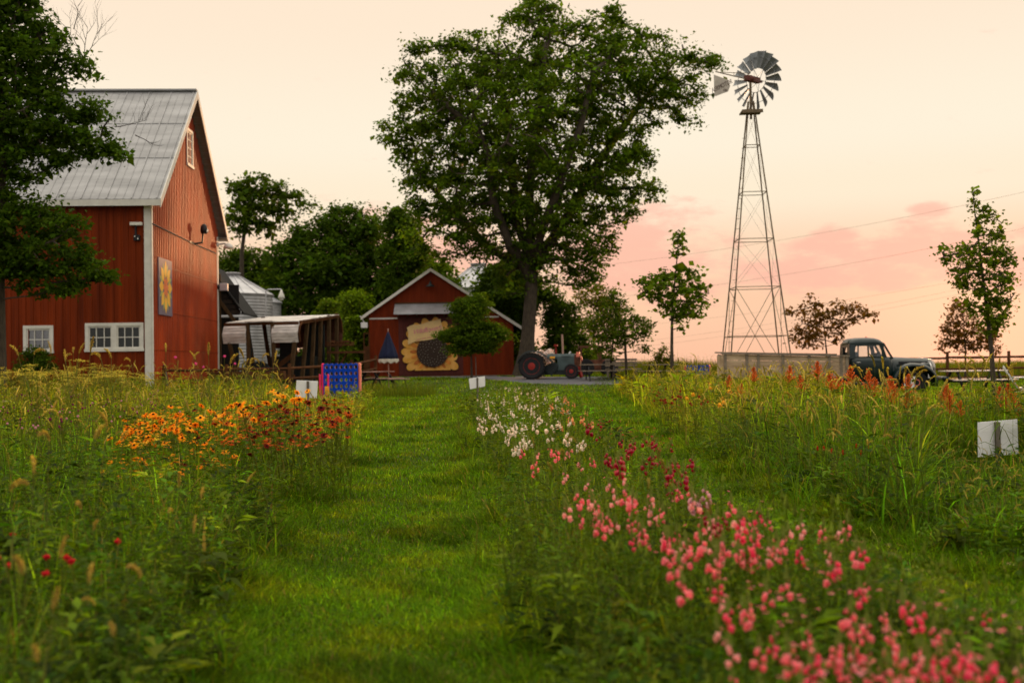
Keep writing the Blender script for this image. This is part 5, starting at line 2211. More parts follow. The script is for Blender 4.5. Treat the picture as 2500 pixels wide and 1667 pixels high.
tree('far_tree', 'thin pink lit tree far behind the tractor, in the gap beside the maple', [(1450, 895), (1450, 800)],
     [(1395, 720), (1420, 690), (1460, 680), (1500, 700), (1530, 740), (1540, 800), (1500, 840), (1420, 830), (1400, 780)], 75, 150, 26, .18, depth=.6, maxd=2.5, r_tr=.1,
     clr=(0.097, 0.095, .005), cl=.7, step=.6, seed=31)
SG = 'young trees on the lawn'
tree('young_tree', 'slender young maple with a leafy spire, left of the windpump', [(1642, 935), (1640, 850), (1641, 760), (1652, 640), (1658, 560)],
     [(1650, 556), (1675, 552), (1682, 562), (1668, 585), (1680, 600), (1662, 632), (1690, 640), (1718, 650), (1708, 680), (1738, 700), (1736, 745), (1708, 782), (1680, 795), (1660, 830), (1648, 800), (1618, 765), (1598, 742), (1568, 730), (1552, 700),
      (1545, 685), (1562, 672), (1600, 668), (1618, 655), (1645, 640), (1638, 600), (1640, 570)], 40, 240, 9, .15, SG, depth=.55, maxd=1.2, r_tr=.085, clr=(0.086, 0.141, .005), cl=.26, step=.22, seed=32, taper=.12, flat=.55, lw=.8, rmin=.006, edge=.5, bark='bark')
tree('young_tree', 'low spreading young tree between the windpump and the green truck', [(2017, 935), (2018, 860), (2012, 800), (2008, 745)],
     [(1912, 742), (1935, 745), (1960, 748), (1965, 715), (1982, 712), (1995, 735), (2020, 740), (2045, 708), (2062, 728), (2085, 735), (2110, 748), (2158, 762), (2162, 775), (2110, 785), (2082, 800), (2060, 830), (2085, 850), (2050, 850), (2020, 830), (1985, 860), (1938, 850),
      (1915, 830), (1925, 800), (1950, 785), (1912, 770)], 44, 300, 8, .13, SG, depth=.6, maxd=1.6, r_tr=.055, clr=(.125, .062, .010), cl=.30, step=.25, seed=33, taper=.12, flat=.45, rmin=.006, edge=.5)
tree('young_tree', 'tallest young tree with an open upright crown near the right edge', [(2428, 950), (2420, 850), (2410, 760), (2395, 640), (2378, 500), (2374, 456)],
     [(2366, 450), (2388, 452), (2400, 495), (2438, 522), (2452, 560), (2448, 590), (2478, 598), (2496, 580), (2492, 640), (2482, 700), (2474, 760), (2462, 822), (2430, 835), (2395, 815), (2362, 765), (2330, 705), (2300, 645), (2284, 622), (2302, 582), (2320, 600), (2345, 590),
      (2362, 560), (2372, 520), (2362, 480)], 30, 430, 9, .10, SG, depth=.5, maxd=1.1, r_tr=.075, clr=(0.086, 0.131, .005), cl=.20, step=.17, seed=34, taper=.12, flat=.7, rmin=.005, lw=.8, edge=.6)
tree('young_tree', 'reddish small tree behind the tallest young tree, over the right fence', [(2357, 935), (2357, 850), (2352, 770)],
     [(2282, 862), (2292, 830), (2286, 808), (2312, 752), (2330, 722), (2362, 728), (2382, 770), (2410, 790), (2440, 812), (2452, 862), (2400, 868), (2330, 862)], 50, 280, 11, .13, SG, depth=.6, maxd=1.6, r_tr=.06, clr=(.125, .062, .010), cl=.32, step=.28, seed=35, taper=.12, rmin=.006, edge=.5)
tree('young_tree', 'very small upright shrub like tree beside the tall grass, left of the young maple', [(1606, 930), (1606, 870)],
     [(1592, 895), (1590, 860), (1602, 834), (1612, 850), (1622, 828), (1630, 860), (1648, 862), (1655, 850), (1645, 885), (1625, 900)], 55, 60, 12, .12, SG, depth=.6, maxd=.7, r_tr=.04, clr=(0.077, 0.085, .005), cl=.22, step=.2, seed=36, taper=.12, rmin=.005, edge=.5)
t15 = tree('ornamental_tree', 'small dense tree in front of the red shed, shading the sunflower sign', [(1152, 935), (1150, 860), (1148, 780)],
           [(1098, 748), (1102, 728), (1128, 722), (1150, 716), (1162, 698), (1182, 712), (1196, 745), (1198, 775), (1225, 790), (1256, 818), (1244, 832), (1215, 845), (1205, 868), (1165, 866), (1105, 876), (1088, 850), (1062, 812), (1080, 800), (1118, 790), (1092, 770)],
           53, 430, 70, .10, depth=.75, maxd=1.6, r_tr=.06, clr=(0.065, 0.112, .005), cl=.44, step=.3, seed=37, taper=.4, flat=.3, rmin=.006)
MB().tube([pix(1163, 940, 53) - t15.location, pix(1161, 870, 53) - t15.location], .025, 6).build('support_stake', MT['stake'], t15)
# low dark hedge line closing the gap behind the sheds
for i, (pl, Yh, lab) in enumerate(([([(700, 905), (700, 860), (760, 850), (850, 855), (905, 850), (905, 915)]), 70, 'dark hedge between the tin roofed crib and the shed'],
                                   [([(1255, 900), (1258, 840), (1320, 850), (1420, 850), (1490, 860), (1492, 905)]), 72, 'dark hedge behind the tractor under the maple'])):
    tree('hedge', lab, [(pl[0][0] + 60, 925), (pl[0][0] + 60, 880)], pl, Yh, 260, 70, .2, depth=1.0, maxd=1.5, r_tr=.08, clr=(0.044, 0.072, .005), cl=.6, step=.6, seed=40 + i, cat='hedge', edge=.8)
# shrub by the barn foot
tree('barn_shrub', 'dark shrub below the small barn window', [(92, 930), (92, 890)], [(40, 905), (60, 862), (85, 835), (110, 850), (130, 870), (135, 915), (60, 925)], 38.5, 110, 55, .07, depth=1, maxd=.5, r_tr=.02,
     clr=(0.051, 0.088, .005), cl=.22, step=.2, seed=44, cat='shrub')

tree('pale_clump', 'small clump of pale white leaves behind the rear wheel of the old tractor', [(1328, 915), (1328, 885)], [(1308, 885), (1306, 862), (1316, 850), (1326, 862), (1338, 850), (1348, 846), (1352, 868), (1344, 888)], 55, 60, 26, .10,
     depth=.8, maxd=.5, r_tr=.03, clr=(.70, .66, .62), cl=.2, step=.2, seed=48, cat='shrub', mleaf='petal')  # white leaves in a small clump behind the rear wheel
# ------------------------------------------------------------ meadow
g = np.random.default_rng(99)
# plan outlines (x, y) of the beds, in metres
LBED = [(-1.15, 2.6), (-1.3, 4.2), (-1.55, 5.8), (-1.85, 8.4), (-2.1, 12.6), (-2.6, 17.2), (-3.4, 24), (-4.0, 31), (-4.7, 36), (-7, 39.8), (-14, 40.2), (-24, 39.2), (-40, 38), (-40, 2.6)]
PBED = [(.10, 2.2), (.08, 4.15), (-.04, 5.8), (-.08, 8.9), (-.5, 14), (-.95, 20), (-1.3, 28), (-.3, 30.5), (.8, 30), (1.1, 24), (1.3, 17), (1.4, 11), (1.5, 8), (1.72, 5.2), (1.8, 2.2)]
RBED = [(3.9, 2.6), (3.3, 4.2), (2.75, 5.9), (2.45, 7.4), (2.35, 12), (2.8, 19), (3.3, 27), (3.7, 36), (3.9, 42), (6, 44), (9.5, 43.5), (8.6, 34.2), (12, 33.6), (16, 31.5), (22, 29.5), (40, 28), (40, 2.6)]


def sampleg(n, y0, y1, beta=1.0, margin=1.35, xlo=None):
    """ground points, density falling as 1/y^(1+beta)"""
    u = g.uniform(0, 1, n)
    if beta == 1.0:
        y = y0 * (y1 / y0) ** u
    else:
        a = 1 - beta
        y = (y0 ** a + (y1 ** a - y0 ** a) * u) ** (1 / a)
    x = g.uniform(-.5, .5, n) * (y * 1.0 * margin + 1.0)
    return x, y


def wob(x, y, s=1.0, seed=0.0):
    return (np.sin(x * 1.7 * s + seed) + np.sin(y * 1.3 * s + 1.7 * seed) + np.sin((x + y) * 2.9 * s + seed * 3) + np.sin((x - y) * .7 * s + seed)) / 4


def pos(x, y):
    return np.stack([x, y, gz(x, y)], 1)


INL = lambda x, y, P_: pip(x + .13 * np.sin(y * 3.1 + 1.3 * np.sin(y * 1.1)) + .09 * np.sin(y * 7.3 + x), y, P_)


def edge_d(x, y, P_):
    return pdist(x, y, P_)


# mown lawn -------------------------------------------------------
x, y = sampleg(1000000, 2.2, 62, 1.0, 1.25)
k = ~(INL(x, y, LBED) & (edge_d(x, y, LBED) > .25)) & ~(INL(x, y, PBED) & (edge_d(x, y, PBED) > .2)) & ~(INL(x, y, RBED) & (edge_d(x, y, RBED) > .3)) & ~INL(x, y, PATH)
k &= ~((y > 37) & (x < -16)) & ~((y > 60) & (x < 1))
x, y = x[k], y[k]
n = len(x)
nb = wob(x, y, 1.5, 2.0)
nb2 = wob(x, y, 5.0, 1.0)
sc = (np.maximum(y, 5) / 5) ** .62
nb0 = wob(x, y, 2.6, 4.0)
H = (.045 + .018 * nb + .04 * sstep(.2, .6, nb0) + .02 * g.uniform(0, 1, n) ** 2) * (1 + .25 * (sc - 1))
edge = np.minimum(np.minimum(edge_d(x, y, LBED), edge_d(x, y, PBED)), edge_d(x, y, RBED))
H *= 1 + 1.6 * np.exp(-(edge / .22) ** 2)
W = .0056 * sc * g.uniform(.7, 1.4, n)
nb3 = wob(x, y, 2.6, 4.0)
base = np.array([.096, .184, .003])[None] * (1 + .38 * nb[:, None]) * (1 - .35 * sstep(.25, .6, nb3))[:, None] + np.array([.100, .055, .000])[None] * np.clip(nb2[:, None] + .25 * nb[:, None], 0, 1)
dry = g.uniform(0, 1, n) < .045
base[dry] = [.20, .14, .035]
col = jitcol(base, n, g, .50, .16)
acc = NP()
blades(acc, pos(x, y), H, W, g.uniform(.3, 1.4, n), col, g, .35, rows=2)
tag(acc.build('lawn_grass', MT['grassm']), 'short mown grass of the path and lawns', 'grass', kind='stuff')

# fine weeds and clover leaves in the lawn
x, y = sampleg(30000, 2.4, 26, 1.0, 1.1)
k = ~(INL(x, y, LBED) | INL(x, y, PBED) | INL(x, y, RBED))
x, y = x[k], y[k]
n = len(x)
P = pos(x, y)
P[:, 2] += g.uniform(.015, .05, n)
acc = NP()
a = g.uniform(0, 2 * np.pi, n)
leaves(acc, P, np.stack([np.cos(a), np.sin(a), g.uniform(-.1, .5, n)], 1), np.tile([0, 0, 1.], (n, 1)), g.uniform(.012, .03, n), g.uniform(.010, .02, n), jitcol([.06, .12, .004], n, g, .3))
tag(acc.build('lawn_clover', MT['leaf']), 'clover and small weeds in the mown grass', 'ground cover', kind='stuff')


def herbs(acc, x, y, H, nl, ln, wd, col, spread=.10, stemc=(.10, .13, .03), z0=.05, up=.35, dens_top=.8, stems=True):
    """leafy stems: each base gives nl leaves all the way up a slightly curved stem"""
    n = len(x)
    B = pos(x, y)
    az = g.uniform(0, 2 * np.pi, n)
    ln_ = H * g.uniform(0, .28, n)
    top = B + np.stack([np.cos(az) * ln_, np.sin(az) * ln_, H], 1)
    t = g.uniform(z0, 1, (n, nl)) ** dens_top
    P = B[:, None] * (1 - t[..., None]) + top[:, None] * t[..., None]
    a = g.uniform(0, 2 * np.pi, (n, nl))
    el = g.uniform(-.25, 1.0, (n, nl)) * up * 2
    D = np.stack([np.cos(a) * np.cos(el), np.sin(a) * np.cos(el), np.sin(el)], -1).reshape(-1, 3)
    P = P.reshape(-1, 3) + D * [1, 1, .3] * (g.uniform(0, 1, (n * nl, 1)) * spread)
    L_ = np.repeat(ln, nl) * g.uniform(.55, 1.25, n * nl) * (1.15 - .5 * t.reshape(-1))
    Wd = np.repeat(wd, nl) * g.uniform(.7, 1.3, n * nl)
    cc = np.repeat(col, nl, 0) * np.exp(g.normal(0, .22, (n * nl, 1)))
    leaves(acc, P, D, np.tile([0, 0, 1.], (n * nl, 1)), L_, Wd, np.clip(cc, 0, 1), .22)
    if stems:
        blades(acc, B, H * 1.02, np.maximum(.004, .0011 * y / 2), np.full(n, .12), np.tile(np.array(stemc), (n, 1)) * np.exp(g.normal(0, .2, (n, 1))), g, .2, rows=2)


def sz(y, a=6.0, p=.5):
    return (np.maximum(y, a) / a) ** p


# greenery of the three beds --------------------------------------
def greens(name, label, BED, n_herb, n_grass, y0, y1, hfun, cherb, cgrass, leafl=.06, leafw=.014, nl=24, gw=.005, gh=1.15, margin=1.3, shift=0.0):
    acc = NP()
    x, y = sampleg(n_herb, y0, y1, 1.0, margin)
    x = x + shift * y
    k = INL(x, y, BED)
    x, y = x[k], y[k]
    n = len(x)
    ed = edge_d(x, y, BED)
    ramp_ = np.clip(.6 + ed / .4, 0, 1)
    H = hfun(x, y) * ramp_ * g.uniform(.6, 1.08, n)
    cf_ = cherb(x, y) if callable(cherb) else np.tile(np.array(cherb), (n, 1))
    s = sz(y, 7, .55)
    v_ = np.exp(g.normal(.12, .42, n))
    herbs(acc, x, y, H, nl, leafl * s * v_, leafw * s * v_ * 1.15, jitcol(cf_ * .74, n, g, .50, .22), .06)
    x, y = sampleg(n_grass, y0, y1, 1.0, margin)
    x = x + shift * y
    k = INL(x, y, BED)
    x, y = x[k], y[k]
    n = len(x)
    ed = edge_d(x, y, BED)
    H = hfun(x, y) * np.clip(.4 + ed / .6, 0, 1) * g.uniform(.35, gh, n)
    cg = cgrass(x, y) if callable(cgrass) else np.tile(np.array(cgrass), (n, 1))
    cc_ = jitcol(cg * 1.2, n, g, .50, .2)
    dry_ = g.uniform(0, 1, n) < .10
    cc_[dry_] = jitcol([.24, .17, .04], int(dry_.sum()), g, .35)
    blades(acc, pos(x, y), H, gw * sz(y, 6, .75) * np.exp(g.normal(.15, .5, n)), g.uniform(.1, .95, n), cc_, g, .6, rows=4)
    return tag(acc.build(name, MT['leaf']), label, 'undergrowth', kind='stuff')


def hl(x, y):
    w_ = wob(x, y, .9, 1.0)
    h = .50 + .30 * sstep(4, 8, y) + .22 * sstep(14, 30, y) + .10 * w_
    h = h - .12 * np.exp(-((y - 10) / 4) ** 2) * sstep(-5, -3, x)
    u_ = x / np.maximum(y, 1)
    cap_ = 1.3 - .74 * sstep(-.235, -.205, u_) * (1 - sstep(-.12, -.10, u_)) * sstep(12, 16, y)
    h = np.minimum(h, cap_)
    return np.maximum(h, .2)


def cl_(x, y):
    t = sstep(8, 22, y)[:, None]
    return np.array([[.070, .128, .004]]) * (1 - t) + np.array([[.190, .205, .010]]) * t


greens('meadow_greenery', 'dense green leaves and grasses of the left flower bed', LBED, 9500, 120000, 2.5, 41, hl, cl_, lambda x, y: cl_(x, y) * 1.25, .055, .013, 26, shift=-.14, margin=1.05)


def hp_(x, y):
    return (.54 + .10 * wob(x, y, 1.6, 3.0) + .10 * sstep(9, 20, y)) * (1 - .38 * (1 - sstep(2.8, 5.5, y)))


greens('snapdragon_greenery', 'green stems and leaves of the middle snapdragon bed', PBED, 11000, 60000, 2.2, 31, hp_, (.080, .138, .004), (.130, .180, .006), .045, .009, 34, margin=1.2, gh=1.2)


def hr_(x, y):
    w_ = wob(x, y, .8, 5.0)
    h = .66 + .24 * sstep(0, 1.2, x - 2.5) + .10 * w_ + .10 * sstep(14, 30, y)
    h = h - .18 * sstep(24, 34, y) * (x < 7)
    h = h * (1 - sstep(.285, .32, x / np.maximum(y, 1)) * sstep(12, 16, y) * .55)
    h = h * (1 + .04 * np.exp(-((x / np.maximum(y, 1) - .245) / .05) ** 2) * sstep(14, 20, y))
    h = h - .04 * (1 - sstep(7, 12.5, y))
    h = np.where((x / np.maximum(y, 1) > .38) & (y < 10.6), np.minimum(h, .36), h)
    h = h - .17 * sstep(15, 22, y) * sstep(.16, .20, x / np.maximum(y, 1))
    return np.maximum(h, .25)


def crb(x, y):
    t = sstep(8, 24, y)[:, None]  # far rows yellower and brighter: backlight put into the leaf colour
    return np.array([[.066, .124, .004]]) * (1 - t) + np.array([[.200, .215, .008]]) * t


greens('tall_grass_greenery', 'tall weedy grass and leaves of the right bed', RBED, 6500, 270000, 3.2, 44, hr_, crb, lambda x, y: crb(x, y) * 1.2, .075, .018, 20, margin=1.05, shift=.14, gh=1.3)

# far flower field beyond the fence and the truck ------------------
acc = NP()
x = g.uniform(9, 75, 60000)
y = g.uniform(50, 92, 60000)
x = np.where(g.uniform(0, 1, 60000) < .12, g.uniform(4, 14, 60000), x)
n = len(x)
H = (.92 + .10 * wob(x, y, .4, 2.0)) * g.uniform(.7, 1.08, n) * sstep(3, 9, x)
spike = g.uniform(0, 1, n) < .02
H[spike] *= 1.35
blades(acc, pos(x, y), H, np.full(n, .035), g.uniform(.05, .4, n), jitcol([.09, .11, .008], n, g, .3, .2), g, .3, rows=2)
nf = 4200
x, y = g.uniform(9, 75, nf), g.uniform(49.5, 90, nf)
P = pos(x, y)
P[:, 2] += .98 + g.normal(0, .10, nf)
for a in (0, 1.57):
    leaves(acc, P, np.tile([math.cos(a), math.sin(a), .3], (nf, 1)), np.tile([0, 0, 1.], (nf, 1)), np.full(nf, .09), np.full(nf, .08), jitcol([.55, .16, .03], nf, g, .35, .3))
tag(acc.build('flower_field', MT['leaf']), 'distant orange flowered field behind the right-hand fence', 'field', kind='stuff')

# rough grass round the barn foot and fences
acc = NP()
x = g.uniform(-26, -3, 9000)
y = np.where(x < -13, g.uniform(38.5, 40, 9000), g.uniform(39.5, 42.2, 9000))
n = len(x)
blades(acc, pos(x, y), g.uniform(.2, .75, n), np.full(n, .018), g.uniform(.1, .6, n), jitcol([.12, .15, .01], n, g, .3), g, .4)
x = g.uniform(3.5, 8.5, 4000)
y = g.uniform(43, 52, 4000)
n = len(x)
blades(acc, pos(x, y), g.uniform(.15, .55, n) * (x - 3.2) / 5, np.full(n, .02), g.uniform(.1, .6, n), jitcol([.12, .17, .01], n, g, .3), g, .4)
tag(acc.build('rough_grass', MT['leaf']), 'rough unmown grass along the barn and the fences', 'grass', kind='stuff')


# ------------------------------------------------------------ single flowers
def inst(proto, loc, rz, s, tilt=(0, 0), label=None):
    c = proto.copy()
    C.objects.link(c)
    c.location = loc
    c.rotation_euler = (tilt[0], tilt[1], rz)
    c.scale = (s, s, s)
    for ch in proto.children:
        d = ch.copy()
        C.objects.link(d)
        d.parent = c
        for gg in ch.children:
            e_ = gg.copy()
            C.objects.link(e_)
            e_.parent = d
    if label:
        c['label'] = label
    return c


def scatter(protos, spots, srange, label, cat, group, g=g, tilt=.12):
    used = set()
    S_ = np.array(spots, float)
    q1, q2 = np.quantile(S_[:, 1], (1 / 3, 2 / 3))
    u_ = S_[:, 0] / S_[:, 1]
    um = np.median(u_)
    for (x, y, h) in spots:
        i = int(g.integers(len(protos)))
        p = protos[i]
        s = h / p['h'] if srange is None else g.uniform(*srange)
        loc = (x, y, G(x, y))
        tl = (g.normal(0, tilt), g.normal(0, tilt))
        rz = g.uniform(0, 6.28)
        if i not in used:
            o = p
            o.location = loc
            o.rotation_euler = (tl[0], tl[1], rz)
            o.scale = (s, s, s)
            used.add(i)
        else:
            o = inst(p, loc, rz, s, tl)
        if len(spots) > 8:
            zn = ('near', 'middle', 'far')[(y > q1) + (y > q2)] + ' rows, ' + ('left' if x / y < um else 'right') + ' side'
            tag(o, label + ', ' + zn, cat, group)
        else:
            tag(o, label, cat, group)
    for i, p in enumerate(protos):
        if i not in used:
            for ch in list(p.children):
                bpy.data.objects.remove(ch)
            bpy.data.objects.remove(p)


def pxspots(poly, n, zf, jit=.04, mind=0.0):
    """spots whose tops lie at height zf(py) and project inside poly"""
    poly_ = np.array(poly, float)
    lo, hi = poly_.min(0), poly_.max(0)
    out_ = []
    guard = 0
    while len(out_) < n and guard < 20000:
        guard += 1
        px, py = g.uniform(lo[0], hi[0]), g.uniform(lo[1], hi[1])
        if not pip(np.array([px]), np.array([py]), poly_)[0]:
            continue
        z = zf(py) + g.normal(0, jit)
        p = onz(px, py, z)
        p = onz(px, py, z + G(p.x, p.y))
        if p.y < 1.8 or p.y > 48:
            continue
        if mind and any((p.x - q[0]) ** 2 + (p.y - q[1]) ** 2 < mind ** 2 for q in out_):
            continue
        out_.append((p.x, p.y, max(z, .15)))
    return out_


def stemmesh(name, h, nl, ll, lw, col, curve=.04, r=.0028, seed=0, leafz=(.05, .8), bend=None):
    gg = np.random.default_rng(seed)
    acc = NP()
    K = 5
    pts = [np.array([curve * math.sin(k / K * 2.2 + seed), curve * (k / K) ** 2 * math.cos(seed), h * k / K]) for k in range(K + 1)]
    pts = [p - pts[0] * [1, 1, 0] for p in pts]
    for a, b in zip(pts[:-1], pts[1:]):
        V = []
        for c in (a, b):
            for q in range(3):
                t = 2 * math.pi * q / 3
                V.append(c + np.array([math.cos(t) * r, math.sin(t) * r, 0]))
        V = np.array(V)
        acc.add(V, [np.array([[0, 1, 4, 3], [1, 2, 5, 4], [2, 0, 3, 5]])], np.tile(np.array(col) * [1.2, 1.05, 1], (6, 1)))
    if nl:
        t = gg.uniform(*leafz, nl)
        P = np.stack([np.interp(t, np.linspace(0, 1, K + 1), [p[i] for p in pts]) for i in range(3)], 1)
        a = gg.uniform(0, 2 * np.pi, nl)
        el = gg.uniform(-.1, .9, nl)
        D = np.stack([np.cos(a) * np.cos(el), np.sin(a) * np.cos(el), np.sin(el)], 1)
        leaves(acc, P, D, np.tile([0, 0, 1.], (nl, 1)), ll * gg.uniform(.6, 1.3, nl), lw * gg.uniform(.7, 1.3, nl), jitcol(col, nl, gg, .25))
    return acc, pts[-1]


def ball(acc, c, r, col, gg, n=5, sc=(1, 1, 1)):
    V, F = [], []
    m = 6
    for i in range(n + 1):
        th_ = math.pi * i / n
        for k_ in range(m):
            ph = 2 * math.pi * k_ / m
            rr_ = r * (1 + gg.normal(0, .08))
            V.append([c[0] + sc[0] * rr_ * math.sin(th_) * math.cos(ph), c[1] + sc[1] * rr_ * math.sin(th_) * math.sin(ph), c[2] + sc[2] * rr_ * math.cos(th_)])
    for i in range(n):
        for k_ in range(m):
            F.append([i * m + k_, i * m + (k_ + 1) % m, (i + 1) * m + (k_ + 1) % m, (i + 1) * m + k_])
    acc.add(np.array(V), [np.array(F)], jitcol(col, len(V), gg, .1, .05))


def floret(acc, c, D, s, col, gg):
    """two lipped snapdragon bloom: puffed tube, three lower lobes, two upper lobes"""
    D = D / np.linalg.norm(D)
    up = np.array([0, 0, 1.])
    S = np.cross(D, up)
    S /= np.linalg.norm(S)
    U = np.cross(S, D)
    ball(acc, c + D * s * .40, s * .36, np.array(col) * .92, gg, 4, (1, 1, 1))
    m = c + D * s * .75
    for (a, ln, wd, tip) in ((-90, .62, .55, -.25), (-140, .55, .5, -.1), (-40, .55, .5, -.1), (55, .62, .55, -.25), (125, .62, .55, -.25)):
        ar = math.radians(a + gg.normal(0, 8))
        r = S * math.cos(ar) + U * math.sin(ar)
        t = np.cross(D, r)
        V = []
        for q, wq, dq in ((.05, .25, 0), (.5, 1.0, .18), (.85, .8, .10), (1.05, .35, tip)):
            for sgn in (-1, 1):
                V.append(m + r * ln * s * q + t * sgn * wd * s * wq * .5 + D * s * dq)
        acc.add(np.array(V), [np.array([[0, 1, 3, 2], [2, 3, 5, 4], [4, 5, 7, 6]])], jitcol(np.array(col) * gg.uniform(.8, 1.1) + (.08 if a > 0 else 0), 8, gg, .08, .04))


def snapdragons(col, nproto, seed, bw=1.0, buds=(.24, .29, .05), nfl=(3, 7), lab=None):
    pr = []
    for i in range(nproto):
        gg = np.random.default_rng(seed + i)
        h = .55
        acc, top = stemmesh('s', h, 34, .045, .008, (.115, .185, .008), seed=seed + i, leafz=(.05, .85))
        o = acc.build('snapdragon', MT['leaf'])
        o['h'] = h + .05
        acc = NP()
        nf = int(gg.integers(*nfl))
        span = .012 * nf
        for k_ in range(nf):
            t = k_ / max(1, nf - 1)
            z = top[2] - .03 - span + span * t
            a = k_ * 2.4 + gg.normal(0, .3)
            s = (.025 * bw) * (1 - .45 * t ** 2) * gg.uniform(.85, 1.15)
            D = np.array([math.cos(a), math.sin(a), -.05 + .4 * t])
            floret(acc, np.array([top[0], top[1], z]) + D * .003, D, s, col, gg)
        for k_ in range(10):
            t = k_ / 9
            a = k_ * 2.4
            D = np.array([math.cos(a), math.sin(a), 1.2])
            c_ = np.array([top[0], top[1], top[2] - .03 + .05 * t]) + D * .006 * (1 - t * .6)
            ball(acc, c_, .0085 * (1 - .6 * t), np.array(buds), gg, 3, (.8, .8, 1.4))
        acc.build('flower_spike', MT['petal'], o)
        pr.append(o)
    return pr


PINK, PINK2, ROSE, CRIM, WHITE, PEACH, LILAC = (.93, .20, .23), (.90, .07, .15), (.95, .42, .38), (.38, .006, .03), (.80, .76, .60), (.85, .42, .16), (.72, .38, .44)
pinkpoly = [(1268, 1062), (1330, 1085), (1400, 1105), (1405, 1180), (1430, 1240), (1510, 1290), (1560, 1330), (1680, 1400), (1760, 1470), (1840, 1550), (1880, 1660), (2520, 1660), (2520, 1560), (2460, 1500), (2330, 1440), (2180, 1400), (2130, 1290), (2060, 1230),
            (1960, 1240), (1880, 1225), (1760, 1190), (1700, 1170), (1600, 1150), (1540, 1100), (1490, 1070), (1380, 1060), (1340, 1075)]
pinkup = [(1262, 1062), (1330, 1070), (1490, 1065), (1560, 1100), (1700, 1160), (1800, 1200), (1960, 1240), (2060, 1240), (1900, 1330), (1700, 1290), (1500, 1260), (1410, 1200), (1340, 1110)]
G1 = 'pink snapdragons in the middle bed'
zp_ = lambda py: .56 - .10 * max(0., min(1., (py - 1350) / 250)) + .10 * max(0., min(1., (1300 - py) / 250))
scatter(snapdragons(PINK, 4, 100), pxspots(pinkpoly, 50, zp_, .05) + pxspots([(1850, 1540), (2150, 1480), (2500, 1450), (2500, 1665), (1850, 1665)], 16, lambda py: .47, .05) + pxspots(pinkup, 30, zp_, .04), None, 'coral pink snapdragon spike in the crowded middle bed', 'snapdragon', G1)
scatter(snapdragons(PINK2, 3, 120), pxspots(pinkpoly, 26, zp_, .05) + pxspots([(1950, 1540), (2200, 1470), (2500, 1420), (2500, 1665), (1950, 1665)], 8, lambda py: .48, .05), None, 'deep rose snapdragon spike among the crowded middle bed', 'snapdragon', 'deep rose snapdragons in the middle bed')
scatter(snapdragons(ROSE, 2, 130, nfl=(2, 5)), pxspots(pinkpoly, 14, zp_, .05) + pxspots(pinkup, 30, zp_, .04), None, 'pale pink snapdragon spike among the crowded middle bed', 'snapdragon', 'pale pink snapdragons in the middle bed')
wpoly = [(1165, 960), (1195, 945), (1250, 925), (1330, 925), (1365, 960), (1400, 1005), (1398, 1035), (1340, 1025), (1290, 1075), (1255, 1070), (1180, 1010)]
scatter(snapdragons(WHITE, 3, 140, 1.15), pxspots(wpoly, 62, lambda py: .68, .07), None, 'cream white snapdragon at the far end of the middle bed', 'snapdragon', 'white snapdragons at the far end of the middle bed')
scatter(snapdragons(WHITE, 2, 145, 1.2), pxspots([(1250, 1040), (1320, 1045), (1310, 1075), (1245, 1070)], 4, lambda py: .6, .03) + pxspots([(1395, 1045), (1440, 1050), (1435, 1070), (1400, 1065)], 2, lambda py: .6), None,
        'lone white snapdragon in front of the white clump', 'snapdragon', 'lone white snapdragons before the clump')
scatter(snapdragons(PEACH, 2, 150, 1.2), pxspots([(1350, 950), (1385, 955), (1430, 1000), (1425, 1030), (1375, 1020)], 15, lambda py: .66, .05), None, 'peach orange snapdragon beside the white clump', 'snapdragon', 'peach snapdragons beside the white clump')
scatter(snapdragons(CRIM, 3, 160, 1.15), pxspots([(1430, 1005), (1470, 1000), (1480, 1030), (1530, 1050), (1600, 1040), (1650, 1060), (1665, 1120), (1590, 1110), (1520, 1105), (1440, 1040)], 26, lambda py: .66, .05)
        + pxspots([(1620, 1140), (1720, 1200), (1780, 1240), (1740, 1250), (1640, 1180)], 10, lambda py: .55, .04), None, 'dark crimson snapdragon behind the pink ones', 'snapdragon', 'crimson snapdragons in the middle bed')
scatter(snapdragons(LILAC, 1, 170, 1.1), pxspots([(1690, 1150), (1745, 1165), (1740, 1185), (1695, 1175)], 3, lambda py: .6), None, 'pale lilac pink snapdragon rising at the right side of the middle bed', 'snapdragon', 'lilac snapdragons at the right side of the bed')


def daisies(col, ctr, nproto, seed, R_=.045, npet=13, droop=.25, h=.6):
    pr = []
    for i in range(nproto):
        gg = np.random.default_rng(seed + i)
        acc, top = stemmesh('s', h, 7, .07, .022, (.090, .125, .010), seed=seed + i, leafz=(.05, .6), r=.003)
        o = acc.build('rudbeckia', MT['leaf'])
        o['h'] = h
        acc = NP()
        n_ = npet
        tl = unit(np.array([gg.normal(0, .35), gg.normal(0, .35) - .25, 1.0]))
        e1 = unit(np.cross(tl, [1, 0, 0.1]))
        e2 = np.cross(tl, e1)
        for lay in range(2):
            a = np.arange(n_) * 2 * np.pi / n_ + lay * .2
            D = (np.cos(a)[:, None] * e1 + np.sin(a)[:, None] * e2) + tl * (-droop + .2 * lay + gg.normal(0, .12, (n_, 1)))
            cc = np.tile(np.array(col), (n_, 1)) * gg.uniform(.8, 1.15, (n_, 1))
            leaves(acc, np.tile(top + tl * .004, (n_, 1)), D, np.tile(tl, (n_, 1)), np.full(n_, R_) * gg.uniform(.85, 1.1, n_), np.full(n_, R_ * .36), np.clip(cc, 0, 1), .06)
        hd = acc.build('flower_head', MT['petal'], o)
        acc = NP()
        ball(acc, top + tl * .006, R_ * .26, ctr, gg, 5, (1, 1, .9))
        acc.build('flower_centre', MT['petal'], hd)
        pr.append(o)
    return pr


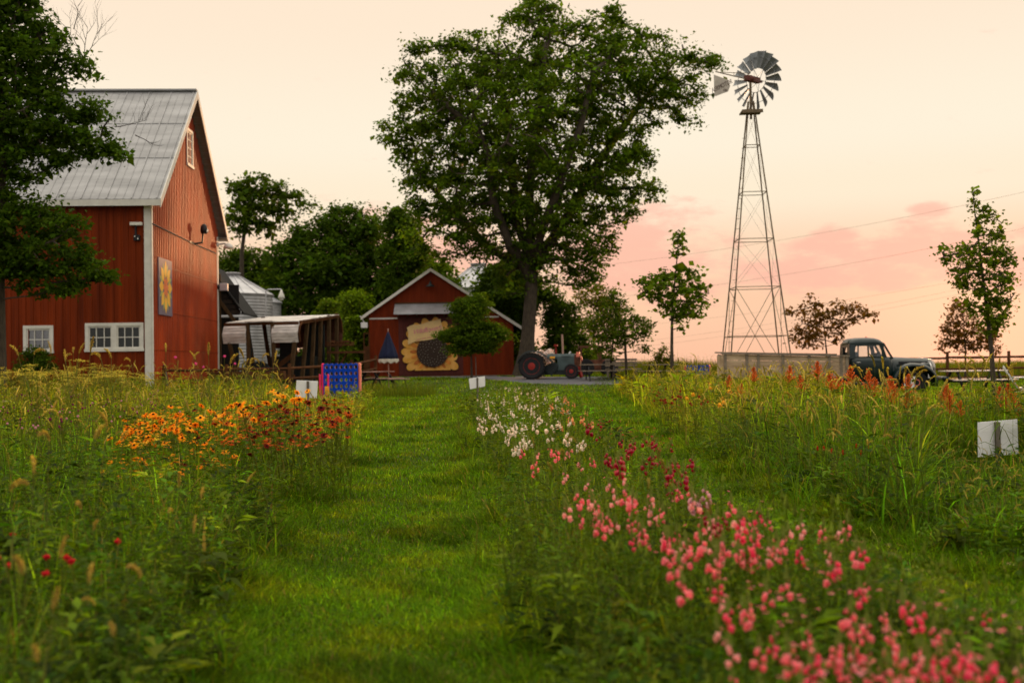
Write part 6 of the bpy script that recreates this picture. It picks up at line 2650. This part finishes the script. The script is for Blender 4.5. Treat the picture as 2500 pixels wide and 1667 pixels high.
ORA, GOLD, BRZ, MAR = (.95, .36, .015), (.95, .50, .03), (.50, .095, .012), (.16, .012, .010)
zo = lambda py: .34 + .44 * max(0, min(1, (1175 - py) / 180))
opoly = [(300, 1060), (330, 1020), (393, 990), (485, 985), (545, 1000), (590, 1010), (600, 1080), (575, 1143), (485, 1140), (378, 1170), (281, 1156), (250, 1110)]
odense = [(320, 1030), (345, 1010), (400, 1005), (470, 1015), (450, 1040), (400, 1050), (400, 1070), (350, 1090), (290, 1085)]
scatter(daisies(ORA, (.02, .012, .008), 4, 200, .038), pxspots(odense, 62, zo, .03) + pxspots(opoly, 50, zo, .05), None, 'orange daisy like bloom with dark centre, left bed', 'flower', 'orange rudbeckia in the left bed')
scatter(daisies(GOLD, (.03, .015, .01), 3, 210, .036), pxspots(opoly, 14, zo, .05) + pxspots([(545, 985), (600, 985), (600, 1025), (545, 1020)], 14, lambda py: .8, .03) + pxspots([(655, 940), (735, 938), (735, 975), (665, 990)], 14, lambda py: .92, .04),
        None, 'golden yellow daisy like bloom in the left bed', 'flower', 'golden rudbeckia in the left bed')
bpoly = [(520, 1000), (600, 990), (700, 975), (780, 970), (865, 978), (872, 1030), (830, 1060), (760, 1090), (700, 1100), (600, 1095), (520, 1080), (490, 1030)]
zb__ = lambda py: .52 + .28 * max(0, min(1, (1095 - py) / 120))
scatter(daisies(BRZ, (.015, .006, .005), 3, 220, .037), pxspots(bpoly, 82, zb__, .05), None, 'bronze orange daisy like bloom left of the mown path', 'flower', 'bronze rudbeckia left of the path')
scatter(daisies(MAR, (.02, .008, .006), 2, 230, .035), pxspots(bpoly, 48, zb__, .05) + pxspots(opoly, 14, zo, .04), None, 'dark maroon daisy like bloom left of the mown path', 'flower', 'maroon rudbeckia left of the path')


def globes(name, col, nproto, seed, r, h, sc=(1, 1, 1), nl=8, mt='petal', tipc=None):
    pr = []
    for i in range(nproto):
        gg = np.random.default_rng(seed + i)
        acc, top = stemmesh('s', h, nl, .05, .012, (.09, .125, .012), seed=seed + i, r=.0025)
        o = acc.build(name, MT['leaf'])
        o['h'] = h
        acc = NP()
        ball(acc, top, r, col, gg, 6, sc)
        if tipc:
            n_ = 26
            D = unit(gg.normal(0, 1, (n_, 3)))
            leaves(acc, top + D * r * .6, D, np.tile([0, 0, 1.], (n_, 1)), np.full(n_, r * .7), np.full(n_, r * .5), jitcol(tipc, n_, gg, .2))
        acc.build('flower_head', MT[mt], o)
        pr.append(o)
    return pr


cpoly = [(0, 960), (60, 950), (200, 955), (400, 950), (420, 1000), (330, 1010), (230, 1040), (150, 1050), (60, 1060), (0, 1010)]
scatter(globes('globe_flower', (.20, .015, .09), 2, 300, .0085, .7, tipc=(.30, .03, .13)), pxspots(cpoly, 75, lambda py: .80, .06), None, 'small purple globe flower at far left', 'flower', 'purple globe flowers in the left bed')
scatter(globes('globe_flower', (.55, .28, .33), 2, 305, .0085, .7, tipc=(.70, .42, .45)), pxspots(cpoly, 45, lambda py: .80, .06), None, 'small pale pink globe flower at far left', 'flower', 'pale pink globe flowers in the left bed')
scatter(globes('zinnia', (.45, .015, .02), 2, 310, .016, .5, (1.2, 1.2, .6), tipc=(.55, .02, .03)), [tuple(onz(px, py, .45)[:2]) + (.45,) for px, py in ((61, 1302), (218, 1320), (40, 1345), (135, 1357), (168, 1361), (196, 1368), (96, 1388), (14, 1388))], None,
        'small red zinnia low in the near left corner', 'flower', 'red zinnias near the left corner')
scatter(globes('cosmos', (.75, .10, .35), 1, 315, .022, 1.0, (1, 1, .5), tipc=(.85, .15, .42)), [tuple(onz(px, py, 1.34)[:2]) + (1.34,) for px, py in ((466, 893), (440, 868), (486, 870), (501, 866), (517, 886))] if False else
        [(pix(px, py, 24).x, 24 + k_ * .5, pix(px, py, 24 + k_ * .5).z) for k_, (px, py) in enumerate(((466, 892), (440, 869), (486, 871), (501, 867), (517, 887)))], None,
        'bright pink cosmos standing above the meadow before the barn gable', 'flower', 'pink cosmos in front of the barn gable')


def umbels(nproto, seed, col=(.46, .43, .05)):
    pr = []
    for i in range(nproto):
        gg = np.random.default_rng(seed + i)
        acc, top = stemmesh('s', 1.05, 18, .10, .018, (.12, .15, .012), seed=seed + i, r=.004, curve=.06)
        heads = []
        for k_ in range(5):
            a = k_ * 1.3 + gg.normal(0, .2)
            q = top + np.array([math.cos(a) * .09 * (k_ > 0), math.sin(a) * .09 * (k_ > 0), gg.normal(0, .03)])
            heads.append(q)
            b = top - [0, 0, .15]
            V = np.array([b + [.003, 0, 0], b - [.003, 0, 0], q - [.003, 0, 0], q + [.003, 0, 0]])
            acc.add(V, [np.array([[0, 1, 2, 3]])], np.tile([.12, .14, .03], (4, 1)))
        o = acc.build('yellow_umbel', MT['leaf'])
        o['h'] = 1.05
        acc = NP()
        for q in heads:
            n_ = 34
            a = gg.uniform(0, 6.28, n_)
            rr_ = .055 * np.sqrt(gg.uniform(0, 1, n_))
            P = q + np.stack([np.cos(a) * rr_, np.sin(a) * rr_, .02 - 6 * rr_ ** 2 + gg.normal(0, .004, n_)], 1)
            leaves(acc, P, gg.normal(0, 1, (n_, 3)) * [1, 1, .3], np.tile([0, 0, 1.], (n_, 1)), np.full(n_, .016), np.full(n_, .014), jitcol(col, n_, gg, .2))
        acc.build('flower_head', MT['petal'], o)
        pr.append(o)
    return pr


sp = []
while len(sp) < 150:
    yy_ = g.uniform(15, 33)
    px = g.uniform(-40, 300 if g.uniform() < .7 else 420)
    q = pix(px, 880, yy_)
    sp.append((q.x, yy_, 1.06 + g.normal(0, .10) + .05 * sstep(18, 30, yy_)))
scatter(umbels(3, 330), sp, None, 'tall yellow green umbel flower in front of the barn wall', 'flower', 'yellow umbels before the barn', tilt=.05)

# foxtail grass ----------------------------------------------------


def foxtails(nproto, seed, col=(.44, .32, .075), m=150, big=1.0):
    pr = []
    for i in range(nproto):
        gg = np.random.default_rng(seed + i)
        acc = NP()
        h, bend = .95, gg.uniform(.02, .16)
        K = 9
        pts = [np.array([bend * (k / K) ** 2.2, 0, h * k / K]) for k in range(K + 1)]
        # head arches over
        arch = gg.uniform(.2, 2.2)
        hd = [pts[-1]]
        d = unit(pts[-1] - pts[-2])
        ang = math.atan2(d[2], d[0])
        nH = 9
        L_ = gg.uniform(.10, .17) * big
        for k_ in range(nH):
            ang -= arch / nH
            hd.append(hd[-1] + np.array([math.cos(ang), 0, math.sin(ang)]) * L_ / nH)
        for a, b in zip(pts[:-1], pts[1:]):
            r = .0022
            V = np.array([c + np.array([math.cos(t) * r, math.sin(t) * r, 0]) for c in (a, b) for t in (0, 2.09, 4.19)])
            acc.add(V, [np.array([[0, 1, 4, 3], [1, 2, 5, 4], [2, 0, 3, 5]])], np.tile([.13, .14, .035], (6, 1)))
        n_ = 7
        P = np.stack([np.zeros(n_), np.zeros(n_), gg.uniform(.0, .6, n_)], 1)
        blades(acc, P, gg.uniform(.2, .4, n_), np.full(n_, .010), gg.uniform(.4, 1.1, n_), jitcol([.080, .11, .02], n_, gg, .2), gg, .6)
        o = acc.build('foxtail', MT['leaf'])
        o['h'] = h
        acc = NP()
        H_ = np.array(hd)
        t = gg.uniform(0, 1, m)
        P = np.stack([np.interp(t, np.linspace(0, 1, len(H_)), H_[:, q]) for q in range(3)], 1)
        T_ = unit(np.stack([np.interp(t, np.linspace(0, 1, len(H_)), np.gradient(H_[:, q])) for q in range(3)], 1))
        Rn = unit(gg.normal(0, 1, (m, 3)))
        D = unit(Rn + T_ * .9)
        prof_ = np.sin(np.clip(t * .93 + .07, 0, 1) * np.pi) ** .45
        leaves(acc, P, D, np.tile([0, 0, 1.], (m, 1)), .017 * prof_ + .003, np.full(m, .0062 if m > 100 else .011), jitcol(col, m, gg, .3, .1))
        rings = 8
        V, F = [], []
        for k_, p in enumerate(H_):
            q = k_ / (len(H_) - 1)
            rr_ = .0070 * big * math.sin(min(1, q * .9 + .1) * math.pi) ** .5 + .0008
            for s_ in range(5):
                a = 2 * math.pi * s_ / 5
                V.append(p + np.array([math.cos(a) * rr_ * .8, math.sin(a) * rr_, math.cos(a) * rr_ * .3]))
        for k_ in range(len(H_) - 1):
            for s_ in range(5):
                F.append([k_ * 5 + s_, k_ * 5 + (s_ + 1) % 5, (k_ + 1) * 5 + (s_ + 1) % 5, (k_ + 1) * 5 + s_])
        acc.add(np.array(V), [np.array(F)], jitcol(np.array(col) * .8, len(V), gg, .1))
        acc.build('seed_head', MT['leaf'], o)
        pr.append(o)
    return pr


def grspots(BED, n, y0, y1, hf, shift=0., beta=1.0, cond=None, e=.1):
    out_ = []
    while len(out_) < n:
        x, y = sampleg(400, y0, y1, beta, 1.0)
        x = x + shift * y
        k = INL(x, y, BED) & (edge_d(x, y, BED) > e) & (np.abs(x) < y * .52)
        if cond is not None:
            k &= cond(x, y)
        for a, b in zip(x[k], y[k]):
            out_.append((float(a), float(b), float(hf(a, b))))
    return out_[:n]


fx = foxtails(6, 400)
scatter(fx[:3], grspots(RBED, 195, 5.5, 30, lambda a, b: float(hr_(np.array([a]), np.array([b]))[0]) * g.uniform(.85, 1.2), .14, .6), None, 'golden foxtail seed head arching over the right bed', 'foxtail', 'foxtail grasses in the right bed')
nearfx = []
for (px, py, Y_) in ((160, 1068, 5.4), (95, 1070, 5.2), (60, 1190, 4.2), (38, 1155, 4.3), (92, 1215, 4.1), (265, 1235, 4.6), (190, 1040, 6), (222, 1425, 3.3), (330, 1500, 3.2), (300, 1380, 3.6), (140, 1560, 2.9), (420, 1300, 4.6), (480, 1220, 5.2), (395, 1190, 5.4),
                 (75, 1480, 3.0), (250, 1330, 3.9), (555, 1180, 6.2), (20, 1330, 3.4)):
    q = pix(px, py, Y_)
    nearfx.append((q.x, Y_, max(.3, q.z)))
farfx = [(pix(px, py, Y_).x, Y_, pix(px, py, Y_).z) for px, py, Y_ in [(g.uniform(60, 640), g.uniform(858, 885), g.uniform(12, 20)) for _ in range(22)]]
scatter(fx[3:], nearfx + farfx + grspots(LBED, 50, 3.2, 34, lambda a, b: float(hl(np.array([a]), np.array([b]))[0]) * g.uniform(1.0, 1.3), -.14, .8), None, 'golden foxtail seed head standing over the left bed', 'foxtail', 'foxtail grasses in the left bed', tilt=.16)
fy = foxtails(2, 420, (.32, .25, .05))
scatter(fy, grspots(PBED, 22, 4, 28, lambda a, b: g.uniform(.5, .72), 0), None, 'slim foxtail seed head among the snapdragons', 'foxtail', 'foxtail grasses in the middle bed')



def meshdata(o):
    out_ = []
    for q in [o] + list(o.children):
        me = q.data
        V = np.empty(len(me.vertices) * 3, np.float32)
        me.vertices.foreach_get('co', V)
        lv = np.empty(len(me.loops), np.int32)
        me.loops.foreach_get('vertex_index', lv)
        ls = np.empty(len(me.polygons), np.int32)
        me.polygons.foreach_get('loop_total', ls)
        st_ = np.empty(len(me.polygons), np.int32)
        me.polygons.foreach_get('loop_start', st_)
        C4 = np.empty(len(me.vertices) * 4, np.float32)
        me.color_attributes['Col'].data.foreach_get('color', C4)
        out_.append((V.reshape(-1, 3), [lv[st_[ls == k_][:, None] + np.arange(k_)[None]] for k_ in np.unique(ls)], C4.reshape(-1, 4)[:, :3]))
    return out_


def bake(acc, datas, x, y, h, h0, tilt=.12):
    for i in range(len(x)):
        d = datas[int(g.integers(len(datas)))]
        s_ = h[i] / h0
        Mr = np.array((Matrix.Rotation(g.uniform(0, 6.28), 3, 'Z') @ Matrix.Rotation(g.normal(0, tilt), 3, 'X') @ Matrix.Rotation(g.normal(0, tilt), 3, 'Y')))
        k_ = math.exp(g.normal(0, .22))
        for V, F, C_ in d:
            acc.add((V @ Mr.T) * s_ + np.array([x[i], y[i], G(x[i], y[i])]), F, np.clip(C_ * k_, 0, 1))


# foxtails too many to count, as one mass in the far parts of the beds
fz = foxtails(3, 440, (.50, .40, .085), 44, 1.35)
fd = [meshdata(o) for o in fz]
for o in fz:
    for ch in list(o.children):
        bpy.data.objects.remove(ch)
    bpy.data.objects.remove(o)
acc = NP()
x, y = sampleg(4200, 6.5, 40, .55, 1.0)
x = x + .14 * y
k = INL(x, y, RBED) & (np.abs(x) < y * .52)
x, y = x[k], y[k]
bake(acc, fd, x, y, hr_(x, y) * g.uniform(.8, 1.25, len(x)), .95)
x, y = sampleg(1500, 9, 39, .3, 1.0)
x = x - .14 * y
k = INL(x, y, LBED) & (np.abs(x) < y * .52)
x, y = x[k], y[k]
bake(acc, fd, x, y, hl(x, y) * g.uniform(.8, 1.25, len(x)), .95)
tag(acc.build('seed_heads', MT['leaf']), 'uncountable golden foxtail seed heads over the far parts of the beds', 'seed heads', kind='stuff')

bs = snapdragons((.16, .24, .02), 3, 180, .35, buds=(.22, .28, .03), nfl=(2, 3))
bd = [meshdata(o) for o in bs]
for o in bs:
    for ch in list(o.children):
        bpy.data.objects.remove(ch)
    bpy.data.objects.remove(o)
acc = NP()
x, y = sampleg(4200, 2.3, 30, .9, 1.1)
k = INL(x, y, PBED)
x, y = x[k], y[k]
bake(acc, bd, x, y, hp_(x, y) * g.uniform(.7, 1.18, len(x)), .6, .08)
tag(acc.build('budding_stems', MT['leaf']), 'countless green budding stems of the middle bed', 'undergrowth', kind='stuff')

# amaranth ---------------------------------------------------------


def amaranths(nproto, seed, col=(.62, .19, .04)):
    pr = []
    for i in range(nproto):
        gg = np.random.default_rng(seed + i)
        h = 1.15
        acc, top = stemmesh('s', h, 26, .17, .065, (.16, .18, .012), seed=seed + i, r=.007, curve=.05, leafz=(.3, .95))
        o = acc.build('amaranth', MT['leaf'])
        o['h'] = h + .30
        acc = NP()
        nb_ = 26
        for k_ in range(nb_):
            t = k_ / (nb_ - 1)
            base = top + np.array([0, 0, -.12 + .30 * t])
            a = k_ * 2.4
            ln = (.15 * (1 - t) ** .8 + .03) * gg.uniform(.75, 1.25)
            d = unit(np.array([math.cos(a) * 1.3 * (1 - t * .85), math.sin(a) * 1.3 * (1 - t * .85), 1.0]))
            m = 60
            tt = gg.uniform(0, 1, m)
            P = base + d * ln * tt[:, None]
            Rn = unit(gg.normal(0, 1, (m, 3)))
            D = unit(Rn + d * .8)
            rr_ = .020 * (1 - .6 * tt)
            leaves(acc, P, D, np.tile([0, 0, 1.], (m, 1)), rr_ + .010, np.full(m, .014), jitcol(col, m, gg, .40, .18))
        acc.build('plume', MT['petal'], o)
        pr.append(o)
    return pr


am = []
for (px, py, Y_) in [(1992, 868, 16), (1845, 885, 18), (1668 + 90, 905, 20), (1905, 880, 17), (2047, 893, 14), (2062, 878, 13.5), (2035, 905, 14.5), (2135, 886, 13), (2150, 905, 14), (2188, 898, 12.5), (2178, 905, 12), (2172, 925, 11.5), (2245, 935, 13), (2282, 920, 12.5),
                     (2335, 926, 12), (2330, 965, 11.2), (2440, 930, 12.5), (2425, 955, 12.2), (2462, 925, 12.8), (2455, 945, 13), (2378, 960, 12), (2500, 945, 12.4), (2098, 910, 13.5), (1790, 925, 16), (1960, 905, 15), (2225, 945, 12.4), (2308, 950, 11.4), (2478, 970, 12)]:
    q = pix(px, py, Y_)
    am.append((q.x, Y_, q.z))
scatter(amaranths(4, 500), am, None, 'rust orange amaranth plume rising above the right bed', 'amaranth', 'amaranth plumes in the right bed', tilt=.09)
# small red celosia in the right bed
scatter(globes('celosia', (.40, .035, .01), 2, 540, .009, .5, (1, 1, 2.6), tipc=(.62, .07, .03)), [tuple(onz(px, py, .5)[:2]) + (.5,) for px, py in ((2025, 1075), (2017, 1095), (2046, 1083), (2059, 1100), (2034, 1104), (2089, 1087), (2118, 1093), (1987, 1095), (2127, 1082))], None,
        'small scarlet plume low at the front of the right bed', 'flower', 'scarlet plumes at the front of the right bed')
# bronze coreopsis at the far left corner of the right bed
scatter(globes('coreopsis', (.25, .03, .015), 2, 550, .018, .6, (1, 1, .7), tipc=(.45, .08, .02)), pxspots([(1560, 945), (1640, 930), (1720, 940), (1760, 970), (1700, 990), (1620, 985)], 60, lambda py: .62, .07), None,
        'tiny bronze red bloom at the far end of the right bed', 'flower', 'bronze coreopsis in the far right bed')
scatter(globes('coreopsis', (.75, .42, .03), 1, 555, .024, .6, (1, 1, .6), tipc=(.80, .45, .04)), pxspots([(1580, 930), (1680, 925), (1800, 940), (1830, 1000), (1760, 990)], 26, lambda py: .66, .06), None,
        'tiny golden bloom at the far end of the right bed', 'flower', 'golden coreopsis in the far right bed')

# blooms too small and too many to count, one mass
acc = NP()
for (poly_, n_, zf_, cc_, r_) in ((bpoly, 420, zb__, BRZ, .026), (bpoly, 160, zb__, MAR, .022), (opoly, 260, zo, ORA, .024), (odense, 160, zo, GOLD, .024), (cpoly, 130, lambda py: .74, (.30, .05, .14), .012),
                          ([(0, 940), (500, 925), (700, 935), (660, 975), (300, 960), (0, 985)], 260, lambda py: .85, (.42, .26, .26), .012),
                          (wpoly, 260, lambda py: .60, WHITE, .018), ([(1410, 1010), (1640, 1050), (1640, 1110), (1460, 1050)], 60, lambda py: .58, CRIM, .020),
                          ([(1500, 945), (1700, 925), (1850, 960), (1700, 1010), (1560, 990)], 260, lambda py: .64, (.38, .10, .03), .018),
                          ([(1650, 930), (1850, 950), (1830, 1010), (1740, 1000)], 120, lambda py: .68, (.75, .50, .04), .020),
                          (pinkpoly, 150, lambda py: .42, PINK, .014)):
    S_ = np.array(pxspots(poly_, n_, zf_, .09))
    m = len(S_)
    P = np.stack([S_[:, 0], S_[:, 1], gz(S_[:, 0], S_[:, 1]) + S_[:, 2]], 1)
    for a in range(4):
        an = a * 1.57 + g.uniform(0, 1, m)
        D = np.stack([np.cos(an), np.sin(an), g.uniform(-.2, .5, m)], 1)
        leaves(acc, P, D, np.tile([0, 0, 1.], (m, 1)), np.full(m, r_) * g.uniform(.7, 1.3, m), np.full(m, r_ * .8), jitcol(cc_, m, g, .25, .12))
tag(acc.build('small_blooms', MT['petal']), 'countless tiny blooms scattered through the beds', 'blooms', kind='stuff')
